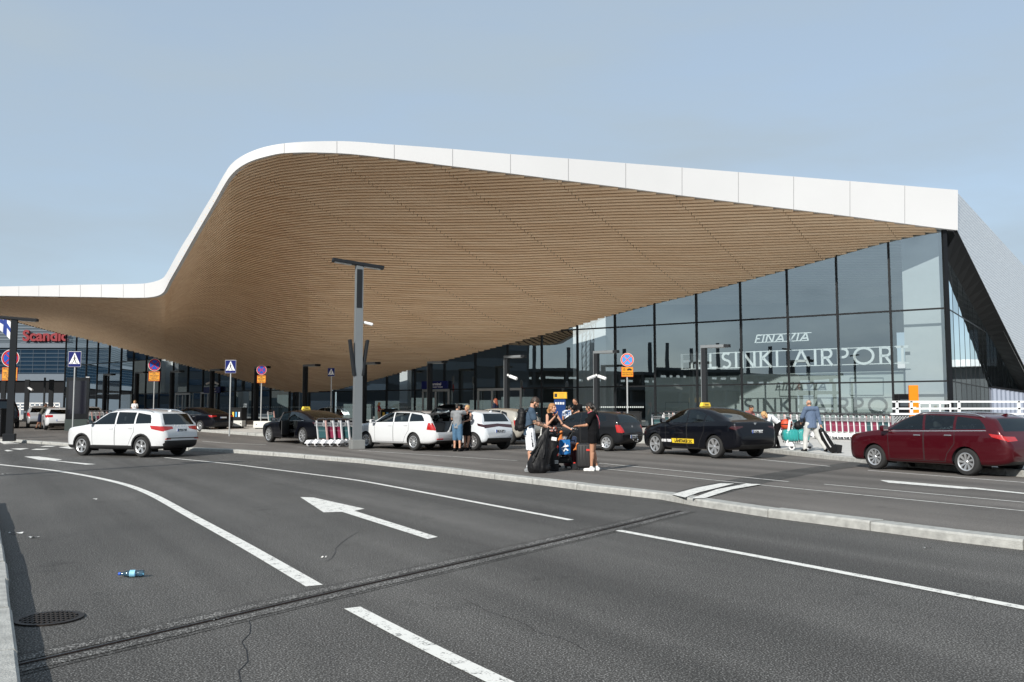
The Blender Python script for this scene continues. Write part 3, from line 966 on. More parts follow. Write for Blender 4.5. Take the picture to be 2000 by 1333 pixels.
# interior seen through the glass
def inwall(px0, px1, ytop, d, name, m, thick=0.25, zb=None):
    a, b = on_wall(px0, 800, d), on_wall(px1, 800, d)
    z1 = on_wall((px0 + px1) / 2, ytop, d).z
    e = flat(b) - flat(a); w = e.length
    c = (flat(a) + flat(b)) / 2
    m_ = MB(); z0 = 0.2
    m_.box((c.x, c.y, (z0 + z1) / 2), (w, thick, z1 - z0), 0, Matrix.Rotation(atan2(e.y, e.x), 3, 'Z'))
    return tpart(m_, name, m)
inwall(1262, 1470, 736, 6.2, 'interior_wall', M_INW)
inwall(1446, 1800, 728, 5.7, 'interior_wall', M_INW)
inwall(1775, 1848, 380, 1.9, 'column', M_COLW, 1.2)
inwall(1128, 1192, 560, 3.0, 'column', M_COLW, 1.2)
inwall(784, 799, 690, 2.0, 'column', M_COLW, 0.5)
inwall(318, 326, 690, 2.0, 'column', M_COLW, 0.6)
inwall(329, 341, 690, 2.6, 'column', M_COLW, 0.6)
inwall(470, 480, 690, 2.0, 'column', M_COLW, 0.6)
inwall(440, 446, 690, 2.6, 'column', M_COLW, 0.6)
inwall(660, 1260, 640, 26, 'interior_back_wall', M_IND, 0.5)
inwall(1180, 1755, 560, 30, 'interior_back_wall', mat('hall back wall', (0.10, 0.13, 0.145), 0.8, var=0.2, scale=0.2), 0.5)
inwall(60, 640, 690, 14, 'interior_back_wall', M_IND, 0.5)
mb = MB()      # rails and openings on the pale wall
for (x0, x1, y0, y1) in ((1300, 1345, 786, 812), (1660, 1725, 738, 772), (1522, 1590, 748, 774)):
    for (ax, ay, bx2, by) in ((x0, y0, x1, y0), (x0, y1, x1, y1), (x0, y0, x0, y1), (x1, y0, x1, y1)):
        mb.tube(on_wall(ax, ay, 5.5), on_wall(bx2, by, 5.5), 0.02, n=4)
tpart(mb, 'wall_trim', mat('wall trim', (0.25, 0.28, 0.27), 0.7))
mb = MB()
for i in range(34):
    y = 48.8 + i * 1.05
    x1 = 22.6 + (y - 48) * 0.66
    x0 = max(C0.x - (y - C0.y) * 1.51 + 0.9, -8)
    if x1 - x0 > 0.5:
        mb.box(((x0 + x1) / 2, y, 11.75), (x1 - x0, 0.55, 0.14))
tpart(mb, 'interior_ceiling', M_INC)
mb = MB()
for i in range(9):
    q = on_wall(300 + i * 33, 790, 6)
    mb.box((q.x, q.y, 1.6), (2.0, 1.0, 2.2 + (i % 3) * 0.5))
for i in range(8):
    q = on_wall(700 + i * 62, 790, 9)
    mb.box((q.x, q.y, 1.5), (2.6, 1.2, 1.6 + (i * 7 % 3) * 0.5))
tpart(mb, 'check_in_desks', mat('check-in desks', (0.10, 0.13, 0.13), 0.6, var=0.3))

# right-hand return: glass side wall, raking dark soffit and pale mesh screen
RD = Vector((0.585, 0.811, 0)).normalized()
S0 = flat(P(1871, 500, 47.75))
Z_SC = P(1871, 372, 47.75).z
z_cut0 = P(1873, 450, 47.75).z
def cut_z(t): return z_cut0 - 0.222 * t
def gtop(t): return max(10.1 - 0.152 * t, 1.2)
fr = MB(); rp = []
Rm = Matrix.Rotation(atan2(RD.y, RD.x), 3, 'Z')
RW = Vector((0.56, 0.83, 0)).normalized()
Rw = Matrix.Rotation(atan2(RW.y, RW.x), 3, 'Z')
pm = C0 + RW * 23.1
fr.box((pm.x, pm.y, 0.9), (46.2, 0.04, 0.5), 0, Rw)
for i in range(22):
    t = i * 2.2
    p = C0 + RW * t
    zt = gtop(t)
    zb = 0.24 + rise(p.y)
    fr.box((p.x, p.y, (zt + zb) / 2), (0.05 if i else 0.14, 0.025 if i else 0.12, zt - zb), 0, Rw)
    if i < 21:
        q = C0 + RW * (t + 2.2); ztq = gtop(t + 2.2)
        mid = (p + q) / 2
        lv = [zb] + [z for z in (Z_LOW, Z_MID) if z < min(zt, ztq) - 0.2]
        for z in lv[1:]: fr.box((mid.x, mid.y, z), (2.15, 0.03, 0.07), 0, Rw)
        for j, z in enumerate(lv):
            a1 = lv[j + 1] if j + 1 < len(lv) else zt
            b1 = lv[j + 1] if j + 1 < len(lv) else ztq
            rp.append([(p.x, p.y, z), (q.x, q.y, z), (q.x, q.y, b1), (p.x, p.y, a1)])
frame = tpart(fr, 'side_wall_frame', M_DARK)
M_SIDE = glass('side wall glass', (0.10, 0.13, 0.16), 0.62, 1.5, 0.0, wav=0.08)
for v in rp:
    m = MB(); m.add(v, [(0, 1, 2, 3)])
    tpart(m, 'window_pane', M_SIDE, parent=frame)
def screen_mat():
    m, N, L, b = nodes_of('perforated metal screen')
    tc = N.new('ShaderNodeTexCoord')
    sx = N.new('ShaderNodeSeparateXYZ'); L.new(tc.outputs['Object'], sx.inputs['Vector'])
    mu = N.new('ShaderNodeMath'); mu.operation = 'MULTIPLY'; mu.inputs[1].default_value = 5.2; L.new(sx.outputs['Z'], mu.inputs[0])
    fr2 = N.new('ShaderNodeMath'); fr2.operation = 'FRACT'; L.new(mu.outputs[0], fr2.inputs[0])
    st = N.new('ShaderNodeMath'); st.operation = 'GREATER_THAN'; st.inputs[1].default_value = 0.55; L.new(fr2.outputs[0], st.inputs[0])
    no = N.new('ShaderNodeTexNoise'); no.inputs['Scale'].default_value = 3.0; no.inputs['Detail'].default_value = 3
    mp = N.new('ShaderNodeMapping'); mp.inputs['Scale'].default_value = (0.5, 0.5, 6.0)
    L.new(tc.outputs['Object'], mp.inputs['Vector']); L.new(mp.outputs['Vector'], no.inputs['Vector'])
    mx = N.new('ShaderNodeMix'); mx.data_type = 'RGBA'
    mx.inputs[6].default_value = (0.50, 0.53, 0.58, 1); mx.inputs[7].default_value = (0.88, 0.89, 0.90, 1)
    ad = N.new('ShaderNodeMath'); ad.operation = 'MULTIPLY_ADD'; ad.inputs[1].default_value = 0.45
    L.new(st.outputs[0], ad.inputs[0]); L.new(no.outputs['Fac'], ad.inputs[2])
    L.new(ad.outputs[0], mx.inputs[0])
    L.new(mx.outputs[2], b.inputs['Base Color'])
    b.inputs['Roughness'].default_value = 0.45; b.inputs['Metallic'].default_value = 0.1
    bp = N.new('ShaderNodeBump'); bp.inputs['Strength'].default_value = 0.6; bp.inputs['Distance'].default_value = 0.06
    L.new(no.outputs['Fac'], bp.inputs['Height']); L.new(bp.outputs['Normal'], b.inputs['Normal'])
    return m
mb = MB()
n_t = 30
A_, B_ = [], []
for i in range(n_t + 1):
    t = 46.0 * i / n_t
    p = S0 + RD * t
    A_.append(Vector((p.x, p.y, Z_SC))); B_.append(Vector((p.x, p.y, max(cut_z(t), 0.3))))
mb.strip(A_, B_)
inn = [a - Vector((0.25, 0, 0)) for a in A_]; inb = [b - Vector((0.25, 0, 0)) for b in B_]
mb.strip(inn, inb); mb.strip(A_, inn)
tpart(mb, 'mesh_screen', screen_mat())
mb = MB()
so, si = [], []
for i in range(n_t + 1):
    t = 46.0 * i / n_t
    p = S0 + RD * t; q = C0 + RW * t
    so.append(Vector((p.x + 0.02, p.y, max(cut_z(t), 0.3) - 0.03))); si.append(Vector((q.x - 0.05, q.y, gtop(t))))
mb.strip(so, si)
up = [v + Vector((0, 0, 1.2)) for v in si]
mb.strip(si, up)
tpart(mb, 'raking_soffit', mat('dark glossy soffit', (0.006, 0.006, 0.007), 0.6, 0.0, spec=0.08))
# dark corner between fascia end and glass corner
mb = MB()
p = C0
mb.box((p.x, p.y, 6.1), (0.22, 0.22, 11.2))
tpart(mb, 'corner_post', M_DARK)

# big lettering hung just inside the glass
def hall_sign():
    d = 0.7
    a, b = on_wall(1330, 724, d), on_wall(1776, 710, d)
    zt = on_wall(1550, 683.5, d).z; zb = on_wall(1550, 716.5, d).z
    e = (flat(b) - flat(a)); w = e.length; e.normalize()
    o = thing('hall_sign', 'white letters HELSINKI AIRPORT hanging behind the terminal glass', 'sign', (a.x, a.y, zb))
    ang = atan2(e.y, e.x); o.rotation_euler = (0, 0, ang)
    M_L = mat('sign white', (0.90, 0.91, 0.90), 0.5, var=0.03)
    mb = MB(); geo_text(mb, 'HELSINKI AIRPORT', w, zt - zb, .135, .20, .10)
    mb.build('letters', M_L, o)
    mb = MB(); h = zt - zb
    mb.box((w / 2, 0.03, 0.03), (w, 0.03, 0.05)); mb.box((w / 2, 0.03, h - 0.03), (w, 0.03, 0.05))
    mb.build('rail', M_L, o)
    a, b = on_wall(1474, 668, d), on_wall(1584, 666, d)
    z0, z1 = on_wall(1528, 668, d).z, on_wall(1528, 652, d).z
    o = thing('hall_sign', 'slanted white FINAVIA lettering between two bars above the larger words', 'sign', (a.x, a.y, z0))
    o.rotation_euler = (0, 0, ang)
    w = (flat(b) - flat(a)).length; h = z1 - z0
    mb = MB(); geo_text(mb, 'FINAVIA', w, h, .16, .20, .08, .22)
    mb.build('letters', M_L, o)
    mb = MB()
    mb.box((w * 0.47, 0.03, 0.02), (w * 0.95, 0.03, 0.045)); mb.box((w * 0.56, 0.03, h - 0.02), (w * 0.9, 0.03, 0.045))
    mb.build('rail', M_L, o)
hall_sign()
# ------------------------------------------------------------------ buildings round about
def boxy(root, name, c, d, m, R=None):
    mb = MB(); mb.box(c, d, 0, R); return mb.build(name, m, root)
M_DBLUE = mat('dark blue glazing', (0.012, 0.028, 0.05), 0.08, 0.0, var=0.4, scale=0.4, spec=0.9)
M_LOUV = mat('grey louvre panels', (0.05, 0.07, 0.09), 0.5, 0.3, var=0.1)
M_PALE = mat('pale ledge', (0.10, 0.125, 0.155), 0.6, var=0.08)
M_BLACK = mat('black panel', (0.007, 0.007, 0.008), 0.35, var=0.2, spec=0.2)
M_RED = mat('red letters', (0.20, 0.006, 0.012), 0.4)
def hotel():
    Y = 124.0
    def z(v): return P(60, v, Y).z
    xl, xr = -150.0, -44.0
    h = thing('hotel_building', 'dark glass hotel building with red Scandic letters beyond the canopy', 'building', ((xl + xr) / 2, Y, 0))
    def band(name, v0, v1, m, out=0.0, thick=14.0):
        z0, z1 = (z(v1) if v1 else 0.5), z(v0)
        return boxy(h, name, (0, thick / 2 - out, (z0 + z1) / 2), (xr - xl, thick, z1 - z0), m)
    band('roof', 585, 612, mat('hotel roof edge', (0.10, 0.12, 0.14), 0.6))
    band('upper_wall', 612, 672, M_LOUV, 0.02)
    band('ledge', 671, 680, M_PALE, 0.35)
    band('glazing', 680, 731, M_DBLUE)
    band('ledge', 731, 744, M_PALE, 0.3)
    band('canopy_wall', 744, 768, M_BLACK)
    band('lower_wall', 768, None, M_PALE, 0.01)
    mb = MB()
    for k in range(7): mb.box((0, -0.04, z(683) - k * (z(683) - z(729)) / 6), (xr - xl, 0.08, 0.10))
    for k in range(60): mb.box((-52 + k * 1.75, -0.03, (z(683) + z(729)) / 2), (0.06, 0.05, z(683) - z(729)))
    mb.build('glazing_bars', mat('dark blue bars', (0.03, 0.055, 0.085), 0.4), h)
    mb = MB()
    for k in range(9): mb.box((0, -0.06, z(617) - k * 0.42), (xr - xl, 0.06, 0.10))
    mb.build('louvres', mat('louvre blades', (0.13, 0.16, 0.19), 0.5), h)
    # rooftop rows seen behind the flag
    a, b = P(45, 667, Y - 0.6), P(133, 667, Y - 0.6)
    me = text_mesh('Scandic', 1.0, 0.09, align='LEFT', bold=0.03)
    xs = [v.co.x for v in me.vertices]; ys = [v.co.y for v in me.vertices]
    sx = (b.x - a.x) / (max(xs) - min(xs)); sz = (z(646) - z(668)) / (max(ys) - min(ys))
    s = thing('hotel_sign', 'red Scandic letters mounted high on the hotel front', 'sign', (a.x, Y - 0.6, a.z))
    mb = MB()
    mb.add([((v.co.x - min(xs)) * sx, -v.co.z * 2, (v.co.y - min(ys)) * sz) for v in me.vertices], [list(p.vertices) for p in me.polygons])
    mb.build('letters', M_RED, s)
    mb = MB(); mb.box((2.9, 0.2, -0.15), (6.6, 0.08, 0.1)); mb.build('rail', M_PALE, s)
hotel()
def reflections_of_the_far_side():
    """what stands across the road, behind the photographer: seen only mirrored in the glass; the last dark block is added"""
    m = mat('dark office front', (0.035, 0.04, 0.045), 0.5, var=0.3, scale=0.2)
    b = thing('office_block', 'dark office block across the road mirrored in the terminal glass', 'building', (-96, 52, 0))
    boxy(b, 'wall', (0, 0, 9.5), (18, 58, 19), m)
    mb = MB()
    for k in range(5): mb.box((9.05, 0, 2.5 + k * 3.6), (0.2, 57, 1.5))
    mb.build('window_band', M_DBLUE, b)
    b = thing('multi_storey_garage', 'grey parking garage under construction mirrored in the terminal glass', 'building', (-108, -18, 0))
    mb = MB()
    for k in range(4): mb.box((0, 0, 0.4 + k * 3.1), (24, 76, 0.6))
    for i in range(14):
        for j in (-11, 0, 11): mb.box((j, -36 + i * 5.5, 5), (0.6, 0.6, 10))
    mb.box((-6, 0, 4.5), (8, 70, 8))
    mb.build('frame', m, b)
    mb = MB()
    for i in range(12):
        mb.box((6, -34 + i * 6.1, 12), (0.7, 0.5, 5 + (i * 37 % 5)))
    mb.build('concrete_core', m, b)
    c = thing('tower_crane', 'lattice tower crane mirrored in the terminal glass', 'crane', (-92, 9, 0))
    mb = MB()
    for sx in (-0.8, 0.8):
        for sy in (-0.8, 0.8): mb.box((sx, sy, 16), (0.14, 0.14, 32))
    for k in range(16):
        z0, z1 = k * 2, k * 2 + 2
        for s in (-0.8, 0.8):
            mb.tube((-0.8, s, z0), (0.8, s, z1), 0.05, n=4); mb.tube((s, -0.8, z1), (s, 0.8, z0), 0.05, n=4)
    mb.build('mast', M_BLACK, c)
    mb = MB(); mb.tube((0, -4, 30), (0, 26, 33), 0.4, n=4); mb.tube((0, 0, 36), (0, 20, 33), 0.06, n=4); mb.build('jib', M_BLACK, c)
    b = thing('side_terminal', 'low dark terminal wing with white roof edge mirrored in the side glass', 'building', (112, 112, 0), radians(-36))
    boxy(b, 'wall', (0, 0, 4.0), (120, 20, 8), m)
    boxy(b, 'roof', (0, -1, 8.6), (122, 24, 1.0), M_WHITE)
    b = thing('added_dark_block', 'long dark block added far to the left for the glass to mirror', 'building', (-165, 92, 0))  # unseen block, added so the left glass mirrors something dark
    boxy(b, 'wall', (0, 0, 8.5), (16, 130, 17), m)
    mb = MB()
    for k in range(5): mb.box((8.05, 0, 2.2 + k * 3.2), (0.2, 128, 1.3))
    mb.build('window_band', M_DBLUE, b)
reflections_of_the_far_side()

# ------------------------------------------------------------------ lamps
M_LAMP = mat('grey lamp paint', (0.17, 0.185, 0.195), 0.5, 0.2, var=0.06)
M_LAMPD = mat('dark lamp paint', (0.016, 0.018, 0.021), 0.5, 0.0, var=0.1, spec=0.2)
M_LENS = mat('lamp lens', (0.55, 0.56, 0.55), 0.3)
M_CAMW = mat('white camera shell', (0.75, 0.76, 0.77), 0.4)
def camera_part(root, at, yaw, down=0.25):
    mb = MB()
    d = Vector((cos(yaw), sin(yaw), -down)).normalized()
    p = Vector(at)
    mb.tube(p, p + d * 0.34, 0.055, 0.06, 10); mb.tube(p + d * 0.34, p + d * 0.36, 0.045, 0.045, 10)
    mb.tube(p + Vector((0, 0, -.02)), p - d * 0.12 + Vector((0, 0, 0.06)), 0.025, n=6)
    return mb.build('security_camera', M_CAMW, root)
def big_lamp():
    b = PG(697, 877, 0.115); Y = b.y
    ht = P(700, 520, Y).z - b.z
    yaw = radians(24)
    o = thing('street_lamp', 'tall grey box-section lamp post with T-shaped head beside the trolleys', 'street lamp', b, yaw)
    mb = MB(); mb.rbox((0, 0, 0.17), (0.52, 0.52, 0.36), 0.02); mb.build('base', mat('post base', (0.20, 0.205, 0.20), 0.6, var=0.15), o)
    w0, w1 = 0.31, 0.27
    mb = MB(); mb.box((0, 0, 0.35 + (ht - 0.35) / 2), (w0, w0, ht - 0.35), 0, taper=w1 / w0); mb.build('post', M_LAMP, o)
    mb = MB(); mb.box((-0.02, -w1 / 2 - 0.012, ht - 0.9), (0.2, 0.02, 1.5)); mb.build('access_cover', M_LAMPD, o)
    a0, a1 = P(650, 508, Y - 0.35), P(748, 524, Y + 0.3)
    e = (a1 - a0); ln = e.length
    iv = Matrix.Rotation(-yaw, 3, 'Z')
    c = iv @ ((a0 + a1) / 2 - b); ex = iv @ e.normalized()
    R = ex.to_track_quat('X', 'Z').to_matrix()
    mb = MB(); mb.rbox(c, (ln * 1.02, 0.34, 0.13), 0.015, 0, R); h = mb.build('lamp_head', M_LAMPD, o)
    mb = MB(); mb.box(c - ex * ln * 0.3 + Vector((0, 0, -0.075)), (ln * 0.33, 0.24, 0.03), 0, R); mb.build('lens', M_LENS, h)
    mb = MB(); mb.box(c + ex * ln * 0.28 + Vector((0, 0, -0.075)), (ln * 0.33, 0.24, 0.03), 0, R); mb.build('lens', M_LENS, h)
    for s in (-1, 1):
        z0, z1 = P(700, 735, Y).z - b.z, P(700, 664, Y).z - b.z
        mb = MB()
        R2 = Matrix.Rotation(s * radians(8), 3, 'Y')
        mb.rbox((s * 0.25, -0.05, (z0 + z1) / 2), (0.10, 0.26, (z1 - z0)), 0.02, 0, R2)
        mb.box((s * 0.17, -0.05, (z0 + z1) / 2 - 0.3), (0.10, 0.12, 0.2))
        mb.build('floodlight', M_LAMPD, o)
    zc = P(708, 630, Y).z - b.z
    camera_part(o, (0.20, -0.05, zc), radians(-25))
big_lamp()
def left_lamp():
    Y = 40.0
    b = PG(18, 862, 0.11); Y = b.y
    ht = P(32, 624, Y).z - b.z
    o = thing('street_lamp', 'tall dark box-section lamp post with T-shaped head at the far left', 'street lamp', b, radians(20))
    mb = MB(); mb.box((0, 0, ht / 2), (0.29, 0.29, ht), 0, taper=0.9); mb.build('post', M_LAMPD, o)
    mb = MB(); mb.rbox((0, 0, 0.17), (0.5, 0.5, 0.34), 0.02); mb.build('base', M_LAMPD, o)
    a0, a1 = P(-30, 618, Y - 0.3), P(74, 626, Y + 0.25)
    e = a1 - a0; iv = Matrix.Rotation(-radians(20), 3, 'Z')
    ex = iv @ e.normalized(); c = iv @ ((a0 + a1) / 2 - b)
    R = ex.to_track_quat('X', 'Z').to_matrix()
    mb = MB(); mb.rbox(c, (e.length, 0.36, 0.13), 0.015, 0, R); h = mb.build('lamp_head', M_LAMPD, o)
    for s in (-1, 1):
        mb = MB(); mb.box(c + ex * s * e.length * 0.3 + Vector((0, 0, -.075)), (e.length * 0.3, 0.24, 0.03), 0, R); mb.build('lens', M_LENS, h)
left_lamp()
def lamp_off_frame():
    o = thing('street_lamp', 'tall lamp post left of the picture whose thin shadow crosses the road', 'street lamp', (-16.1, 16.8, 0), radians(20))
    mb = MB(); mb.box((0, 0, 3.85), (0.2, 0.2, 7.7), 0, taper=0.8); mb.build('post', M_LAMPD, o)
    mb = MB(); mb.rbox((0, 0, 0.17), (0.5, 0.5, 0.34), 0.02); mb.build('base', M_LAMPD, o)
    mb = MB(); mb.rbox((0, 0, 7.7), (1.8, 0.3, 0.13), 0.015); mb.build('lamp_head', M_LAMPD, o)
lamp_off_frame()
SMALL = [(1375, 677, 'behind the black taxi'), (1165, 688, 'left of the no-stopping sign on the right'), (990, 697, 'in front of the wide doors'),
         (840, 708, 'beside the blue Terminal sign over the doors'), (712, 710, 'just right of the tall lamp post'), (597, 714, 'left of the small crossing sign'),
         (502, 718, 'behind the third no-stopping sign'), (415, 723, 'in front of the blue sign on the left'), (337, 726, 'right of the second no-stopping sign'),
         (268, 728, 'left of the second no-stopping sign'), (206, 732, 'right of the black information pylon')]
def small_lamps():
    yaw = atan2(E_R.y, E_R.x)
    H = 4.75
    root = None
    for i, (u, v, where) in enumerate(SMALL):
        Y = 3.45 * FPX / (HORIZON - v)
        q = P(u, v, Y)
        z0 = 0.24 + rise(Y)
        loc = (q.x, Y, q.z - H)
        lab = 'slim L-shaped grey lamp post ' + where
        if root is None:
            root = thing('plaza_lamp', lab, 'street lamp', loc, yaw, 'L-shaped lamps along the terminal')
            mb = MB(); mb.box((0, 0, H / 2 - 0.6), (0.24, 0.3, H + 1.2 - 0.18)); mb.build('post', M_LAMPD, root)
            mb = MB(); mb.box((-0.125, 0, H / 2 - 0.6), (0.03, 0.31, H + 1.0)); mb.build('post_edge', M_LAMP, root)
            mb = MB(); mb.rbox((0.62, 0, H - 0.02), (1.55, 0.3, 0.15), 0.01); arm = mb.build('lamp_arm', M_LAMP, root)
            mb = MB(); mb.box((1.27, 0, H - 0.02), (0.28, 0.31, 0.155)); mb.build('end_cap', M_LAMPD, arm)
            mb = MB(); mb.box((0.75, 0, H - 0.105), (0.8, 0.16, 0.02)); mb.build('lens', M_LENS, arm)
            r = root
        else: r = copy_thing(root, loc, yaw, lab)
    for u, v, s, lab in ((1165, 735, 1, 'pair of white security cameras on the lamp post left of the round sign'), (992, 735, 0, 'single white security camera on the lamp post before the doors'),
                         (416, 747, 1, 'pair of white security cameras on the lamp post over the blue left sign'), (55, 759, 0, 'small white security camera on the post behind the dark van')):
        Y = 50 if u > 900 else 76
        q = P(u, v, Y - 0.3)
        o = thing('security_camera', lab, 'camera', q)
        for d in ([-1, 1] if s else [1]):
            mb = MB(); mb.tube((0.1 * d, 0, 0), (0.5 * d, -0.25, -0.16), 0.09, n=8); mb.build('camera_body', M_CAMW, o)
        mb = MB(); mb.tube((0, 0.2, 0.08), (0, 0, 0.05), 0.06, n=6); mb.build('bracket', M_CAMW, o)
small_lamps()

# ------------------------------------------------------------------ traffic signs
M_POLE = mat('galvanised pole', (0.46, 0.47, 0.47), 0.45, 0.6, var=0.1)
S_RED = mat('sign red', (0.42, 0.012, 0.010), 0.45, var=0.04, spec=0.2)
S_ORG = mat('sign orange rim', (0.75, 0.12, 0.03), 0.45, var=0.04)
S_BLUE = mat('sign blue', (0.008, 0.075, 0.40), 0.45, var=0.04, spec=0.2)
S_LBLUE = mat('sign light blue', (0.06, 0.30, 0.75), 0.45, var=0.04)
S_NAVY = mat('crossing blue', (0.004, 0.010, 0.115), 0.4, var=0.04, spec=0.2)
S_YEL = mat('sign yellow', (0.66, 0.27, 0.008), 0.5, var=0.04)
S_WHITE = mat('sign face white', (0.78, 0.78, 0.78), 0.5, var=0.02)
S_BLK = mat('sign black', (0.01, 0.01, 0.01), 0.5)
S_BACK = mat('sign edge', (0.40, 0.40, 0.41), 0.5, 0.5)
def disc(mb, r0, r1, y, mi, n=40, z=0.0):
    vs, fs = [], []
    for i in range(n):
        a = 2 * pi * i / n
        vs += [(r0 * cos(a), y, z + r0 * sin(a)), (r1 * cos(a), y, z + r1 * sin(a))]
    fs = [(2 * i, 2 * ((i + 1) % n), 2 * ((i + 1) % n) + 1, 2 * i + 1) for i in range(n)]
    mb.add(vs, fs, mi)
def no_stopping(u, v, Y, r, base, lines, label, red=S_RED, blue=S_BLUE, icon=False):
    c = P(u, v, Y)
    zb = base if base is not None else 0.11 + rise(Y)
    o = thing('no_stopping_sign', label, 'traffic sign', (c.x, Y, zb), radians(4), 'no-stopping signs with yellow plates')
    z = c.z - zb
    mb = MB(); mb.tube((0, 0.06, -0.1), (0, 0.06, z + r * 0.6), 0.038, n=10); mb.build('pole', M_POLE, o, 40)
    mb = MB()
    mb.lathe([(0.001, 0.012), (r, 0.012), (r, -0.012), (0.001, -0.012)], 40, 1, 'y')
    mb.v = [(x, y, zz + z) for x, y, zz in mb.v]
    disc(mb, 0.001, r * 0.99, -0.0135, 2, z=z)
    disc(mb, 0.001, r * 0.76, -0.0165, 3, z=z)
    disc(mb, r * 0.76, r * 0.95, -0.0165, 0, z=z)
    for s in (-1, 1):
        R = Matrix.Rotation(s * pi / 4, 3, 'Y')
        mb.box((0, -0.019 - 0.001 * s, z), (r * 1.56, 0.004, r * 0.13), 0, R)
    mb.build('sign_disc', [red, S_BACK, S_WHITE, blue], o)
    h = r * (1.55 if not icon else 1.45); w = r * 1.75
    zp = z - r - 0.03 - h / 2
    mb = MB()
    mb.rbox((0, 0, zp), (w, 0.02, h), 0.004, 0)
    pl = mb.build('plate', [red], o)
    mb = MB(); mb.box((0, -0.0125, zp), (w * 0.94, 0.006, h * 0.93)); mb.build('plate_face', S_YEL, pl)
    mb = MB()
    if icon:
        zi = zp + h * 0.24
        mb.rbox((w * 0.17, -0.018, zi - 0.005), (w * 0.42, 0.005, h * 0.11), 0.002)
        mb.rbox((w * 0.17, -0.018, zi + h * 0.07), (w * 0.22, 0.005, h * 0.10), 0.002)
        for s in (-1, 1):
            mm = MB(); mm.lathe([(0.001, -0.0215), (h * 0.055, -0.0215), (h * 0.055, -0.016)], 12, 0, 'y')
            mb.add([(x + w * 0.17 + s * w * 0.12, y, zz + zi - h * 0.06) for x, y, zz in mm.v], mm.f)
        mm = MB(); disc(mm, h * 0.075, h * 0.105, -0.018, 0, 20)
        mb.add([(x - w * 0.27, y, zz + zi - h * 0.03) for x, y, zz in mm.v], mm.f)
        mb.box((-w * 0.28, -0.018, zi + h * 0.06), (w * 0.025, 0.004, h * 0.12)); mb.box((-w * 0.25, -0.018, zi + h * 0.03), (w * 0.07, 0.004, h * 0.022))
        mm = MB(); disc(mm, 0.0005, h * 0.03, -0.018, 0, 12); mb.add([(x - w * 0.28, y, zz + zi + h * 0.15) for x, y, zz in mm.v], mm.f)
        for i, t in enumerate(lines):
            text_into(mb, t, h * 0.15, (1, 0, 0), (0, 0, 1), (0, -0.016, zp - h * 0.14 - i * h * 0.2), depth=0.001, bold=0.002)
    else:
        for i, t in enumerate(lines):
            gap = 0.03 * (i // 2)
            text_into(mb, t, h * 0.135, (1, 0, 0), (0, 0, 1), (0, -0.016, zp + h * (0.345 - gap) - i * h * 0.138), depth=0.001, bold=0.0025)
    mb.build('plate_lettering', S_BLK, pl)
    return o
TX = ['Matkustajien otto', 'sallittu', 'Tillåtet att lämna', 'av passagerare', 'Passenger', 'drop-off permitted']
no_stopping(20.5, 700, 46.5, 0.45, None, TX, 'large round no-stopping sign with yellow plate at the far left edge')
no_stopping(302, 713, 60, 0.42, None, TX, 'round no-stopping sign with yellow plate rising behind the white SUV')
no_stopping(511, 723, 56, 0.31, 0.15, TX, 'small round no-stopping sign with yellow plate left of the black saloon taxi')
no_stopping(1225, 703, 43, 0.325, None, ['VAIN JÄTTÖLLE', 'VAIN DROP-OFF'], 'bright orange-rimmed no-stopping sign with wheelchair plate behind the small black hatchback', S_ORG, S_LBLUE, True)
def crossing(u, v, Y, s, zb, label, yaw=0.0):
    c = P(u, v, Y)
    o = thing('pedestrian_crossing_sign', label, 'traffic sign', (c.x, Y, zb), yaw, 'blue pedestrian crossing signs')
    z = c.z - zb
    mb = MB(); mb.tube((0, 0.05, -0.1), (0, 0.05, z + s * 0.3), 0.036, n=10); mb.build('pole', M_POLE, o, 40)
    mb = MB()
    h = s * 1.2
    mb.rbox((0, 0, z), (s, 0.024, h), 0.008, 1)
    mb.box((0, -0.0135, z), (s * 0.94, 0.004, h * 0.95), 2)
    w = s * 0.84
    tri = [(-w / 2, z - h * 0.30), (w / 2, z - h * 0.30), (0, z + h * 0.43)]
    mb.prism(tri, 'y', -0.0195, -0.0150, 3)
    # walking figure and stripes
    f = lambda pts: mb.prism([(x * s, z + y * s) for x, y in pts], 'y', -0.0235, -0.0190, 0)
    f([(-0.05, -0.02), (0.05, -0.02), (0.06, 0.14), (0.0, 0.19), (-0.05, 0.15)])
    f([(-0.05, -0.02), (0.01, -0.02), (-0.04, -0.18), (-0.12, -0.28), (-0.15, -0.26), (-0.09, -0.16)])
    f([(-0.01, -0.02), (0.05, -0.02), (0.10, -0.14), (0.12, -0.28), (0.07, -0.28), (0.05, -0.15)])
    f([(-0.05, 0.14), (-0.03, 0.16), (-0.10, 0.02), (-0.13, 0.03)]); f([(0.04, 0.15), (0.06, 0.13), (0.13, 0.04), (0.11, 0.02)])
    mm = MB(); disc(mm, 0.0005, s * 0.055, -0.0215, 0, 16); mb.add([(x, y, zz + z + s * 0.245) for x, y, zz in mm.v], mm.f, 0)
    for k in (-0.26, -0.15, 0.17, 0.27):
        f([(k - 0.05, -0.335), (k + 0.005, -0.335), (k * 0.82 + 0.02, -0.25), (k * 0.82 - 0.02, -0.25)])
    mb.build('sign_panel', [S_BLK, S_BACK, S_NAVY, S_WHITE], o)
crossing(146, 702, 43, 0.63, PG(141, 859, 0.0).z, 'blue pedestrian crossing sign beside the black information pylon')
crossing(450.5, 716.5, 47, 0.58, PG(443, 854, 0.0).z, 'blue pedestrian crossing sign just right of the white SUV')
crossing(647, 727.5, 62, 0.5, 0.5, 'smallest blue pedestrian crossing sign just left of the tall lamp post', radians(-6))

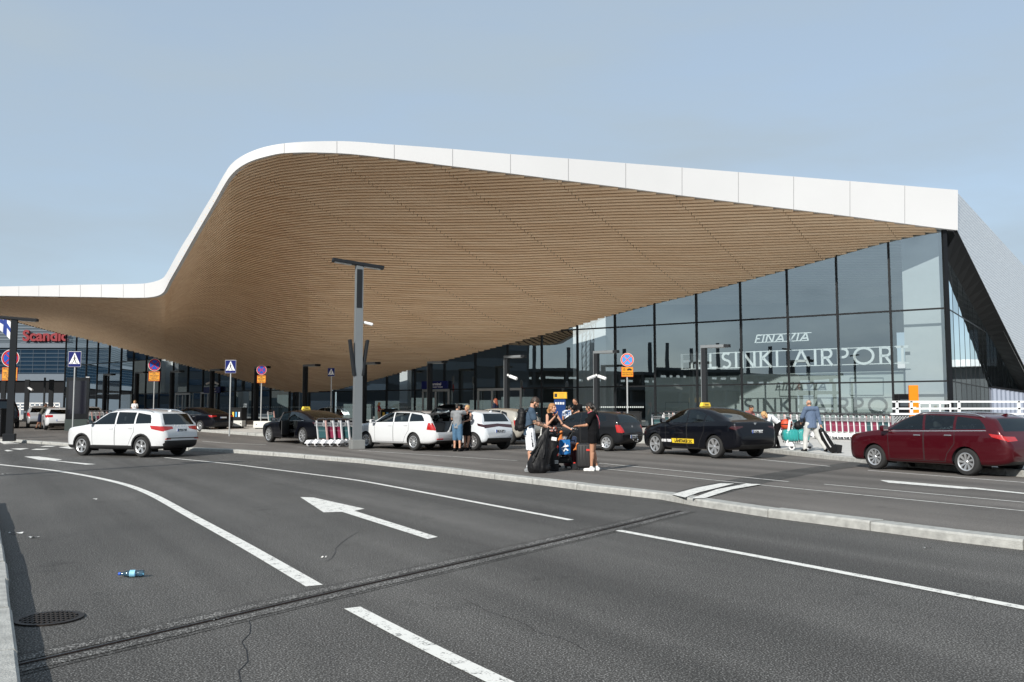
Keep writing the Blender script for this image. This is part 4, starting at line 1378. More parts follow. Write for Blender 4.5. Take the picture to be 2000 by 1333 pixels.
# ------------------------------------------------------------------ plaza furniture
M_BIN = mat('black bin shell', (0.010, 0.011, 0.012), 0.5, var=0.2, spec=0.2)
M_CONC = mat('white concrete block', (0.62, 0.62, 0.59), 0.8, var=0.08, scale=4, bump=0.2, bscale=40)
def bins(u0, u1, v0, vb, Y, label, stickers=True):
    a, b = P(u0, vb, Y), P(u1, vb, Y)
    zt = P(u0, v0, Y).z; zb = 0.2 + rise(Y)
    w = b.x - a.x; h = zt - zb
    o = thing('recycling_bin', label, 'bin', ((a.x + b.x) / 2, Y, zb), radians(-14), 'black recycling bins on the plaza')
    mb = MB(); mb.rbox((0, 0, h / 2), (w, 0.7, h), 0.02); mb.build('bin_body', M_BIN, o)
    mb = MB(); mb.rbox((0, 0, h + 0.02), (w * 1.03, 0.74, 0.06), 0.01); mb.build('lid', M_BIN, o)
    if stickers:
        for k, c in ((-0.28, (0.75, 0.5, 0.06)), (0.0, (0.05, 0.3, 0.6)), (0.28, (0.7, 0.72, 0.72))):
            mb = MB(); mb.box((k * w, -0.355, h * 0.68), (w * 0.15, 0.012, h * 0.26)); mb.build('sorting_label', mat('label %.2f' % k, c, 0.5), o)
    else:
        mb = MB(); mb.box((0.22 * w, -0.355, h * 0.62), (w * 0.14, 0.012, h * 0.3)); mb.build('sorting_label', S_WHITE, o)
    return o
bins(455, 478, 798, 823, 60, 'black recycling bin with three coloured labels right of the crossing sign')
bins(746, 774, 800, 828, 67, 'black recycling bin with coloured labels behind the woman in red')
bins(-8, 13, 800, 855, 44, 'black recycling bin with coloured labels cut by the left edge')
bins(1212, 1252, 806, 850, 45, 'black recycling bin with one white label behind the black hatchback', False)
def block(u0, u1, v0, v1, Y, label, d=0.6):
    a, b = P(u0, v1, Y), P(u1, v1, Y)
    zt = P(u0, v0, Y).z; zb = P(u0, v1, Y).z
    o = thing('concrete_bench', label, 'bench', ((a.x + b.x) / 2, Y + d / 2, zb), radians(-6), 'white concrete blocks along the plaza edge')
    mb = MB(); mb.rbox((0, 0, (zt - zb) / 2 + 0.04), (b.x - a.x, d, zt - zb - 0.08), 0.03); mb.build('block', M_CONC, o)
    mb = MB(); mb.box((0, 0, 0.02), (b.x - a.x - 0.2, d - 0.15, 0.12)); mb.build('plinth', M_BIN, o)
    mb = MB()
    for s in (-1, 1): mb.tube((s * (b.x - a.x) * 0.4, -d / 2 - 0.01, (zt - zb) * 0.6), (s * (b.x - a.x) * 0.4, -d / 2 + 0.02, (zt - zb) * 0.6), 0.03, n=8)
    mb.build('lifting_sockets', M_BIN, o)
block(446, 474, 822, 836, 57, 'short white concrete block behind the crossing sign')
block(494, 560, 823, 839, 55, 'white concrete block under the lone trolley')
block(698, 740, 828, 848, 52, 'white concrete block right of the tall lamp post')
block(1040, 1150, 838, 860, 45, 'long white concrete block behind the group of travellers', 0.5)
block(1380, 1470, 840, 861, 41.5, 'white concrete block between the hatchback and the black taxi')
def pylon():
    b = PG(150, 845, 0.0); Y = b.y
    a, c = P(127, 845, Y), P(172, 845, Y)
    zt = P(150, 738, Y).z
    o = thing('information_pylon', 'tall glossy black information pylon behind the blue crossing sign', 'pylon', ((a.x + c.x) / 2, Y, b.z), radians(20))
    w = c.x - a.x; h = zt - b.z
    gl = mat('gloss black', (0.008, 0.008, 0.010), 0.12, spec=0.8)
    mb = MB(); mb.rbox((0, 0, h * 0.62), (w * 0.9, 0.5, h * 0.76), 0.015); mb.build('screen_housing', gl, o)
    mb = MB(); mb.rbox((0, 0, h * 0.12), (w * 0.92, 0.52, h * 0.24), 0.015); mb.build('foot', mat('grey green foot', (0.06, 0.075, 0.07), 0.3), o)
    mb = MB(); mb.box((0, -0.256, h * 0.64), (w * 0.7, 0.01, h * 0.6)); mb.build('screen', mat('unlit screen', (0.012, 0.012, 0.02), 0.06, spec=0.9), o)
    mb = MB(); mb.box((w * 0.36, 0, h * 1.01), (0.2, 0.1, 0.05)); mb.build('sensor', S_WHITE, o)
pylon()
def info_tower():
    Y = 50.0
    a, b = P(1083, 830, Y), P(1105, 830, Y)
    z0, zm, zt = 0.2, P(1090, 779, Y).z, P(1090, 766.5, Y).z
    o = thing('information_pillar', 'blue information pillar with a yellow head board behind the blonde woman', 'sign', ((a.x + b.x) / 2, Y, z0), radians(-8))
    w = b.x - a.x
    mb = MB(); mb.rbox((0, 0, (zm - z0) / 2), (w, 0.4, zm - z0), 0.01); mb.build('pillar', mat('deep blue', (0.006, 0.032, 0.13), 0.4, spec=0.2), o)
    mb = MB(); mb.rbox((0.03, 0, (zm + zt) / 2 - z0), (w * 1.16, 0.5, zt - zm), 0.01); hd = mb.build('head_board', mat('sun yellow', (0.68, 0.36, 0.01), 0.5), o)
    mb = MB(); mb.box((-w * 0.34, -0.255, (zm + zt) / 2 - z0), (w * 0.24, 0.008, (zt - zm) * 0.55)); mb.build('pictogram', S_BLK, hd)
    mb = MB()
    for k in range(4): mb.box((w * 0.16, -0.255, (zm + zt) / 2 - z0 + (1.5 - k) * 0.07), (w * (0.5 - 0.04 * k), 0.008, 0.03))
    mb.build('small_print', mat('faint print', (0.45, 0.27, 0.02), 0.5), hd)
    mb = MB()
    for k in range(4):
        mb.tube((-w * 0.33 + k * w * 0.22, -0.205, (zm - z0) - 0.2), (-w * 0.33 + k * w * 0.22, -0.203, (zm - z0) - 0.33), 0.05, n=4)
    mb.build('service_icons', S_WHITE, o)
info_tower()
def terminal_signs():
    for (u0, u1, v0, v1, lab, big) in ((828, 878, 745, 760, 'blue Terminal sign with white lettering above the narrow doors', 'Terminal'), (403, 434, 756, 768, 'blue Terminal sign above the left doors, half hidden by a lamp', 'Terminal')):
        a, b = on_wall(u0, v1), on_wall(u1, v1)
        z0, z1 = on_wall((u0 + u1) / 2, v1).z, on_wall((u0 + u1) / 2, v0).z
        e = flat(b) - flat(a); w = e.length; e.normalize()
        out = Vector((e.y, -e.x, 0)); out = out if out.y < 0 else -out
        c = (flat(a) + flat(b)) / 2 + out * 0.22
        o = thing('terminal_sign', lab, 'sign', (c.x, c.y, z0), atan2(e.y, e.x), 'blue signs over the doors')
        mb = MB(); mb.rbox((0, 0, (z1 - z0) / 2), (w, 0.16, z1 - z0), 0.01); mb.build('sign_board', mat('terminal blue', (0.008, 0.014, 0.10), 0.4, spec=0.2), o)
        mb = MB(); h = z1 - z0
        text_into(mb, big, h * 0.5, (1, 0, 0), (0, 0, 1), (w * 0.06, -0.085, h * 0.45), depth=0.004, bold=0.004)
        text_into(mb, 'Terminaali / Terminal', h * 0.22, (1, 0, 0), (0, 0, 1), (w * 0.1, -0.085, h * 0.16), depth=0.004, bold=0.002)
        mb.build('lettering', S_WHITE, o)
terminal_signs()
def orange_totem():
    Y = 31.0
    a, b = P(1778, 840, Y), P(1795, 840, Y)
    z0 = 0.24 + rise(Y); zt = P(1786, 753, Y).z
    o = thing('orange_totem', 'bright orange ticket totem standing behind the white railing', 'totem', ((a.x + b.x) / 2, Y, z0), radians(-18))
    w = b.x - a.x
    mb = MB(); mb.rbox((0, 0, (zt - z0) / 2), (w, 0.2, zt - z0), 0.01, 0); mb.build('totem_body', mat('totem orange', (0.72, 0.20, 0.004), 0.45, var=0.03, spec=0.2), o)
    mb = MB(); mb.box((0, -0.105, (zt - z0) * 0.66), (w * 0.4, 0.006, 0.02))
    mb.box((w * 0.12, -0.105, (zt - z0) * 0.42), (w * 0.16, 0.006, 0.5)); mb.build('white_marks', S_WHITE, o)
    # dark ticket kiosk half hidden behind it
    a, b = P(1752, 830, 36), P(1778, 830, 36)
    k = thing('ticket_kiosk', 'dark ticket kiosk left of the orange totem', 'kiosk', ((a.x + b.x) / 2, 36, 0.3), 0)
    zt = P(1760, 770, 36).z - 0.3
    mb = MB(); mb.rbox((0, 0, zt / 2), (b.x - a.x, 0.4, zt), 0.02); mb.build('kiosk_body', M_BLACK, k)
    mb = MB(); mb.box((0, -0.205, zt * 0.82), (0.4, 0.01, zt * 0.14)); mb.build('screen', mat('kiosk screen', (0.05, 0.06, 0.07), 0.1), k)
orange_totem()
def ramp():
    Y = 29.0
    x0, x1 = P(1743, 810, Y).x, 34.0
    zt, zb = P(1800, 809, Y).z, 0.24
    M_RW = mat('white rail paint', (0.80, 0.81, 0.82), 0.4, var=0.03)
    o = thing('ramp_guard', 'white ramp railing above a perforated panel at the right', 'railing', (x0, Y, zb))
    n = 12; ln = x1 - x0
    rail = MB()
    for v in (785, 798.5):
        z = P(1800, v, Y).z - zb
        rail.box((ln / 2, 0, z), (ln, 0.05, 0.055))
    rail.box((ln / 2, 0, zt - zb), (ln + 0.1, 0.12, 0.06))
    rail.build('rail', M_RW, o)
    for i, u in enumerate([1752, 1780, 1873, 1990, 2100]):
        x = P(u, 800, Y).x - x0
        mb = MB(); zz = P(1800, 784, Y).z - zb
        mb.box((x, 0, (zt - zb + zz) / 2), (0.08, 0.05, zz - zt + zb)); mb.build('rail_post', M_RW, o)
    # perforated panel: real lattice of fine wires
    mb = MB(); h = zt - zb - 0.06
    step = 0.09
    for k in range(int((ln + h) / step)):
        xa = k * step - h
        a = Vector((max(xa, 0), 0, (max(xa, 0) - xa))); b = Vector((min(xa + h, ln), 0, min(xa + h, ln) - xa))
        if b.x - a.x > 0.02: mb.tube(a, b, 0.012, n=4, cap=False)
        a2 = Vector((max(xa, 0), 0.01, h - (max(xa, 0) - xa))); b2 = Vector((min(xa + h, ln), 0.01, h - (min(xa + h, ln) - xa)))
        if b2.x - a2.x > 0.02: mb.tube(a2, b2, 0.012, n=4, cap=False)
    mb.build('wire_panel', mat('panel wire', (0.42, 0.43, 0.44), 0.5, 0.5), o)
    mb = MB()
    for i in range(7): mb.box((i * ln / 6, 0, h / 2), (0.06, 0.06, h))
    mb.build('panel_frame', mat('panel frame', (0.35, 0.36, 0.37), 0.5, 0.4), o)
    # second railing a little farther back
    Y2 = 37.0
    xa, xb = P(1756, 800, Y2).x, P(1856, 800, Y2).x
    o2 = thing('plaza_railing', 'short white railing behind the ramp near the glass corner', 'railing', (xa, Y2, 0.24 + rise(Y2)))
    zr = P(1800, 788, Y2).z - 0.24 - rise(Y2)
    mb = MB()
    for k in (1.0, 0.72): mb.box(((xb - xa) / 2, 0, zr * k), (xb - xa, 0.05, 0.05))
    mb.build('rail', M_RW, o2)
    for i in range(6):
        mb = MB(); mb.box(((xb - xa) * i / 5, 0, zr / 2), (0.05, 0.05, zr)); mb.build('rail_post', M_RW, o2)
    # corrugated wall at the right edge
    Y3 = 45.0
    xa, xb = P(1938, 800, Y3).x, P(2300, 800, Y3).x
    o3 = thing('corrugated_wall', 'blue grey corrugated wall under the mesh screen at the right edge', 'wall', (xa, Y3, 0.3))
    mb = MB()
    m = int((xb - xa) / 0.11); L, R = [], []
    for i in range(m):
        x = i * 0.11; z = P(1938, 757, Y3).z - 0.3 - x * 0.16
        yy = 0.04 if i % 2 else 0.0
        L.append((x, yy, max(z, 1.0))); R.append((x, yy, 0))
    mb.strip(L, R); mb.strip([(x, y + 0.2, z) for x, y, z in L], [(x, y + 0.2, z) for x, y, z in R]); mb.strip(L, [(x, y + 0.2, z) for x, y, z in L])
    mb.build('cladding', mat('blue grey cladding', (0.26, 0.29, 0.36), 0.5, 0.3, var=0.08), o3)
    mb = MB(); mb.tube((0, -0.02, P(1938, 757, Y3).z - 0.27), (xb - xa, -0.02, 1.2), 0.05, n=6); mb.build('coping', M_BLACK, o3)
ramp()
def left_railing():
    Y = 84.0
    M_RW = mat('white rail paint', (0.80, 0.81, 0.82), 0.4)
    a, b = P(30, 797, Y), P(116, 797, Y)
    o = thing('forecourt_railing', 'white railing in front of the hotel behind the hatchback', 'railing', (a.x, Y, P(30, 806, Y).z))
    w = b.x - a.x; h = P(30, 788, Y).z - P(30, 806, Y).z
    mb = MB()
    for k in (1.0, 0.66, 0.33): mb.box((w / 2, 0, h * k), (w, 0.06, 0.09))
    mb.build('rail', M_RW, o)
    for i in range(10):
        mb = MB(); mb.box((w * i / 9, 0, h / 2 - 0.4), (0.09, 0.06, h + 0.8)); mb.build('rail_post', M_RW, o)
    for i, (u, lab) in enumerate(((8, 'square dark canopy post at the far left behind the signs'), (54, 'square dark canopy post left of the man at the hatchback'), (101, 'square dark canopy post right of the man at the hatchback'), (88, 'thin dark canopy post between the two square posts'))):
        Yp = 78.0
        q = P(u, 742 if u != 88 else 738, Yp)
        z0 = 0.2 + rise(Yp)
        p = thing('canopy_post', lab, 'post', (q.x, Yp, z0), radians(15))
        wd = 0.34 if u != 88 else 0.14
        mb = MB(); mb.box((0, 0, (q.z - z0) / 2), (wd, wd, q.z - z0)); mb.build('shaft', M_LAMPD, p)
        mb = MB(); mb.box((0, 0, 0.1), (wd * 1.5, wd * 1.5, 0.2)); mb.build('foot', M_LAMPD, p)
left_railing()
def flag():
    Y = 88.0
    hoist = P(-3, 612, Y); z0 = 0.3
    o = thing('flag', 'white flag with a blue cross waving beside the hotel front', 'flag', (hoist.x, Y, hoist.z))
    n, m = 22, 12
    W, H = 2.6, 1.75
    mb = MB(); vs = []
    for i in range(n + 1):
        s = i / n
        for j in range(m + 1):
            t = j / m
            x = s * W * 0.72
            z = -t * H - 1.15 * s ** 1.1 + 0.16 * sin(5 * s + 1.2 * t)
            y = 0.28 * sin(6.5 * s - 1.5 * t) * s
            vs.append((x, y, z))
    for i in range(n):
        for j in range(m):
            blue = (6 <= i <= 9) or (4 <= j <= 6)
            mb.add([vs[i * (m + 1) + j], vs[(i + 1) * (m + 1) + j], vs[(i + 1) * (m + 1) + j + 1], vs[i * (m + 1) + j + 1]], [(0, 1, 2, 3)], 1 if blue else 0)
    mb.build('cloth', [mat('flag white', (0.70, 0.72, 0.76), 0.8), mat('flag blue', (0.015, 0.045, 0.25), 0.8)], o, 60)
    p = thing('flagpole', 'slim white flagpole at the left edge', 'flagpole', (hoist.x - 0.05, Y, z0))
    mb = MB(); mb.tube((0, 0, 0), (0, 0, hoist.z - z0 + 0.6), 0.07, 0.045, 10); mb.build('mast', S_WHITE, p, 40)
    mb = MB(); mb.ell((0, 0, hoist.z - z0 + 0.65), (0.08, 0.08, 0.08)); mb.build('finial', S_WHITE, p, 40)
flag()
# ------------------------------------------------------------------ cars
def car_paint(name, col, rough=0.28, metal=0.0, coat=1.0, spec=0.5):
    return mat(name, col, rough, metal, 0.03, 2.0, coat=coat, spec=spec, back=(0.02, 0.02, 0.022))
P_WHITE = car_paint('white car paint', (0.60, 0.61, 0.62), 0.35)
P_BLACK = car_paint('black car paint', (0.003, 0.0035, 0.006), 0.3, coat=0.55, spec=0.1)
P_GREYB = car_paint('charcoal car paint', (0.009, 0.010, 0.012), 0.3, coat=0.5, spec=0.15)
P_RED = car_paint('dark red car paint', (0.058, 0.003, 0.007), 0.3, 0.2, coat=0.6, spec=0.2)
P_SILV = car_paint('champagne car paint', (0.46, 0.43, 0.37), 0.35, 0.4)
P_SILG = car_paint('silver car paint', (0.42, 0.43, 0.44), 0.35, 0.5)
P_PALE = car_paint('pale white car paint', (0.60, 0.63, 0.66), 0.35)
C_GLASS = glass('tinted car glass', (0.30, 0.34, 0.35), 0.06, 1.5)
C_GLASSD = glass('dark privacy glass', (0.04, 0.045, 0.05), 0.07, 1.5)
C_CLEAR = glass('clear car glass', (0.55, 0.62, 0.62), 0.06, 1.5)
C_TRIM = mat('black plastic trim', (0.016, 0.016, 0.017), 0.6, var=0.15)
C_TYRE = mat('tyre rubber', (0.018, 0.018, 0.018), 0.85, var=0.2, scale=12)
C_RIM = mat('alloy rim', (0.62, 0.63, 0.64), 0.3, 0.75, var=0.04)
C_CAB = mat('cabin trim', (0.035, 0.035, 0.038), 0.8, var=0.2)
C_SEAT = mat('light seat cloth', (0.16, 0.16, 0.16), 0.9, var=0.1)
C_TAIL = mat('tail lamp red', (0.40, 0.010, 0.008), 0.15, coat=1.0, var=0.15, scale=12)
C_TAILD = mat('smoked tail lamp', (0.035, 0.004, 0.005), 0.12, coat=0.6, var=0.3, scale=15)
C_HEAD = mat('headlamp lens', (0.55, 0.58, 0.60), 0.1, coat=1.0)
C_CHR = mat('chrome strip', (0.75, 0.76, 0.78), 0.15, 0.9, var=0.02)
C_PLATE = mat('plate white', (0.72, 0.73, 0.74), 0.5, var=0.02)
C_SEAM = mat('panel gap', (0.02, 0.02, 0.02), 0.8)

KINDS = {
 'wagon': dict(top=[(0, .44), (.006, .52), (.022, .585), (.07, .63), (.16, .675), (.25, .715), (.30, .79), (.40, .935), (.46, .98), (.56, 1.0), (.72, .985), (.86, .945), (.90, .915), (.935, .79), (.962, .665), (.982, .585), (.997, .50), (1, .45)],
   belt=[(0, .64), (.25, .67), (.92, .715)],
   win=[[(.305, .695), (.525, .705), (.505, .95), (.43, .935), (.36, .82)], [(.54, .705), (.705, .715), (.695, .935), (.52, .95)], [(.72, .72), (.885, .735), (.87, .80), (.835, .885), (.71, .93)]],
   doors=[[(.305, .69), (.53, .70), (.53, .20), (.31, .20)], [(.535, .70), (.715, .71), (.715, .50), (.67, .33), (.655, .20), (.535, .20)]],
   rearwin=(.70, .90, .72, .60), wsw=(.735, .93)),
 'suv': dict(top=[(0, .44), (.006, .51), (.022, .565), (.065, .61), (.16, .645), (.245, .68), (.30, .76), (.41, .94), (.48, .985), (.60, 1.0), (.76, .985), (.88, .945), (.915, .92), (.945, .79), (.972, .65), (.985, .58), (.997, .50), (1, .45)],
   belt=[(0, .62), (.25, .645), (.92, .69)],
   win=[[(.295, .668), (.525, .675), (.51, .935), (.43, .915), (.35, .78)], [(.54, .675), (.715, .685), (.705, .925), (.525, .935)], [(.73, .69), (.875, .70), (.865, .80), (.845, .875), (.72, .92)]],
   doors=[[(.30, .665), (.53, .67), (.53, .235), (.31, .235)], [(.535, .67), (.72, .68), (.72, .52), (.69, .37), (.665, .235), (.535, .235)]],
   rearwin=(.67, .90, .74, .62), wsw=(.70, .93)),
 'hatch': dict(top=[(0, .44), (.008, .50), (.028, .565), (.08, .62), (.16, .66), (.235, .70), (.29, .79), (.40, .945), (.48, .99), (.58, 1.0), (.74, .985), (.87, .94), (.905, .91), (.94, .77), (.966, .63), (.985, .56), (.997, .48), (1, .43)],
   belt=[(0, .62), (.24, .665), (.92, .72)],
   win=[[(.285, .69), (.52, .705), (.505, .945), (.42, .93), (.34, .80)], [(.535, .705), (.72, .725), (.70, .93), (.52, .945)], [(.735, .73), (.83, .74), (.80, .87), (.715, .92)]],
   doors=[[(.29, .685), (.525, .70), (.525, .19), (.30, .19)], [(.53, .70), (.725, .72), (.725, .50), (.68, .33), (.66, .19), (.53, .19)]],
   rearwin=(.70, .90, .74, .62), wsw=(.72, .93)),
 'fastback': dict(top=[(0, .40), (.006, .46), (.026, .53), (.09, .60), (.18, .65), (.25, .70), (.31, .80), (.42, .95), (.50, .993), (.55, 1.0), (.66, .975), (.78, .89), (.88, .78), (.93, .725), (.962, .70), (.975, .64), (.99, .54), (.998, .47), (1, .42)],
   belt=[(0, .60), (.25, .655), (.95, .70)],
   win=[[(.30, .68), (.52, .685), (.505, .945), (.44, .93), (.365, .81)], [(.535, .685), (.685, .695), (.70, .85), (.64, .91), (.52, .945)], [(.70, .70), (.80, .715), (.775, .765), (.715, .835)]],
   doors=[[(.30, .675), (.525, .68), (.525, .185), (.31, .185)], [(.53, .68), (.70, .69), (.70, .52), (.66, .34), (.64, .185), (.53, .185)]],
   rearwin=(.745, .955, .70, .56), wsw=(.72, .93)),
 'van': dict(top=[(0, .34), (.006, .42), (.02, .48), (.07, .52), (.13, .55), (.18, .60), (.23, .70), (.33, .92), (.38, .965), (.48, 1.0), (.75, 1.0), (.93, .985), (.962, .95), (.978, .80), (.988, .60), (.996, .45), (1, .35)],
   belt=[(0, .50), (.2, .54), (.95, .56)],
   win=[[(.22, .56), (.40, .565), (.39, .90), (.34, .88)], [(.42, .565), (.66, .57), (.66, .90), (.41, .90)], [(.68, .57), (.92, .58), (.91, .90), (.68, .90)]],
   doors=[[(.22, .555), (.405, .56), (.405, .16), (.23, .16)], [(.41, .56), (.67, .56), (.67, .16), (.41, .16)]],
   rearwin=(.58, .90, .80, .72), wsw=(.60, .92)),
}
BOT = [(0, .27), (.015, .20), (.06, .155), (.5, .15), (.9, .165), (.965, .20), (.99, .25), (1, .31)]
WID = [(0, .66), (.008, .76), (.025, .85), (.06, .93), (.13, .98), (.22, 1.0), (.78, 1.0), (.88, .975), (.945, .925), (.975, .87), (.992, .80), (1, .73)]

def inside(poly, x, y):
    c = False; n = len(poly); j = n - 1
    for i in range(n):
        xi, yi = poly[i]; xj, yj = poly[j]
        if (yi > y) != (yj > y) and x < (xj - xi) * (y - yi) / (yj - yi) + xi: c = not c
        j = i
    return c
WHEELS = {}
def wheel_meshes(r, style, ratio):
    key = (round(r, 3), style, ratio)
    if key in WHEELS: return WHEELS[key]
    ri = r * ratio
    t = MB(); w = 0.105
    t.lathe([(ri, -w), (ri + 0.02, -w - .004), (r - 0.03, -w - 0.002), (r - 0.008, -w + 0.02), (r, -w + 0.045), (r, w - 0.045), (r - 0.008, w - 0.02), (r - 0.03, w + .002), (ri + 0.02, w + .004), (ri, w)], 36, 0, 'y')
    t.lathe([(ri, w - 0.035), (0.02, w - 0.055)], 36, 0, 'y'); t.lathe([(ri, -w), (0.02, -w)], 24, 0, 'y')
    o = t.build('wheel', C_TYRE, None, 35); tm = o.data; bpy.data.objects.remove(o)
    m = MB()
    m.lathe([(ri + 0.004, w - 0.03), (ri + 0.004, w + 0.006), (ri - 0.006, w + 0.008), (ri - 0.026, w - 0.002), (ri - 0.030, w - 0.03)], 36, 0, 'y')
    n = {'multi': 10, 'five': 5, 'turbine': 9, 'steel': 7, 'blade': 6}[style]
    for k in range(n):
        a = 2 * pi * k / n
        def sp(r0, r1, w0, w1, da=0.0, twist=0.0):
            d0 = Vector((cos(a + da), 0, sin(a + da))); d1 = Vector((cos(a + da + twist), 0, sin(a + da + twist)))
            q0 = Vector((-d0.z, 0, d0.x)); q1 = Vector((-d1.z, 0, d1.x))
            y0, y1 = w - 0.022, w - 0.004
            vs = [d0 * r0 - q0 * w0, d0 * r0 + q0 * w0, d1 * r1 + q1 * w1, d1 * r1 - q1 * w1]
            fr_ = [(v.x, y0 if i < 2 else y1, v.z) for i, v in enumerate(vs)]
            bk = [(v.x, w - 0.05, v.z) for v in vs]
            m.add(fr_ + bk, [(0, 1, 2, 3), (7, 6, 5, 4), (0, 4, 5, 1), (1, 5, 6, 2), (2, 6, 7, 3), (3, 7, 4, 0)])
        if style == 'multi': sp(ri * .16, ri - .015, .016, .020)
        elif style == 'five':
            sp(ri * .14, ri - .015, .03, .022, -0.13); sp(ri * .14, ri - .015, .03, .022, 0.13)
        elif style == 'turbine': sp(ri * .16, ri - .015, .016, .030, 0, 0.28)
        elif style == 'steel': sp(ri * .14, ri - .012, .026, .042)
        elif style == 'blade': sp(ri * .16, ri - .012, .03, .062, 0, 0.15)
    m.lathe([(0.001, w - 0.008), (ri * .13, w - 0.010), (ri * .20, w - 0.022), (ri * .20, w - 0.05)], 20, 0, 'y')
    o = m.build('rim', C_RIM, None, 35); rm = o.data; bpy.data.objects.remove(o)
    WHEELS[key] = (tm, rm)
    return tm, rm

def make_car(kind, L, W, H, wb, fo, r, paint, label, loc, yaw, plate=None, rim='multi', ratio=0.66, glassm=None, rearglass=None,
             cladding=False, rails=False, tail=None, tailm=None, taxi=False, open_gate=False, open_door=None, group=None, name='parked_car', cat='car',
             trim_rear=0.30, chrome=False, roofm=None):
    K = KINDS[kind]
    glassm = glassm or C_GLASS; rearglass = rearglass or C_GLASSD
    ft = pchip([(a * L, b * H) for a, b in K['top']]); fb = pchip([(a * L, b * H) for a, b in BOT])
    fw = pchip([(a * L, b * W / 2) for a, b in WID]); fbl = lin([(a * L, b * H) for a, b in K['belt']])
    def section(s):
        zt, zb, w = ft(s), fb(s), fw(s)
        crown = 0.045
        zbe = min(fbl(s), zt - crown)
        zb = min(zb, zbe - 0.1)
        h = zt - zbe
        pts = [(0, zb), (.5 * w, zb), (.86 * w, zb), (.945 * w, zb + .035), (.98 * w, zb + .11)]
        z0 = zb + .11
        if z0 > zbe - .06: z0 = zb + (zbe - zb) * .4; pts[4] = (.98 * w, z0); pts[3] = (.945 * w, zb + (z0 - zb) * .4)
        for f, k in ((.25, .995), (.45, 1.0), (.62, 1.0), (.78, .997), (.90, .985), (1.0, .965)):
            pts.append((w * k, lerp(z0, zbe, f)))
        wbl = .965 * w
        wr = max(wbl - .34 * h - 0.01, .55 * wbl)
        re = min(.10, .5 * h)
        for f in (.2, .4, .6, .8, 1.0):
            pts.append((lerp(wbl, wr, f) + .018 * sin(pi * f) * min(1, h / .3), zbe + f * (h - re)))
        c = 0.03 * min(1, h / .2) + .012
        for f, e in ((.985, .42), (.93, .14), (.80, .03), (.55, 0), (.28, 0), (0, 0)):
            pts.append((wr * f, zt - c * f * f - re * e * (1 if h > .1 else .6)))
        return pts
    st = [0, .008, .02, .04, .07, .11, .16, .22, .30]
    s = .40
    while s < L - .62: st.append(s); s += .085
    st += [L - x for x in (.60, .52, .45, .39, .33, .28, .23, .19, .155, .12, .09, .065, .045, .028, .014, .005, 0)]
    bm = bmesh.new()
    rows = []
    for s in st:
        half = section(s)
        ring = [bm.verts.new((L / 2 - s, y, z)) for y, z in half] + [bm.verts.new((L / 2 - s, -y, z)) for y, z in half[-2:0:-1]]
        rows.append(ring)
    n = len(rows[0])
    for a, b in zip(rows, rows[1:]):
        for i in range(n): bm.faces.new((a[i], a[(i + 1) % n], b[(i + 1) % n], b[i]))
    bm.faces.new(rows[0][::-1]); bm.faces.new(rows[-1])
    bmesh.ops.recalc_face_normals(bm, faces=bm.faces)
    lay = bm.faces.layers.int.new('part')
    def cut_poly(poly, proj, filt):
        """cut the shell along an outline given in side (s,z) or rear/front (y,z) view, return the faces inside"""
        us = [p[0] for p in poly]; vs = [p[1] for p in poly]
        def uv(c): return (L / 2 - c.x, c.z) if proj == 's' else (c.y, c.z)
        mg = 0.14
        def near(f):
            u, v = uv(f.calc_center_median())
            return min(us) - mg < u < max(us) + mg and min(vs) - mg < v < max(vs) + mg and filt(f)
        m = len(poly)
        for i in range(m):
            (u0, v0), (u1, v1) = poly[i], poly[(i + 1) % m]
            if abs(u1 - u0) + abs(v1 - v0) < 1e-5: continue
            fs = [f for f in bm.faces if near(f)]
            ge = set(fs)
            for f in fs: ge.update(f.edges); ge.update(f.verts)
            if proj == 's': co, no = Vector((L / 2 - u0, 0, v0)), Vector((v1 - v0, 0, (u1 - u0)))
            else: co, no = Vector((0, u0, v0)), Vector((0, -(v1 - v0), (u1 - u0)))
            bmesh.ops.bisect_plane(bm, geom=list(ge), dist=1e-5, plane_co=co, plane_no=no.normalized())
        res = []
        for f in bm.faces:
            c = f.calc_center_median(); u, v = uv(c)
            if inside(poly, u, v) and filt(f): res.append(f)
        return res
    side = lambda f: abs(f.normal.y) > .30 and abs(f.calc_center_median().y) > W * .22
    sideR = lambda f: abs(f.normal.y) >= abs(f.normal.x) and abs(f.calc_center_median().y) > W * .2
    rear = lambda f: f.normal.x < -.12 and f.calc_center_median().x < 0 and abs(f.normal.y) < max(.75, abs(f.normal.x))
    rearO = lambda f: f.normal.x < -.12 and f.calc_center_median().x < 0 and abs(f.normal.y) < abs(f.normal.x)
    front = lambda f: f.normal.x > .12 and f.calc_center_median().x > 0 and abs(f.normal.y) < .6
    ID = {'body': 0}; MATI = {}
    def part_id(nm):
        if nm not in ID: ID[nm] = len(ID)
        return ID[nm]
    def assign(fs, nm, only_body=True):
        i = part_id(nm)
        for f in fs:
            if f[lay] == 0 or not only_body: f[lay] = i
    xs_w = (fo, fo + wb)
    # wheel openings
    R = r + 0.045
    for s in xs_w:
        if cladding:
            ring = [(s + (R + .055) * cos(2 * pi * k / 20), r + (R + .055) * sin(2 * pi * k / 20)) for k in range(20)]
            assign(cut_poly(ring, 's', side), 'arch_trim')
        ring = [(s + R * cos(2 * pi * k / 20), r + R * sin(2 * pi * k / 20)) for k in range(20)]
        gone = cut_poly(ring, 's', side)
        bmesh.ops.delete(bm, geom=gone, context='FACES')
    # glass
    for i, w in enumerate(K['win']):
        pl = [(a * L, b * H) for a, b in w]
        fs = cut_poly(pl, 's', side)
        assign([f for f in fs if f.calc_center_median().y > 0], 'window_l%d' % i)
        assign([f for f in fs if f.calc_center_median().y < 0], 'window_r%d' % i)
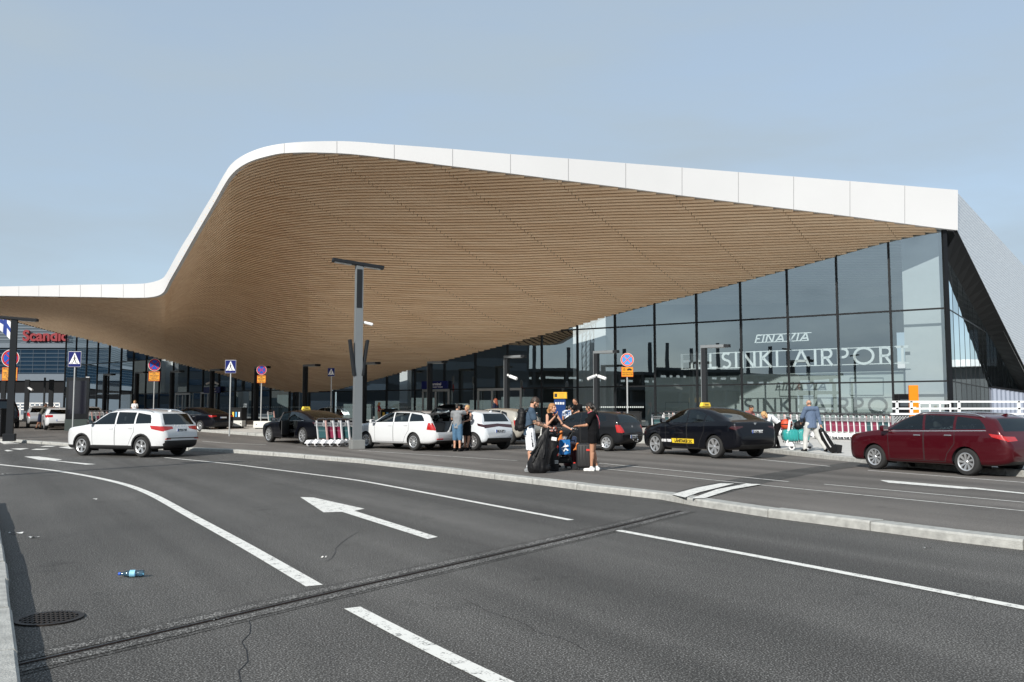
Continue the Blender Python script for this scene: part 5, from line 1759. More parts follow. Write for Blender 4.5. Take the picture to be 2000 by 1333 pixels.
    z0, z1, k0, k1 = K['rearwin']
    hw0, hw1 = k0 * W / 2, k1 * W / 2
    rw = [(-hw0, z0 * H), (hw0, z0 * H), (hw1, z1 * H), (-hw1, z1 * H)]
    assign(cut_poly(rw, 'y', lambda f: f.normal.x < -.08 and f.calc_center_median().x < -L * .12 and f.normal.z > .02 and abs(f.normal.y) < .5), 'rear_window')
    ws0, ws1 = K['wsw']
    assign(cut_poly([(-.36 * W, ws0 * H), (.36 * W, ws0 * H), (.29 * W, ws1 * H), (-.29 * W, ws1 * H)], 'y', lambda f: f.normal.x > .15 and f.normal.z > .2 and L * .03 < f.calc_center_median().x < L * .27 and abs(f.normal.y) < .5), 'windscreen')
    # lamps
    if tail:
        for poly, proj in tail:
            pl = [(a * L, b * H) for a, b in poly] if proj == 's' else None
            if proj == 's':
                fs = cut_poly(pl, 's', lambda f: sideR(f) and f.calc_center_median().x < -L * .3)
                assign([f for f in fs if f.calc_center_median().y > 0], 'tail_l'); assign([f for f in fs if f.calc_center_median().y < 0], 'tail_r')
            else:
                assign(cut_poly([(a * W / 2, b * H) for a, b in poly], 'y', rearO), 'tail_l')
                assign(cut_poly([(-a * W / 2, b * H) for a, b in poly], 'y', rearO), 'tail_r')
    for sg in (1, -1):
        assign(cut_poly([(sg * .42 * W, .50 * H), (sg * .26 * W, .46 * H), (sg * .26 * W, .53 * H), (sg * .44 * W, .585 * H)], 'y', front), 'head_l' if sg > 0 else 'head_r')
    # dark lower parts
    if cladding:
        zc = .235 * H
        assign(cut_poly([(-.1, -.1), (L + .1, -.1), (L + .1, zc), (-.1, zc)], 's', lambda f: True), 'sill_trim')
        assign(cut_poly([(-W, .2), (W, .2), (W, trim_rear * H), (-W, trim_rear * H)], 'y', rear), 'sill_trim')
    else:
        assign(cut_poly([(-W * .40, .1), (W * .40, .1), (W * .36, trim_rear * H), (-W * .36, trim_rear * H)], 'y', rear), 'rear_diffuser')
    if roofm:
        assign([f for f in bm.faces if f.normal.z > .55 and f.calc_center_median().z > .9 * H], 'roof_panel')
    # doors and their gaps
    for i, d in enumerate(K['doors']):
        pl = [(a * L, b * H) for a, b in d]
        for a, b in list(zip(pl, pl[1:] + pl[:1])):
            dx, dz = b[0] - a[0], b[1] - a[1]
            ln = sqrt(dx * dx + dz * dz); nx, nz = -dz / ln * .006, dx / ln * .006
            if abs(dz) < abs(dx) * .5 and a[1] > .5 * H: continue
            q = [(a[0] + nx, a[1] + nz), (b[0] + nx, b[1] + nz), (b[0] - nx, b[1] - nz), (a[0] - nx, a[1] - nz)]
            assign(cut_poly(q, 's', side), 'panel_gap')
        fs = [f for f in bm.faces if side(f) and inside(pl, L / 2 - f.calc_center_median().x, f.calc_center_median().z)]
        assign([f for f in fs if f.calc_center_median().y > 0], 'door_l%d' % i)
        assign([f for f in fs if f.calc_center_median().y < 0], 'door_r%d' % i)
    if open_gate:
        hw = .82 * W / 2
        gate = [f for f in cut_poly([(-hw, .46 * H), (hw, .46 * H), (hw * .86, .925 * H), (-hw * .86, .925 * H)], 'y', lambda f: f.normal.x < -.08 and f.calc_center_median().x < -L * .3 and abs(f.normal.y) < .6)]
        for f in gate:
            f[lay] = part_id('gate_glass') if f[lay] == ID.get('rear_window', -1) else part_id('gate')
    bm.normal_update()
    nrm = {v: v.normal.copy() for v in bm.verts}
    root = thing(name, label, cat, loc, yaw, group)
    made = {}
    def emit(ids, nm, mats, parent=None, xf=None, idmat=None):
        fs = [f for f in bm.faces if f[lay] in ids]
        if not fs: return None
        vmap, vs, ns, faces, mi = {}, [], [], [], []
        for f in fs:
            idx = []
            for v in f.verts:
                if v not in vmap:
                    vmap[v] = len(vs)
                    co, no = v.co.copy(), nrm[v].copy()
                    if xf: co, no = xf @ co, (xf.to_3x3() @ no)
                    vs.append(co); ns.append(no)
                idx.append(vmap[v])
            faces.append(idx); mi.append(idmat[f[lay]] if idmat else 0)
        me = bpy.data.meshes.new(nm)
        me.from_pydata(vs, [], faces)
        for m in mats: me.materials.append(m)
        me.polygons.foreach_set('material_index', mi)
        me.shade_smooth()
        me.normals_split_custom_set_from_vertices([tuple(x) for x in ns])
        return link(nm, me, parent or root)
    g = lambda *nms: [ID[n] for n in nms if n in ID]
    body_ids = g('body', 'panel_gap'); im = {ID['body']: 0}
    if 'panel_gap' in ID: im[ID['panel_gap']] = 1
    emit(body_ids, 'body', [paint, C_SEAM], idmat=im)
    emit(g('arch_trim', 'sill_trim'), 'lower_trim', [C_TRIM])
    emit(g('rear_diffuser'), 'rear_diffuser', [C_TRIM])
    emit(g('roof_panel'), 'roof_panel', [roofm or paint])
    for i in range(len(K['win'])):
        for sd in 'lr':
            xf = None
            emit(g('window_%s%d' % (sd, i)), 'window', [glassm if i < 2 else rearglass])
    emit(g('rear_window'), 'rear_window', [rearglass]); emit(g('windscreen'), 'windscreen', [C_CLEAR])
    for nm in ('tail_l', 'tail_r'): emit(g(nm), 'tail_light', [tailm or C_TAIL])
    for nm in ('head_l', 'head_r'): emit(g(nm), 'headlight', [C_HEAD])
    def at_x(s): return L / 2 - s
    def side_y(s, z):
        half = section(s)
        for (y0, z0_), (y1, z1_) in zip(half[2:], half[3:]):
            if min(z0_, z1_) - 1e-6 <= z <= max(z0_, z1_) + 1e-6 and abs(z1_ - z0_) > 1e-5:
                return lerp(y0, y1, (z - z0_) / (z1_ - z0_))
        return W / 2
    for i, d in enumerate(K['doors']):
        for sd, sg in (('l', 1), ('r', -1)):
            xf = None
            if open_door == (sd, i):
                hx = at_x(d[0][0] * L); hy = sg * W / 2 * .97
                xf = Matrix.Translation((hx, hy, 0)) @ Matrix.Rotation(-sg * radians(52), 4, 'Z') @ Matrix.Translation((-hx, -hy, 0))
            o = emit(g('door_%s%d' % (sd, i)), 'door', [paint], xf=xf)
            if o is None: continue
            hs = (d[1][0] - .035) * L; hz = (d[1][1] - .085) * H
            y = side_y(hs, hz) + .012
            m = MB(); m.rbox((at_x(hs), sg * y, hz), (.19, .03, .03), .01)
            if xf: m.v = [tuple(xf @ Vector(v)) for v in m.v]
            m.build('handle', [C_CHR if chrome else paint], o)
            if xf:     # inner trim card and upper window frame of the open door
                m = MB(); c0 = at_x((d[0][0] + d[1][0]) / 2 * L); wd = (d[1][0] - d[0][0]) * L
                m.rbox((c0, sg * (W / 2 - .09), .48 * H), (wd * .9, .05, .42 * H), .02)
                m.path([(at_x(d[0][0] * L), sg * (W / 2 - .03), .68 * H), (at_x(d[0][0] * L) - .03, sg * (W / 2 - .15), .93 * H), (at_x(d[1][0] * L) + .1, sg * (W / 2 - .15), .92 * H), (at_x(d[1][0] * L), sg * (W / 2 - .03), .69 * H)], .025, 6)
                m.v = [tuple(xf @ Vector(v)) for v in m.v]
                m.build('door_card', C_TRIM, o)
                m = MB(); m.add([xf @ Vector(v) for v in [(at_x(d[0][0] * L) - .03, sg * (W / 2 - .05), .69 * H), (at_x(d[1][0] * L) + .03, sg * (W / 2 - .05), .69 * H), (at_x(d[1][0] * L) + .12, sg * (W / 2 - .16), .91 * H), (at_x(d[0][0] * L) - .06, sg * (W / 2 - .16), .92 * H)]], [(0, 1, 2, 3)])
                m.build('door_glass', glassm, o)
    if open_gate:
        hs = L * .895; hx, hz = at_x(hs), .925 * H
        xf = Matrix.Translation((hx, 0, hz)) @ Matrix.Rotation(radians(78), 4, 'Y') @ Matrix.Translation((-hx, 0, -hz))
        o = emit(g('gate'), 'tailgate', [paint], xf=xf)
        emit(g('gate_glass'), 'tailgate_glass', [rearglass], parent=o, xf=xf)
        m = MB(); m.rbox((at_x(L * .955), 0, .60 * H), (.05, .74 * W, .22 * H), .02)
        m.v = [tuple(xf @ Vector(v)) for v in m.v]; m.build('inner_panel', C_TRIM, o)
        m = MB()
        for sg in (1, -1):
            p = xf @ Vector((at_x(L * .94), sg * .36 * W, .72 * H)); m.tube((at_x(L * .93), sg * .40 * W, .66 * H), p, .012, n=6)
        m.build('gas_struts', C_TRIM, root)
        m = MB(); m.box((at_x(L * .86), 0, .33 * H), (L * .18, .7 * W, .02)); m.build('boot_floor', C_CAB, root)
    bm.free()
    # cabin
    m = MB()
    for sy in (.21, -.21):
        m.rbox((at_x(.47 * L), sy * W, .36 * H), (.5, .46, .16), .06); m.rbox((at_x(.525 * L), sy * W, .58 * H), (.16, .46, .44), .06, 0, Matrix.Rotation(radians(-12), 3, 'Y'))
        m.rbox((at_x(.54 * L), sy * W, .79 * H), (.10, .26, .16), .04)
    m.rbox((at_x(.72 * L), 0, .36 * H), (.5, .74 * W, .18), .06); m.rbox((at_x(.775 * L), 0, .56 * H), (.16, .74 * W, .42), .06, 0, Matrix.Rotation(radians(-14), 3, 'Y'))
    for sy in (.24, -.24): m.rbox((at_x(.785 * L), sy * W, .75 * H), (.09, .24, .13), .04)
    m.build('seats', C_SEAT, root)
    m = MB(); m.rbox((at_x(.30 * L), 0, .60 * H), (.42, .80 * W, .16), .05); m.box((at_x(.55 * L), 0, .20 * H), (.72 * L, .86 * W, .02))
    mm = MB(); mm.lathe([(.17, 0), (.185, .012), (.17, .024), (.157, .012), (.17, 0)], 18, 0, 'x')
    m.add([(x + at_x(.37 * L), y + .20 * W, z + .66 * H) for x, y, z in mm.v], mm.f)
    m.build('dashboard', C_CAB, root)
    # wheels, wells, mirrors
    tm, rm = wheel_meshes(r, rim, ratio)
    for s in xs_w:
        for sg in (1, -1):
            w = link('wheel', tm, root); w.location = (at_x(s), sg * (W / 2 - .125), r)
            w.rotation_euler = (0, random.Random(s * 7 + sg).uniform(0, 6), 0 if sg > 0 else pi)
            link('rim', rm, w)
        for sg in (1, -1):
            m = MB(); n = 20; vs = []
            for k in range(n + 1):
                a = pi * k / n
                vs += [(at_x(s) + R * cos(a), sg * (W / 2 - .03), r + R * sin(a)), (at_x(s) + R * cos(a), sg * (W / 2 - .42), r + R * sin(a))]
            m.add(vs, [(2 * k, 2 * k + 1, 2 * k + 3, 2 * k + 2) for k in range(n)])
            m.add([(at_x(s) + R * cos(pi * k / n), sg * (W / 2 - .42), r + R * sin(pi * k / n)) for k in range(n + 1)] + [(at_x(s) - R, sg * (W / 2 - .42), .17), (at_x(s) + R, sg * (W / 2 - .42), .17)], [tuple(range(n + 3))])
            m.build('wheel_well', C_TRIM, root)
    for sg in (1, -1):
        s = .305 * L; z = .70 * H; y = side_y(s, .66 * H)
        m = MB(); m.rbox((at_x(s) + .02, sg * (y + .13), z + .03), (.13, .20, .15), .045); m.box((at_x(s), sg * (y + .02), z - .02), (.07, .10, .04))
        o = m.build('side_mirror', [paint if not cladding else C_TRIM], root, 40)
        m = MB(); m.box((at_x(s) - .048, sg * (y + .13), z + .03), (.006, .16, .11)); m.build('mirror_glass', C_CHR, o)
    if rails:
        for sg in (1, -1):
            m = MB(); pts = []
            for k in range(9):
                s = lerp(.45, .86, k / 8) * L
                half = section(s); pts.append((at_x(s), sg * (half[-5][0] - .0), half[-5][1] + (.045 if 0 < k < 8 else .0)))
            m.path(pts, .018, 7); m.build('roof_rail', C_CHR if rails == 'chrome' else C_TRIM, root, 50)
    def rear_x(z):
        s = L
        while s > L * .6 and ft(s) < z: s -= .01
        return at_x(s)
    if plate is not None:
        txt, pz, py = plate
        z = pz * H; x = rear_x(z) - .012
        m = MB(); m.rbox((x, py, z), (.016, .46, .115), .004)
        m.box((x - .0082, py + .205, z), (.003, .05, .11), 1)
        if txt: text_into(m, txt, .105, (0, -1, 0), (0, 0, 1), (x - .011, py - .02, z - .037), 2, .001, bold=.004)
        m.build('licence_plate', [C_PLATE, S_BLUE, S_BLK], root)
    m = MB(); zt = ft(L * .86)
    m.prism([(at_x(L * .84), zt - .005), (at_x(L * .885), zt - .01), (at_x(L * .878), zt + .05)], 'y', -.015, .015)
    if kind not in ('fastback',): m.build('roof_aerial', [paint], root)
    if chrome:
        m = MB()
        for sg in (1, -1):
            pts = []
            for k in range(11):
                s = lerp(K['win'][0][0][0], K['win'][-1][1][0], k / 10) * L
                z = fbl(s) - .004; pts.append((at_x(s), sg * (side_y(s, z) + .003), z))
            m.path(pts, .009, 6)
        m.build('window_strip', C_CHR, root)
    if taxi:
        zt = ft(.52 * L)
        m = MB(); m.prism([(-.20, zt), (.20, zt), (.14, zt + .15), (-.14, zt + .15)], 'x', at_x(.50 * L) - .07, at_x(.50 * L) + .07)
        o = m.build('taxi_sign', mat('taxi lamp yellow', (0.85, 0.58, 0.06), 0.4, var=.03), root)
        m = MB(); text_into(m, 'TAXI', .075, (0, -1, 0), (0, 0, 1), (at_x(.50 * L) - .0715, 0, zt + .05), 0, .001, bold=.003); m.build('taxi_lettering', S_BLK, o)
        m = MB(); m.rbox((at_x(.50 * L), 0, zt + .005), (.2, .5, .03), .01); m.build('sign_foot', C_TRIM, o)
    root['_'] = 0; del root['_']
    return root, dict(at_x=at_x, side_y=side_y, rear_x=rear_x, section=section, ft=ft)

def place(front_px, rear_px, z0, wb, track_half, left_seen=True):
    """centre point between the axles and heading from the near wheels' contact pixels"""
    F, Rr = PG(*front_px, z0), PG(*rear_px, z0)
    d = F - Rr; d.z = 0; d.normalize()
    right = Vector((d.y, -d.x, 0))
    c = (F + Rr) / 2 + right * track_half * (1 if left_seen else -1)
    return c, atan2(d.y, d.x)
def settle(c, yaw, L, wb, fo):
    """car origin (middle of its length) from the axle midpoint"""
    off = L / 2 - (fo + wb / 2)
    d = Vector((cos(yaw), sin(yaw), 0))
    p = c - d * off
    return p
Z1 = 0.113
def at_road(p, z0): return Vector((p.x, p.y, z0 + rise(p.y) if z0 > 0 else rise(p.y)))
# white SUV at the left
c, yaw = place((158, 890), (285.5, 894), 0.0, 2.79, 0.80)
p = settle(c, yaw, 4.70, 2.79, 0.93)
suv, S = make_car('suv', 4.70, 1.88, 1.655, 2.79, 0.93, 0.355, P_WHITE, 'large white SUV turning on the near road with black lower trim and roof rails', at_road(p, 0), yaw,
    plate=('ETO-633', .555, 0), rim='five', cladding=True, rails='chrome', trim_rear=.345, group='cars at the terminal kerb',
    tail=[([(.885, .585), (1.0, .52), (1.0, .635), (.868, .655)], 's'), ([(.40, .585), (1.0, .53), (1.0, .645), (.40, .635)], 'y')])
m = MB()
for i, ch in enumerate('SKODA'):
    z = .645 * 1.655
    text_into(m, ch, .085, (0, -1, 0), (0, 0, 1), (S['rear_x'](z) - .012, .28 - i * .14, z - .03), 0, .003, bold=.003)
m.build('tailgate_letters', C_CHR, suv)
m = MB(); z = .395 * 1.655; m.rbox((S['rear_x'](z) - .004, 0, z), (.012, 1.5, .03), .004); m.build('bumper_strip', C_TRIM, suv)
m = MB()
for sg in (1, -1): m.rbox((S['rear_x'](z) + .02, sg * .66, z - .03), (.05, .22, .035), .008)
m.build('reflectors', C_TAIL, suv)
# white estate with open tailgate
c, yaw = place((712.5, 875.5), (818.7, 881), Z1, 2.69, 0.77)
p = settle(c, yaw, 4.69, 2.69, 0.92)
est, S = make_car('wagon', 4.69, 1.81, 1.465, 2.69, 0.92, 0.318, P_WHITE, 'white estate car with its tailgate raised beside the tall lamp post', at_road(p, Z1), yaw,
    rim='multi', glassm=C_CLEAR, rails='black', open_gate=True, group='cars at the terminal kerb', trim_rear=.25,
    tail=[([(.915, .52), (1.0, .50), (1.0, .68), (.925, .69)], 's'), ([(.80, .50), (1.02, .50), (1.02, .685), (.80, .685)], 'y')])
m = MB(); m.rbox((S['rear_x'](.36) + .01, .55, .42), (.05, .3, .04), .01); m.build('reflector', C_TAIL, est)
# white small hatchback with a dark rear band
wy = PG(927, 880.5, Z1)
yaw = radians(136); d = Vector((cos(yaw), sin(yaw), 0)); right = Vector((d.y, -d.x, 0))
c = wy + d * 1.28 + right * .76
p = settle(c, yaw, 3.94, 2.56, 0.80)
yar, S = make_car('hatch', 3.94, 1.745, 1.50, 2.56, 0.80, 0.318, P_PALE, 'white hatchback with a dark tail band seen from behind next to the open estate car', at_road(p, Z1), yaw,
    plate=('NLX-276', .47, 0), rim='turbine', group='cars at the terminal kerb', trim_rear=.30, tailm=C_TAILD,
    tail=[([(.915, .60), (1.0, .545), (1.0, .625), (.90, .66)], 's'), ([(-.05, .585), (.5, .555), (1.02, .53), (1.02, .62), (-.05, .655)], 'y')])
# champagne hatchback beyond it
wy = PG(985, 870, Z1)
yaw = radians(140); d = Vector((cos(yaw), sin(yaw), 0)); right = Vector((d.y, -d.x, 0))
c = wy + d * 1.2 + right * .5 + Vector((0.35, 0.6, 0))
sil, S = make_car('hatch', 3.85, 1.70, 1.53, 2.5, 0.78, 0.30, P_SILV, 'champagne coloured older hatchback half hidden behind the backpack wearer', at_road(settle(c, yaw, 3.85, 2.5, .78), Z1), yaw,
    plate=('', .43, 0), rim='steel', group='cars at the terminal kerb', tail=[([(.93, .50), (1.0, .48), (1.0, .66), (.915, .66)], 's'), ([(.80, .50), (1.0, .50), (1.0, .64), (.86, .66)], 'y')])
# small charcoal hatchback
wy = PG(1186.5, 881.5, Z1)
yaw = radians(139); d = Vector((cos(yaw), sin(yaw), 0)); right = Vector((d.y, -d.x, 0))
c = wy + d * 1.23 + right * .72
pol, S = make_car('hatch', 3.90, 1.65, 1.465, 2.46, 0.76, 0.292, P_GREYB, 'small charcoal hatchback seen from behind, right of the woman in black', at_road(settle(c, yaw, 3.9, 2.46, .76), Z1), yaw,
    plate=('ONA-529', .35, 0), rim='steel', group='cars at the terminal kerb', trim_rear=.24,
    tail=[([(.94, .46), (1.0, .44), (1.0, .645), (.925, .645)], 's'), ([(.72, .46), (1.0, .44), (1.0, .64), (.78, .64)], 'y')])
m = MB(); z = .59 * 1.465; x = S['rear_x'](z)
mm = MB(); disc(mm, .04, .055, 0, 0, 20); m.add([(x - .012, a, b + z) for a, _, b in mm.v], mm.f)
m.prism([(-.03, z + .03), (-.02, z + .03), (0, z - .03), (.02, z + .03), (.03, z + .03), (.005, z - .045), (-.005, z - .045)], 'x', x - .014, x - .010); m.build('badge', C_CHR, pol)
m = MB(); m.tube((S['rear_x'](.4) + .05, -.1, .34), (S['rear_x'](.4) - .1, -.1, .34), .018, n=6); m.ell((S['rear_x'](.4) - .1, -.1, .39), (.03, .03, .04)); m.build('tow_hook', C_CHR, pol)
m = MB(); z = .45 * 1.465; m.rbox((S['rear_x'](z) - .006, 0, z - .06), (.02, 1.45, .05), .01); m.build('bumper_strip', C_TRIM, pol)
# black electric taxi
c, yaw = place((1288, 887.5), (1396.5, 895.5), Z1, 2.89, 0.82)
tax, S = make_car('fastback', 4.75, 1.92, 1.625, 2.89, 0.87, 0.36, P_BLACK, 'black taxi with yellow LÄHITAKSI side band and yellow roof lamp', at_road(settle(c, yaw, 4.75, 2.89, .87), Z1), yaw,
    plate=('OGM-114', .515, 0), rim='blade', ratio=.72, taxi=True, group='cars at the terminal kerb', trim_rear=.27, name='taxi_car', cat='taxi', tailm=C_TAILD, glassm=C_GLASS,
    tail=[([(.93, .58), (1.0, .535), (1.0, .62), (.945, .625)], 's'), ([(.58, .60), (1.0, .545), (1.0, .625), (.56, .625)], 'y')])
def livery(car, S, L, H):
    M_BAND = mat('livery yellow', (0.80, 0.55, 0.03), 0.4, var=0.02)
    for sg in (1,):
        s0, s1 = .375 * L, .60 * L
        z0, z1 = .265 * H, .355 * H
        m = MB(); n = 8
        top = []; bot = []
        for k in range(n + 1):
            s = lerp(s0, s1, k / n)
            top.append((S['at_x'](s - .03 if k == 0 else s), S['side_y'](s, z1) + .004, z1)); bot.append((S['at_x'](s), S['side_y'](s, z0) + .004, z0))
        m.strip(bot, top)
        o = m.build('livery_band', M_BAND, car)
        m = MB(); sc = (s0 + s1) / 2 - .08
        y = max(S['side_y'](sc, z0), S['side_y'](sc, z1)) + .008
        text_into(m, 'LÄHITAKSI', .135, (-1, 0, 0), (0, 0, 1), (S['at_x'](sc), y, z0 + .028), 0, .001, bold=.006)
        for k in range(3):
            for j in range(3):
                if (k + j) % 2 == 0:
                    m.box((S['at_x'](s1 - .22 + k * .05), y, z0 + .035 + j * .035), (.05, .002, .035))
        m.build('livery_letters', S_BLK, o)
        m = MB(); text_into(m, '0100 7300', .115, (-1, 0, 0), (0, 0, 1), (S['at_x'](.315 * L), y - .004, z0 + .03), 0, .001, bold=.006); m.build('phone_number', S_WHITE, car)
livery(tax, S, 4.75, 1.625)
m = MB(); z = .655 * 1.625; x = S['rear_x'](z) - .012
m.prism([(-.06, z + .05), (.06, z + .05), (.055, z + .035), (.014, z + .033), (0, z - .06), (-.014, z + .033), (-.055, z + .035)], 'x', x - .004, x); m.build('badge', C_CHR, tax)
# black saloon taxi with its rear door open
c, yaw = place((519.5, 863.5), (606, 869.5), Z1, 2.96, 0.83)
sal, S = make_car('fastback', 4.97, 1.95, 1.445, 2.96, 0.92, 0.352, P_BLACK, 'black low saloon taxi with its near rear door open behind the trolleys', at_road(settle(c, yaw, 4.97, 2.96, .92), Z1), yaw,
    plate=('RXL-547', .50, 0), rim='turbine', ratio=.72, taxi=True, open_door=('l', 1), group='cars at the terminal kerb', name='taxi_car', cat='taxi', chrome=True, tailm=C_TAILD,
    tail=[([(.94, .60), (1.0, .56), (1.0, .64), (.93, .655)], 's'), ([(.5, .60), (1.0, .57), (1.0, .64), (.5, .63)], 'y')])
# dark red estate at the right edge
c, yaw = place((1711.5, 916.5), (1897, 929.5), Z1, 2.60, 0.75)
red, S = make_car('wagon', 4.60, 1.76, 1.475, 2.60, 0.96, 0.317, P_RED, 'dark red estate car cut by the right edge of the picture', at_road(settle(c, yaw, 4.6, 2.6, .96), Z1), yaw,
    plate=('', .50, 0), rim='turbine', chrome=True, rails='chrome', group='cars at the terminal kerb', glassm=C_GLASS, trim_rear=.24,
    tail=[([(.915, .615), (1.0, .54), (1.0, .63), (.90, .665)], 's'), ([(.45, .56), (1.0, .54), (1.0, .63), (.45, .62)], 'y')])
# black saloon seen from behind at the left
wy = PG(434, 842, Z1)
yaw = radians(148); d = Vector((cos(yaw), sin(yaw), 0)); right = Vector((d.y, -d.x, 0))
c = wy + d * 1.45 - right * .8
bls, S = make_car('fastback', 4.9, 1.86, 1.46, 2.9, 0.9, 0.33, P_BLACK, 'black saloon seen from behind beyond the white SUV', at_road(settle(c, yaw, 4.9, 2.9, .9), Z1), yaw,
    plate=('', .56, 0), rim='multi', chrome=True, group='cars at the terminal kerb', trim_rear=.25,
    tail=[([(.94, .60), (1.0, .56), (1.0, .66), (.92, .665)], 's'), ([(.5, .61), (1.0, .58), (1.0, .665), (.5, .65)], 'y')])
# white hatchback far left
wy = PG(89, 840.5, Z1)
yaw = radians(122); d = Vector((cos(yaw), sin(yaw), 0)); right = Vector((d.y, -d.x, 0))
c = wy + d * 1.29 + right * .76
aud, S = make_car('hatch', 4.2, 1.765, 1.43, 2.58, 0.86, 0.31, P_WHITE, 'white hatchback far left, partly hidden by the black pylon', at_road(settle(c, yaw, 4.2, 2.58, .86), Z1), yaw,
    plate=('', .42, 0), rim='multi', group='cars at the terminal kerb', tail=[([(.91, .56), (1.0, .53), (1.0, .64), (.90, .66)], 's'), ([(.48, .56), (1.0, .54), (1.0, .66), (.48, .66)], 'y')])
# silver car with an open door ahead of it, and the dark van
q = PG(58, 838, Z1)
slv, S = make_car('hatch', 4.1, 1.75, 1.5, 2.55, 0.84, 0.31, P_SILG, 'silver car with its black-lined door open at the far left', at_road(q + Vector((-1.0, 3.2, 0)), Z1), radians(118),
    rim='multi', open_door=('r', 0), group='cars at the terminal kerb', tail=[([(.91, .56), (1.0, .53), (1.0, .68), (.90, .7)], 's'), ([(.7, .5), (1.0, .5), (1.0, .7), (.8, .7)], 'y')])
q = PG(22, 838, Z1)
van, S = make_car('van', 5.0, 1.95, 1.98, 3.1, 0.9, 0.34, P_BLACK, 'black people carrier at the far left edge behind the round sign', at_road(q + Vector((-2.0, 2.2, 0)), Z1), radians(125),
    rim='multi', group='cars at the terminal kerb', name='parked_van', cat='van', tail=[([(.955, .40), (1.0, .38), (1.0, .62), (.955, .62)], 's'), ([(.86, .40), (1.0, .40), (1.0, .60), (.86, .60)], 'y')])
# grey car nose right of the pylon
q = PG(176, 832, Z1)
gry, S = make_car('wagon', 4.5, 1.78, 1.45, 2.65, 0.9, 0.31, P_SILG, 'grey car behind the white SUV, only its tail showing beside the pylon', at_road(q + Vector((-1.9, 3.2, 0)), Z1), radians(128),
    rim='multi', group='cars at the terminal kerb', tail=[([(.915, .52), (1.0, .50), (1.0, .64), (.92, .66)], 's')])
# ------------------------------------------------------------------ people
from mathutils import noise as mnoise
def remeshed(mb, name, m, parent, voxel, smooth=3, hem=None, crease=0.0, freq=14.0, stretch=1.0):
    """one continuous skin grown over overlapping shapes; cloth and hair get folds, and a straight hem"""
    me = bpy.data.meshes.new('tmp'); me.from_pydata(mb.v, [], mb.f)
    ob = bpy.data.objects.new('tmp', me); COL.objects.link(ob)
    md = ob.modifiers.new('r', 'REMESH'); md.mode = 'VOXEL'; md.voxel_size = voxel; md.adaptivity = 0.0
    sm = ob.modifiers.new('s', 'SMOOTH'); sm.factor = 0.5; sm.iterations = smooth
    dg = bpy.context.evaluated_depsgraph_get()
    out = bpy.data.meshes.new_from_object(ob.evaluated_get(dg))
    bpy.data.objects.remove(ob); bpy.data.meshes.remove(me)
    if crease or hem:
        bm = bmesh.new(); bm.from_mesh(out)
        if crease:
            bm.normal_update()
            nn = [v.normal.copy() for v in bm.verts]
            for v, n_ in zip(bm.verts, nn):
                c = v.co
                q = mnoise.noise(Vector((c.x * freq, c.y * freq, c.z * freq * stretch)))
                q2 = mnoise.noise(Vector((c.x * freq * 2.3 + 7, c.y * freq * 2.3, c.z * freq * 2.3 * stretch)))
                v.co = c + n_ * crease * (q + .5 * q2)
        if hem:
            bmesh.ops.bisect_plane(bm, geom=list(bm.verts) + list(bm.edges) + list(bm.faces), plane_co=hem[0], plane_no=hem[1], clear_outer=True)
        bm.to_mesh(out); bm.free()
    out.name = name
    out.materials.clear(); out.materials.append(m)
    out.shade_smooth()
    return link(name, out, parent)
SK_L = mat('light skin', (0.50, 0.27, 0.18), 0.55, var=0.08, scale=8)
SK_T = mat('tan skin', (0.40, 0.20, 0.12), 0.55, var=0.08, scale=8)
SK_D = mat('brown skin', (0.20, 0.09, 0.05), 0.55, var=0.08, scale=8)
EYE_M = mat('eyes', (0.02, 0.015, 0.012), 0.2)
LIP = mat('lips', (0.32, 0.09, 0.08), 0.5)
def cloth(name, col, var=0.18): return mat('cloth ' + name, col, 0.9, var=var, scale=14, bump=0.35, bscale=18, spec=0.15)
def patterned(name, cols, scale):
    if name in MATS: return MATS[name]
    m, N, L, b = nodes_of(name)
    tc = N.new('ShaderNodeTexCoord'); vo = N.new('ShaderNodeTexVoronoi'); vo.inputs['Scale'].default_value = scale
    L.new(tc.outputs['Object'], vo.inputs['Vector'])
    rp = N.new('ShaderNodeValToRGB'); rp.color_ramp.interpolation = 'CONSTANT'
    sp = N.new('ShaderNodeSeparateColor'); L.new(vo.outputs['Color'], sp.inputs[0]); L.new(sp.outputs[0], rp.inputs[0])
    el = rp.color_ramp.elements
    while len(el) < len(cols): el.new(0.5)
    for i, c in enumerate(cols): el[i].position = i / len(cols); el[i].color = (*c, 1)
    L.new(rp.outputs['Color'], b.inputs['Base Color']); b.inputs['Roughness'].default_value = 0.9
    MATS[name] = m
    return m
BASE = dict(pelvis=(0, 0, .95), chest=(0, .0, 1.27), neck=(0, -.01, 1.47), head=(0, .02, 1.625), face=(0, 1, 0),
            shR=(.185, -.01, 1.42), shL=(-.185, -.01, 1.42), elR=(.245, -.03, 1.13), elL=(-.245, -.03, 1.13), wrR=(.25, .06, .90), wrL=(-.25, .06, .90),
            hiR=(.09, 0, .92), hiL=(-.09, 0, .92), knR=(.10, .025, .50), knL=(-.10, .025, .50), anR=(.105, -.01, .085), anL=(-.105, -.01, .085),
            toR=(.125, .16, .03), toL=(-.125, .16, .03))
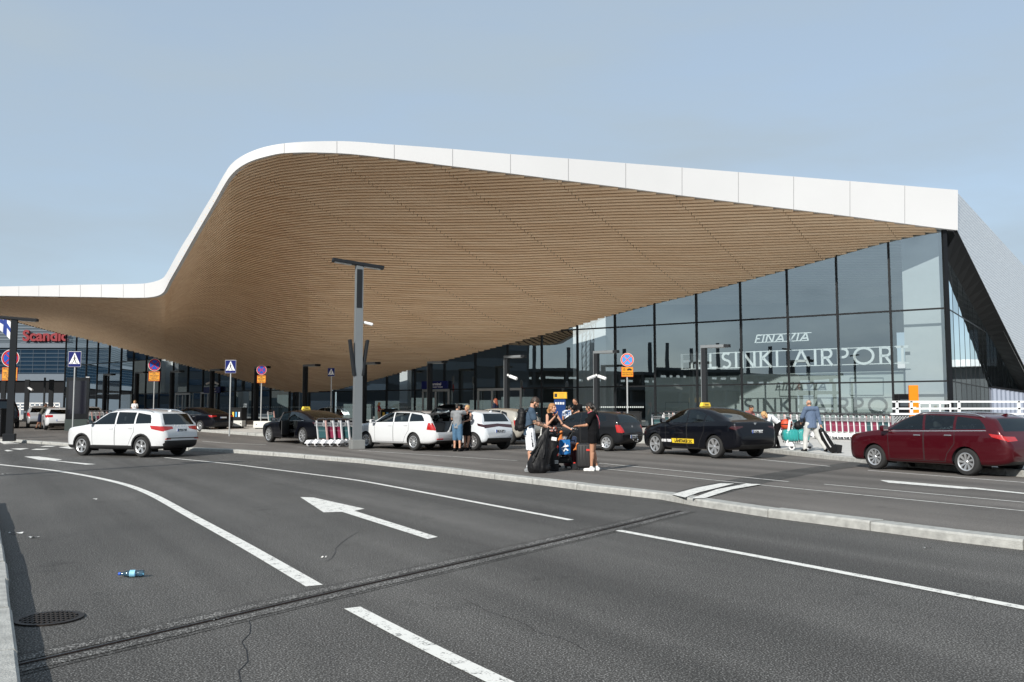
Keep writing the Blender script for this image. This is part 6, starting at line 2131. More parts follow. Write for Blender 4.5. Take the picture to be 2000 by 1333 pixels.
def person(label, loc, yaw, h, pose=None, female=False, skin=SK_L, wear=(), hair=None, voxel=0.014, group=None, build=1.0):
    """yaw: heading of the local +Y (the way the person faces)"""
    k = h / 1.755
    J = {n: Vector(v) for n, v in BASE.items()}
    if female:
        for n in ('shR', 'shL'): J[n].x *= .86
        for n in ('elR', 'elL', 'wrR', 'wrL'): J[n].x *= .88
    for n, v in (pose or {}).items(): J[n] = Vector(v)
    for n in J:
        if n != 'face': J[n] = J[n] * k
    root = thing('person', label, 'person', loc, yaw, group)
    f = J['face'].normalized(); fr = Vector((f.y, -f.x, 0)); fr = fr.normalized() if fr.length > .1 else Vector((1, 0, 0)); fu = fr.cross(f).normalized()
    R3 = Matrix((fr, f, fu)).transposed()
    hd = J['head']
    def H(x, y, z): return hd + R3 @ Vector((x, y, z)) * k
    up = (J['chest'] - J['pelvis']).normalized()
    sx = (J['shR'] - J['shL']).normalized()
    def torso(mb, g=0.0, w=1.0):
        r = (.86 if female else 1.0) * build
        mb.caps(J['pelvis'] + up * -.02 * k, J['pelvis'] + up * .06 * k, (.118 + g) * k, (.112 + g) * k, sx=(1.30 if female else 1.18) * w, sy=.92, side=sx)
        mb.caps(J['pelvis'] + up * .08 * k, J['chest'], (.112 * r + g) * k, (.128 * r + g) * k, sx=1.16 * w, sy=.82, side=sx)
        mb.caps(J['chest'], J['chest'].lerp(J['neck'], .55), (.130 * r + g) * k, (.105 * r + g) * k, sx=1.22 * w, sy=.80, side=sx)
        mb.caps(J['shL'] * .86 + J['shR'] * .14, J['shR'] * .86 + J['shL'] * .14, (.062 + g * .8) * k, (.062 + g * .8) * k)
        if female:
            fw = sx.cross(up) * -1
            fw = up.cross(sx)
            for s in (-1, 1): mb.ell(J['chest'] + fw * (.085 + g * .6) * k + sx * s * .07 * k + up * .01 * k, [(.065 + g * .6) * k] * 3)
    def limb(mb, a, b, r0, r1, t0=0.0, t1=1.0, n=12):
        A, B = J[a], J[b]
        mb.caps(A.lerp(B, t0), A.lerp(B, t1), lerp(r0, r1, t0) * k, lerp(r0, r1, t1) * k, n)
    arm = .82 if female else 1.0 * build
    body = MB()
    torso(body)
    body.caps(J['neck'] - up * .02 * k, hd + R3 @ Vector((0, -.02, -.06)) * k, .058 * k * (.88 if female else 1), .052 * k * (.88 if female else 1))
    body.ell(hd + R3 @ Vector((0, -.01, .03)) * k, (.076 * k, .097 * k, .096 * k), 18, 12, 0, R3)
    body.ell(H(0, .028, -.045), (.060 * k, .068 * k, .075 * k), 16, 10, 0, R3)
    body.ell(H(0, .062, -.093), (.030 * k, .028 * k, .024 * k), 12, 8, 0, R3)
    body.caps(H(0, .088, .018), H(0, .108, -.026), .010 * k, .017 * k, 8)
    body.caps(H(-.035, .078, .028), H(.035, .078, .028), .016 * k, .016 * k, 8)
    for s in (-1, 1):
        body.ell(H(s * .078, -.006, -.008), (.012 * k, .022 * k, .034 * k), 10, 8, 0, R3)
        body.ell(H(s * .036, .064, -.028), (.022 * k, .022 * k, .024 * k), 10, 8, 0, R3)
    for s in ('R', 'L'):
        limb(body, 'sh' + s, 'el' + s, .058 * arm, .044 * arm); limb(body, 'el' + s, 'wr' + s, .045 * arm, .029 * arm)
        body.ell(J['el' + s].lerp(J['wr' + s], .28), [.047 * arm * k] * 3)
        limb(body, 'hi' + s, 'kn' + s, .094 if female else .09, .058); limb(body, 'kn' + s, 'an' + s, .056, .036)
        kn, an = J['kn' + s], J['an' + s]
        bk = Vector((0, -1, 0)); body.caps(kn.lerp(an, .14) + bk * .016 * k, kn.lerp(an, .45) + bk * .014 * k, .052 * k, .044 * k)
        body.caps(an + Vector((0, -.02, -.03)) * k, J['to' + s], .040 * k, .030 * k)
        # hand: palm, four unequal bent fingers, thumb from the side
        d = (J['wr' + s] - J['el' + s]).normalized()
        sgn = 1 if s == 'R' else -1
        q = d.cross(Vector((0, 0, 1)))
        q = (q.normalized() if q.length > .2 else Vector((0, 1, 0)))
        nrm = d.cross(q).normalized()
        w0 = J['wr' + s]
        body.caps(w0 + d * .02 * k, w0 + d * .075 * k, .026 * k, .034 * k, 10, sx=1.25, sy=.62, side=q)
        for i, ln in enumerate((.066, .078, .074, .058)):
            b0 = w0 + d * .085 * k + q * (i - 1.5) * .0195 * k
            m1 = b0 + (d * .9 - nrm * .35 * sgn).normalized() * ln * .55 * k; m2 = m1 + (d * .55 - nrm * .8 * sgn).normalized() * ln * .5 * k
            body.caps(b0, m1, .0098 * k, .0088 * k, 6); body.caps(m1, m2, .0088 * k, .0075 * k, 6)
        t0 = w0 + d * .035 * k + q * .032 * k; t1 = t0 + (d * .6 + q * .6).normalized() * .04 * k; t2 = t1 + (d * .9 - nrm * .4 * sgn).normalized() * .03 * k
        body.caps(t0, t1, .013 * k, .011 * k, 6); body.caps(t1, t2, .011 * k, .0088 * k, 6)
    remeshed(body, 'body', skin, root, voxel * .75 if voxel < .012 else voxel, 2)
    if voxel < .02:
        mb = MB()
        for s in (-1, 1): mb.ell(H(s * .032, .081, .006), (.012 * k, .008 * k, .0075 * k), 10, 6, 0, R3)
        mb.build('eyes', EYE_M, root, 60)
        mb = MB(); mb.ell(H(0, .091, -.062), (.025 * k, .010 * k, .009 * k), 10, 6, 0, R3); mb.build('mouth', LIP, root, 60)
    for w in wear:
        nm, m = w[0], w[1]; o = w[2] if len(w) > 2 else {}
        mb = MB()
        if nm in ('t_shirt', 'top', 'blouse', 'blazer'):
            g = o.get('g', .016)
            torso(mb, g, 1.02)
            lo = o.get('lo', -.06)
            mb.caps(J['pelvis'] + up * (lo + .10) * k, J['chest'], (.125 + g) * k * (1.0 if not female else .95), (.128 + g) * k * (.9 if female else 1), sx=1.22, sy=.85, side=sx)
            if lo < 0: mb.caps(J['pelvis'] + up * lo * k, J['pelvis'] + up * .1 * k, (.126 + g) * k, (.120 + g) * k, sx=1.24, sy=.93, side=sx)
            sl = o.get('sleeve', .55)
            for s in ('R', 'L'):
                if sl > 0: limb(mb, 'sh' + s, 'el' + s, (.068 * arm + g * .6), (.060 * arm + g * .5), 0, min(sl, 1))
                if sl > 1: limb(mb, 'el' + s, 'wr' + s, .056 * arm + g * .5, .040 * arm + g * .4, 0, sl - 1)
            mb.caps(J['neck'] - up * .05 * k, J['neck'] + up * (.0 if nm != 'blazer' else .02) * k, .085 * k, .066 * k)
            remeshed(mb, nm, m, root, voxel, 2, (J['pelvis'] + up * (lo - .045 if lo < 0 else lo + .02) * k, -up), .007, 13, .6)
        elif nm in ('shorts', 'trousers', 'skirt', 'dress'):
            g = o.get('g', .02)
            mb.caps(J['pelvis'] + up * -.03 * k, J['pelvis'] + up * .10 * k, (.120 + g) * k, (.112 + g) * k, sx=1.24, sy=.92, side=sx)
            t1, t2 = o.get('t', (.8, 0))
            for s in ('R', 'L'):
                limb(mb, 'hi' + s, 'kn' + s, .094 + g, .070 + g * 1.2, 0, t1)
                if t2 > 0: limb(mb, 'kn' + s, 'an' + s, .066 + g, .048 + g, 0, t2)
            if nm == 'skirt' or nm == 'dress':
                A = (J['knR'] + J['knL']) / 2; B = (J['hiR'] + J['hiL']) / 2
                mb.caps(B, B.lerp(A, t1), (.135 + g) * k, (.15 + g) * k, sx=1.1, sy=.85, side=sx)
            if nm == 'dress': torso(mb, .014, 1.0)
            zh = (J['hiR'].lerp(J['knR'], t1).z + J['hiL'].lerp(J['knL'], t1).z) / 2 - .03 * k
            remeshed(mb, nm, m, root, voxel, 2, (Vector((0, 0, zh)), Vector((0, 0, -1))) if t2 == 0 else None, .008, 12, .45)
        elif nm == 'shoes':
            for s in ('R', 'L'):
                mb = MB(); a = J['an' + s]; t = J['to' + s]; dv = Vector((t.x - a.x, t.y - a.y, 0)).normalized()
                z = min(a.z - .085 * k, t.z - .03 * k)
                hl = Vector((a.x, a.y, z)) - dv * .045 * k
                mb.caps(hl + Vector((0, 0, .045 * k)), Vector((t.x, t.y, z + .034 * k)), .046 * k, .038 * k, sx=1.0, sy=.95)
                mb.caps(Vector((a.x, a.y, z + .06 * k)), a + Vector((0, 0, .01 * k)), .05 * k, .046 * k)
                mb.box(((hl.x + t.x) / 2, (hl.y + t.y) / 2, z + .012 * k), (.085 * k, .27 * k, .024 * k), 0, Matrix.Rotation(atan2(-dv.x, dv.y), 3, 'Z'))
                remeshed(mb, 'shoe', m, root, min(voxel, .012), 1)
        elif nm == 'socks':
            for s in ('R', 'L'):
                mb = MB(); mb.caps(J['an' + s].lerp(J['kn' + s], .30), J['an' + s], .047 * k, .043 * k)
                mb.build('sock', m, root, 60)
        elif nm == 'tattoo_sleeve':
            mb = MB(); limb(mb, 'elR', 'wrR', .0485, .032, 0, .85); mb.ell(J['elR'].lerp(J['wrR'], .28), [.0505 * k] * 3); limb(mb, 'shR', 'elR', .062, .049, .62, 1)
            remeshed(mb, nm, m, root, voxel, 1)
        elif nm == 'cap':
            mb.ell(H(0, -.01, .055), (.086 * k, .104 * k, .075 * k), 16, 10, 0, R3); mb.box(H(0, .12, .04), (.12 * k, .10 * k, .012 * k), 0, R3)
            remeshed(mb, nm, m, root, voxel, 1)
    if hair:
        m, style = hair
        mb = MB()
        cap = lambda z0=.045, g=1.0: mb.ell(H(0, -.022, z0), (.083 * k * g, .100 * k * g, .088 * k * g), 16, 10, 0, R3)
        if style == 'short':
            cap(.050); mb.ell(H(0, -.055, .0), (.072 * k, .058 * k, .07 * k), 14, 8, 0, R3)
        elif style == 'crop':
            mb.ell(H(0, -.028, .035), (.079 * k, .092 * k, .085 * k), 16, 10, 0, R3)
        elif style == 'beard':
            cap(.052); mb.ell(H(0, -.055, .0), (.074 * k, .058 * k, .07 * k), 14, 8, 0, R3)
            mb.caps(H(-.062, .02, -.05), H(0, .07, -.098), .022 * k, .026 * k); mb.caps(H(.062, .02, -.05), H(0, .07, -.098), .022 * k, .026 * k)
        elif style == 'pony':
            cap(.048, 1.02); mb.ell(H(0, -.06, .0), (.078 * k, .06 * k, .075 * k), 14, 8, 0, R3)
            mb.caps(H(0, -.10, .02), H(0, -.14, -.06), .038 * k, .045 * k); mb.caps(H(0, -.14, -.06), H(.0, -.12, -.22), .045 * k, .03 * k)
            mb.ell(H(0, .052, .092), (.066 * k, .040 * k, .030 * k), 12, 8, 0, R3)
            for s in (-1, 1): mb.caps(H(s * .072, .03, .05), H(s * .078, .0, -.07), .018 * k, .016 * k)
        elif style == 'long':
            cap(.050, 1.03); mb.ell(H(0, -.055, -.02), (.085 * k, .065 * k, .10 * k), 14, 8, 0, R3)
            mb.caps(H(0, -.07, -.04), H(0, -.085, -.20), .075 * k, .06 * k, sx=1.15, sy=.7, side=fr)
            for s in (-1, 1): mb.caps(H(s * .074, .01, .03), H(s * .075, -.03, -.16), .024 * k, .022 * k)
        elif style == 'bun':
            cap(.05, 1.02); mb.ell(H(0, -.055, .0), (.078 * k, .06 * k, .075 * k), 14, 8, 0, R3); mb.ell(H(0, -.11, .07), (.045 * k,) * 3)
        elif style == 'fringe':
            mb.ell(H(0, -.04, .0), (.073 * k, .07 * k, .06 * k), 14, 8, 0, R3)
        remeshed(mb, 'hair', m, root, min(voxel, .010), 1, None, .013, 34, .5)
    KP[root.name] = (J, k)
    return root
KP = {}
HAIR_D = mat('dark hair', (0.012, 0.009, 0.007), 0.5, var=0.4, scale=40)
HAIR_B = mat('brown hair', (0.035, 0.020, 0.012), 0.55, var=0.4, scale=40)
HAIR_BL = mat('strawberry blonde hair', (0.36, 0.17, 0.065), 0.6, var=0.35, scale=30)
HAIR_Y = mat('blonde hair', (0.48, 0.30, 0.13), 0.6, var=0.35, scale=30)
HAIR_R = mat('red hair', (0.22, 0.05, 0.02), 0.6, var=0.35, scale=30)
HAIR_G = mat('grey brown hair', (0.16, 0.11, 0.08), 0.6, var=0.35, scale=30)
WHITE_C = cloth('white', (0.72, 0.73, 0.76), .06); BLACK_C = cloth('black', (0.006, 0.006, 0.007))
def yaw_to(dx, dy): return atan2(-dx, dy)      # local +Y turned to (dx, dy)

# the group on the island
g1 = PG(1035, 922, 0.115); g1.z = 0.115
man = person('bearded man in slate blue t-shirt and white shorts with tattooed arm looking down', g1, yaw_to(1, .1), 1.86,
    dict(pelvis=(0, -.02, .955), chest=(0, .0, 1.27), neck=(0, .05, 1.46), head=(0, .12, 1.60), face=(0, .75, -.62),
         shR=(.19, .02, 1.41), shL=(-.19, .03, 1.41), elR=(.22, .10, 1.14), elL=(-.21, .16, 1.16), wrR=(.10, .36, 1.04), wrL=(-.08, .40, 1.06),
         knR=(.11, .05, .50), knL=(-.10, .02, .50), anR=(.11, -.06, .085), anL=(-.11, .04, .085), toR=(.15, .11, .03), toL=(-.12, .21, .03)),
    skin=SK_L, voxel=0.011, hair=(HAIR_B, 'beard'), build=1.08,
    wear=[('t_shirt', cloth('slate blue', (0.055, 0.085, 0.125)), dict(sleeve=.62, g=.014)), ('shorts', WHITE_C, dict(t=(.92, 0), g=.022)),
          ('tattoo_sleeve', patterned('tattooed skin', [(0.30, .16, .10), (.10, .09, .07), (.34, .20, .13), (.06, .075, .06), (.38, .22, .15)], 34)),
          ('socks', WHITE_C), ('shoes', mat('grey trainers', (0.20, 0.21, 0.22), 0.7, var=.3, scale=18))])
mb = MB()
J, k = KP[man.name]
a, b = J['hiR'], J['knR']
for t, w in ((.12, .010), (.30, .010), (.48, .012), (.62, .026), (.74, .030)):
    p = a.lerp(b, t) + Vector((.118 * k - .012 * t, 0.0, 0)); mb.box(p, (.004, w, .10 if w < .02 else .05), 0, Matrix.Rotation(-.06, 3, 'X'))
mb.build('shorts_stripe', S_BLK, man)
g2 = PG(1079, 913, 0.115)
blonde = person('blonde woman in black top with floral hem, one hand raised to her cheek', g2, yaw_to(.55, -.80), 1.70,
    dict(face=(-.35, 1, .05), elR=(.25, .10, 1.16), wrR=(.13, .30, 1.40), elL=(-.27, .10, 1.17), wrL=(-.34, .36, 1.06), neck=(0, 0, 1.47)), female=True,
    skin=SK_L, voxel=0.011, hair=(HAIR_BL, 'pony'),
    wear=[('top', BLACK_C, dict(sleeve=0, g=.012, lo=.12)), ('blouse', patterned('floral cloth', [(.012, .012, .014), (.60, .36, .34), (.014, .013, .015), (.45, .10, .04), (.65, .55, .50), (.012, .012, .013)], 26), dict(sleeve=0, g=.010, lo=-.10)),
          ('trousers', BLACK_C, dict(t=(1, .92), g=.012)), ('shoes', BLACK_C)])
g3 = PG(1160, 920, 0.115)
dark = person('dark haired woman in black t-shirt and shorts with white trainers, seen from behind', g3, yaw_to(-.82, .30), 1.74,
    dict(chest=(0, .02, 1.27), neck=(0, .06, 1.46), head=(0, .10, 1.60), face=(.15, .9, -.25), elR=(.22, .10, 1.16), wrR=(.10, .34, 1.12), elL=(-.24, .12, 1.15), wrL=(-.12, .38, 1.13),
         knR=(.09, .04, .50), knL=(-.10, .02, .50), anR=(.09, -.05, .085), anL=(-.11, .03, .085), toR=(.10, .12, .03), toL=(-.13, .20, .03)), female=True,
    skin=SK_T, voxel=0.011, hair=(HAIR_D, 'pony'), build=1.08,
    wear=[('t_shirt', BLACK_C, dict(sleeve=.72, g=.030, lo=-.08)), ('shorts', BLACK_C, dict(t=(.46, 0), g=.030)), ('shoes', mat('white trainers', (0.68, 0.68, 0.67), 0.6, var=.12, scale=20))])
# couple embracing at the open tailgate
g4 = PG(893, 882, Z1)
grey = person('man in grey t-shirt and denim shorts embracing the woman at the open tailgate', g4, yaw_to(.35, .9), 1.74,
    dict(elR=(.30, .18, 1.38), wrR=(.20, .40, 1.40), elL=(-.26, .10, 1.18), wrL=(-.16, .34, 1.12), head=(0, .04, 1.62), face=(.3, .9, -.1)), skin=SK_L, hair=(HAIR_D, 'short'),
    wear=[('t_shirt', cloth('marl grey', (0.22, 0.23, 0.24)), dict(g=.018)), ('shorts', cloth('denim', (0.075, 0.15, 0.24)), dict(t=(1.0, .12), g=.024)), ('shoes', BLACK_C)])
g5 = PG(909, 881, Z1)
hug = person('blonde woman in a black dress embracing the man in the grey t-shirt', g5 + Vector((.05, .25, 0)), yaw_to(-.55, -.7), 1.68,
    dict(elL=(-.24, .10, 1.20), wrL=(-.08, .26, 1.12), elR=(.26, .12, 1.24), wrR=(.16, .34, 1.36), anL=(-.05, .05, .085), toL=(-.06, .2, .03)), female=True, skin=SK_L, hair=(HAIR_Y, 'bun'),
    wear=[('dress', BLACK_C, dict(t=(.75, 0), g=.012)), ('shoes', BLACK_C)])
# people on the plaza
q = P(740, 828, 66.5); q.z = 0.24 + rise(66.5)
person('person in red shirt and beige shorts standing by the bins near the glass', q, yaw_to(1, -.1), 1.62, dict(elR=(.2, .08, 1.16), wrR=(.08, .32, 1.16), elL=(-.2, .1, 1.16), wrL=(-.06, .32, 1.18), face=(0, 1, -.3)), True,
    SK_L, [('t_shirt', cloth('crimson', (0.35, 0.02, 0.035)), {}), ('shorts', cloth('beige', (0.45, 0.36, 0.26)), dict(t=(.8, 0))), ('shoes', BLACK_C)], (HAIR_Y, 'long'), 0.025)
q = PG(968, 842, 0.24)
person('red haired woman in navy top behind the champagne hatchback', q, yaw_to(-.8, .5), 1.86, dict(face=(-.2, 1, -.1)), True, SK_L,
    [('t_shirt', cloth('navy', (0.014, 0.018, 0.04)), {}), ('trousers', BLACK_C, dict(t=(1, .9)))], (HAIR_R, 'long'), 0.02)
q = PG(1139, 862, 0.24)
person('man with cropped hair in black polo bending towards the children', q + Vector((0, 1.0, 0)), yaw_to(-.8, -.45), 1.92,
    dict(chest=(0, .10, 1.25), neck=(0, .20, 1.42), head=(0, .29, 1.54), face=(0, .8, -.6), shR=(.18, .15, 1.37), shL=(-.18, .15, 1.37), elR=(.22, .30, 1.14), wrR=(.12, .48, 1.02), elL=(-.22, .3, 1.14), wrL=(-.12, .5, 1.02)), False, SK_T,
    [('t_shirt', BLACK_C, {}), ('trousers', BLACK_C, dict(t=(1, .9)))], (HAIR_B, 'crop'), 0.018)
q = PG(1130, 868, 0.20)
kid = person('child in a yellow top with dark hair between the travellers and the hatchback', q, yaw_to(.3, -.9), 1.40, dict(elL=(-.24, .05, 1.15)), False, SK_T,
    [('t_shirt', cloth('mustard', (0.72, 0.36, 0.02)), dict(sleeve=1.6)), ('trousers', BLACK_C, dict(t=(1, .9))), ('shoes', BLACK_C)], (HAIR_D, 'short'), 0.018)
q = PG(1108, 866, 0.20)
person('person in blue and white patterned shirt and dark cap behind the stroller', q, yaw_to(.6, .5), 1.62, dict(chest=(0, .06, 1.26), neck=(0, .12, 1.44), head=(0, .17, 1.57), face=(0, .9, -.4)), False, SK_T,
    [('t_shirt', patterned('blue print', [(.50, .55, .62), (.05, .10, .22), (.62, .64, .68), (.03, .05, .10)], 16), {}), ('trousers', BLACK_C, dict(t=(1, .9))), ('cap', BLACK_C)], (HAIR_D, 'short'), 0.018)
q = PG(1118, 870, 0.18)
person('small child in a white top with red trim behind the stroller', q, yaw_to(.4, .9), 1.22, {}, False, SK_L,
    [('t_shirt', patterned('white and red', [(.72, .71, .70), (.70, .69, .68), (.55, .08, .05), (.72, .7, .7)], 9), dict(sleeve=.7)), ('trousers', BLACK_C, dict(t=(1, .9)))], (HAIR_D, 'short'), 0.018)
q = PG(1518, 876, 0.25)
bent = person('blonde woman in white blouse and black trousers bending into the taxi boot', q, yaw_to(-1, -.15), 1.70,
    dict(pelvis=(0, -.06, .93), chest=(0, .20, 1.13), neck=(0, .36, 1.20), head=(0, .49, 1.22), face=(0, .8, -.65), shR=(.15, .32, 1.17), shL=(-.15, .32, 1.17), elR=(.20, .42, .92), wrR=(.14, .62, .80), elL=(-.2, .42, .92), wrL=(-.14, .62, .80),
         hiR=(.09, -.06, .90), hiL=(-.09, -.06, .90), knR=(.10, .02, .49), knL=(-.10, .10, .49), anR=(.10, -.10, .085), anL=(-.10, .16, .085), toR=(.11, .08, .03), toL=(-.11, .33, .03)), True, SK_L,
    [('blouse', WHITE_C, dict(sleeve=1.4, g=.014, lo=0)), ('trousers', BLACK_C, dict(t=(1, .95), g=.012)), ('shoes', BLACK_C)], (HAIR_Y, 'long'), 0.014)
q = PG(1474, 872, 0.25)
person('dark haired person leaning over behind the black taxi boot', q + Vector((0, 1.2, 0)), yaw_to(.5, -.8), 1.70,
    dict(chest=(0, .14, 1.20), neck=(0, .24, 1.36), head=(0, .31, 1.46), face=(0, .9, -.4), shR=(.16, .2, 1.30), shL=(-.16, .2, 1.30), elR=(.2, .3, 1.05), wrR=(.12, .5, .98), elL=(-.2, .3, 1.05), wrL=(-.12, .5, .98)), False, SK_T,
    [('t_shirt', cloth('rose', (0.30, 0.12, 0.11)), {}), ('trousers', BLACK_C, dict(t=(1, .9)))], (HAIR_D, 'short'), 0.018)
q = PG(1586, 882, 0.25)
blz = person('man in blue grey blazer and pale trousers walking away with a golf bag', q, yaw_to(-.12, 1), 1.76,
    dict(chest=(0, .05, 1.27), neck=(0, .10, 1.45), head=(0, .15, 1.585), face=(0, .9, -.35), hiR=(.10, 0, .91), hiL=(-.10, 0, .91), knR=(.22, .0, .50), knL=(-.16, .10, .50), anR=(.42, -.16, .09), anL=(-.24, .0, .085),
         toR=(.46, .0, .03), toL=(-.27, .17, .03), elR=(.27, .02, 1.13), wrR=(.30, -.06, .90), elL=(-.27, .10, 1.14), wrL=(-.20, .32, 1.0)), False, SK_L,
    [('blazer', cloth('blue grey wool', (0.105, 0.145, 0.22), .12), dict(sleeve=1.92, g=.030, lo=-.14)), ('trousers', cloth('pale grey', (0.50, 0.50, 0.48), .06), dict(t=(1, .96), g=.022)), ('shoes', BLACK_C)], (HAIR_G, 'fringe'), 0.013)
q = PG(78, 839, 0.113)
person('man in khaki t-shirt and dark shorts leaning on the white hatchback roof', q, yaw_to(.95, .3), 1.76,
    dict(pelvis=(0, .02, .95), chest=(0, .16, 1.25), neck=(0, .24, 1.42), head=(0, .28, 1.57), face=(0, 1, -.2), shR=(.18, .20, 1.37), shL=(-.18, .20, 1.37), elR=(.2, .46, 1.33), wrR=(.16, .70, 1.42), elL=(-.2, .46, 1.33), wrL=(-.16, .7, 1.42),
         knR=(.1, -.06, .50), anR=(.1, -.22, .085), toR=(.11, -.05, .03)), False, SK_D,
    [('t_shirt', cloth('khaki', (0.075, 0.072, 0.06)), dict(g=.022)), ('shorts', cloth('navy', (0.014, 0.018, 0.04)), dict(t=(.95, 0))), ('shoes', BLACK_C)], (HAIR_D, 'short'), 0.018)
q = PG(262, 828, 0.24)
person('blonde person in white beyond the white SUV, only the head showing', q, yaw_to(.4, -.9), 1.80, {}, True, SK_L, [('t_shirt', WHITE_C, {}), ('trousers', BLACK_C, dict(t=(1, .9)))], (HAIR_Y, 'long'), 0.025)

# ------------------------------------------------------------------ luggage
def off(base, dx, dy, z=None): return Vector((base.x + dx, base.y + dy, base.z if z is None else z))
NYL = mat('black nylon', (0.008, 0.008, 0.009), 0.55, var=0.25, scale=10, bump=0.8, bscale=9, spec=0.25)
def backpack():
    o = thing('backpack', 'black backpack worn by the man in the slate blue t-shirt', 'backpack', man.location, man.rotation_euler.z)
    mb = MB()
    for sx_ in (-.07, .07):
        mb.caps((sx_, -.24, 1.10), (sx_, -.20, 1.44), .115, .095, 16, sx=1.0, sy=.95, side=(1, 0, 0))
    mb.caps((0, -.33, 1.09), (0, -.31, 1.25), .085, .08, 14, sx=1.4, sy=.7, side=(1, 0, 0))
    mb.caps((-.05, -.21, 1.50), (.05, -.21, 1.50), .075, .075, 14)
    remeshed(mb, 'pack', NYL, o, .014, 2, None, .014, 9, 1.0)
    for s in (-1, 1):
        mb = MB(); mb.path([(s * .10, -.14, 1.50), (s * .11, -.02, 1.545), (s * .125, .105, 1.49), (s * .14, .135, 1.36), (s * .165, .05, 1.18), (s * .15, -.15, 1.08)], .022, 8)
        mb.build('shoulder_strap', NYL, o, 50)
    mb = MB(); mb.path([(-.1, -.445, 1.22), (.1, -.445, 1.22)], .006, 6); mb.build('zip', M_LAMPD, o)
backpack()
def garment_bag():
    b = PG(1054, 924, 0.115)
    o = thing('garment_bag', 'large black draped carry bag held upright in front of the bearded man', 'bag', b)
    mb = MB()
    top = P(1071, 836, b.y) - b
    mb.caps((-.05, 0, .17), (.04, 0, .50), .26, .20, 18, sx=1.0, sy=.7, side=(1, 0, 0))
    mb.caps((.04, 0, .50), (.10, 0, .80), .20, .12, 18, sx=1.0, sy=.7, side=(1, 0, 0))
    mb.caps((.10, 0, .80), (top.x, 0, top.z), .12, .035, 14, sx=1.0, sy=.7, side=(1, 0, 0))
    mb.caps((-.18, 0, .12), (.15, 0, .12), .11, .11, 14)
    remeshed(mb, 'bag_body', NYL, o, .014, 3, None, .022, 8, .35)
    # a few loose drawn folds
    rnd = random.Random(4)
    mb = MB()
    for i in range(6):
        a = rnd.uniform(-1.1, 1.1)
        p0 = Vector((.11 + .05 * a, -.075, rnd.uniform(.70, .86))); p1 = Vector((-.03 + .19 * a, -.17 * cos(a * .8) - .012, rnd.uniform(.22, .5)))
        mb.caps(p0, p1, .006, rnd.uniform(.014, .03), 6)
    mb.build('folds', NYL, o, 60)
garment_bag()
def travel_bag():
    b = PG(1081, 921, 0.115)
    o = thing('duffel_bag', 'upright black duffel bag with a white label and red tags', 'bag', b + Vector((.02, .16, 0)))
    mb = MB(); mb.caps((0, 0, .16), (-.03, 0, .86), .155, .13, 16, sx=.85, sy=.8, side=(1, 0, 0)); mb.box((0, 0, .08), (.24, .2, .15))
    remeshed(mb, 'bag_body', NYL, o, .014, 3)
    mb = MB(); mb.rbox((.0, -.12, .80), (.13, .012, .085), .003, 0, Matrix.Rotation(.15, 3, 'Y')); mb.build('label', S_WHITE, o)
    for z in (.60, .40):
        mb = MB(); mb.rbox((.09, -.10, z), (.035, .012, .06), .003, 0, Matrix.Rotation(.4, 3, 'Y')); mb.build('tag', mat('red tag', (.6, .03, .02), .5), o)
    mb = MB()
    for i in range(3): mb.box((.06, -.128, .26 - i * .03), (.09, .004, .016))
    mb.build('print', M_LENS, o)
travel_bag()
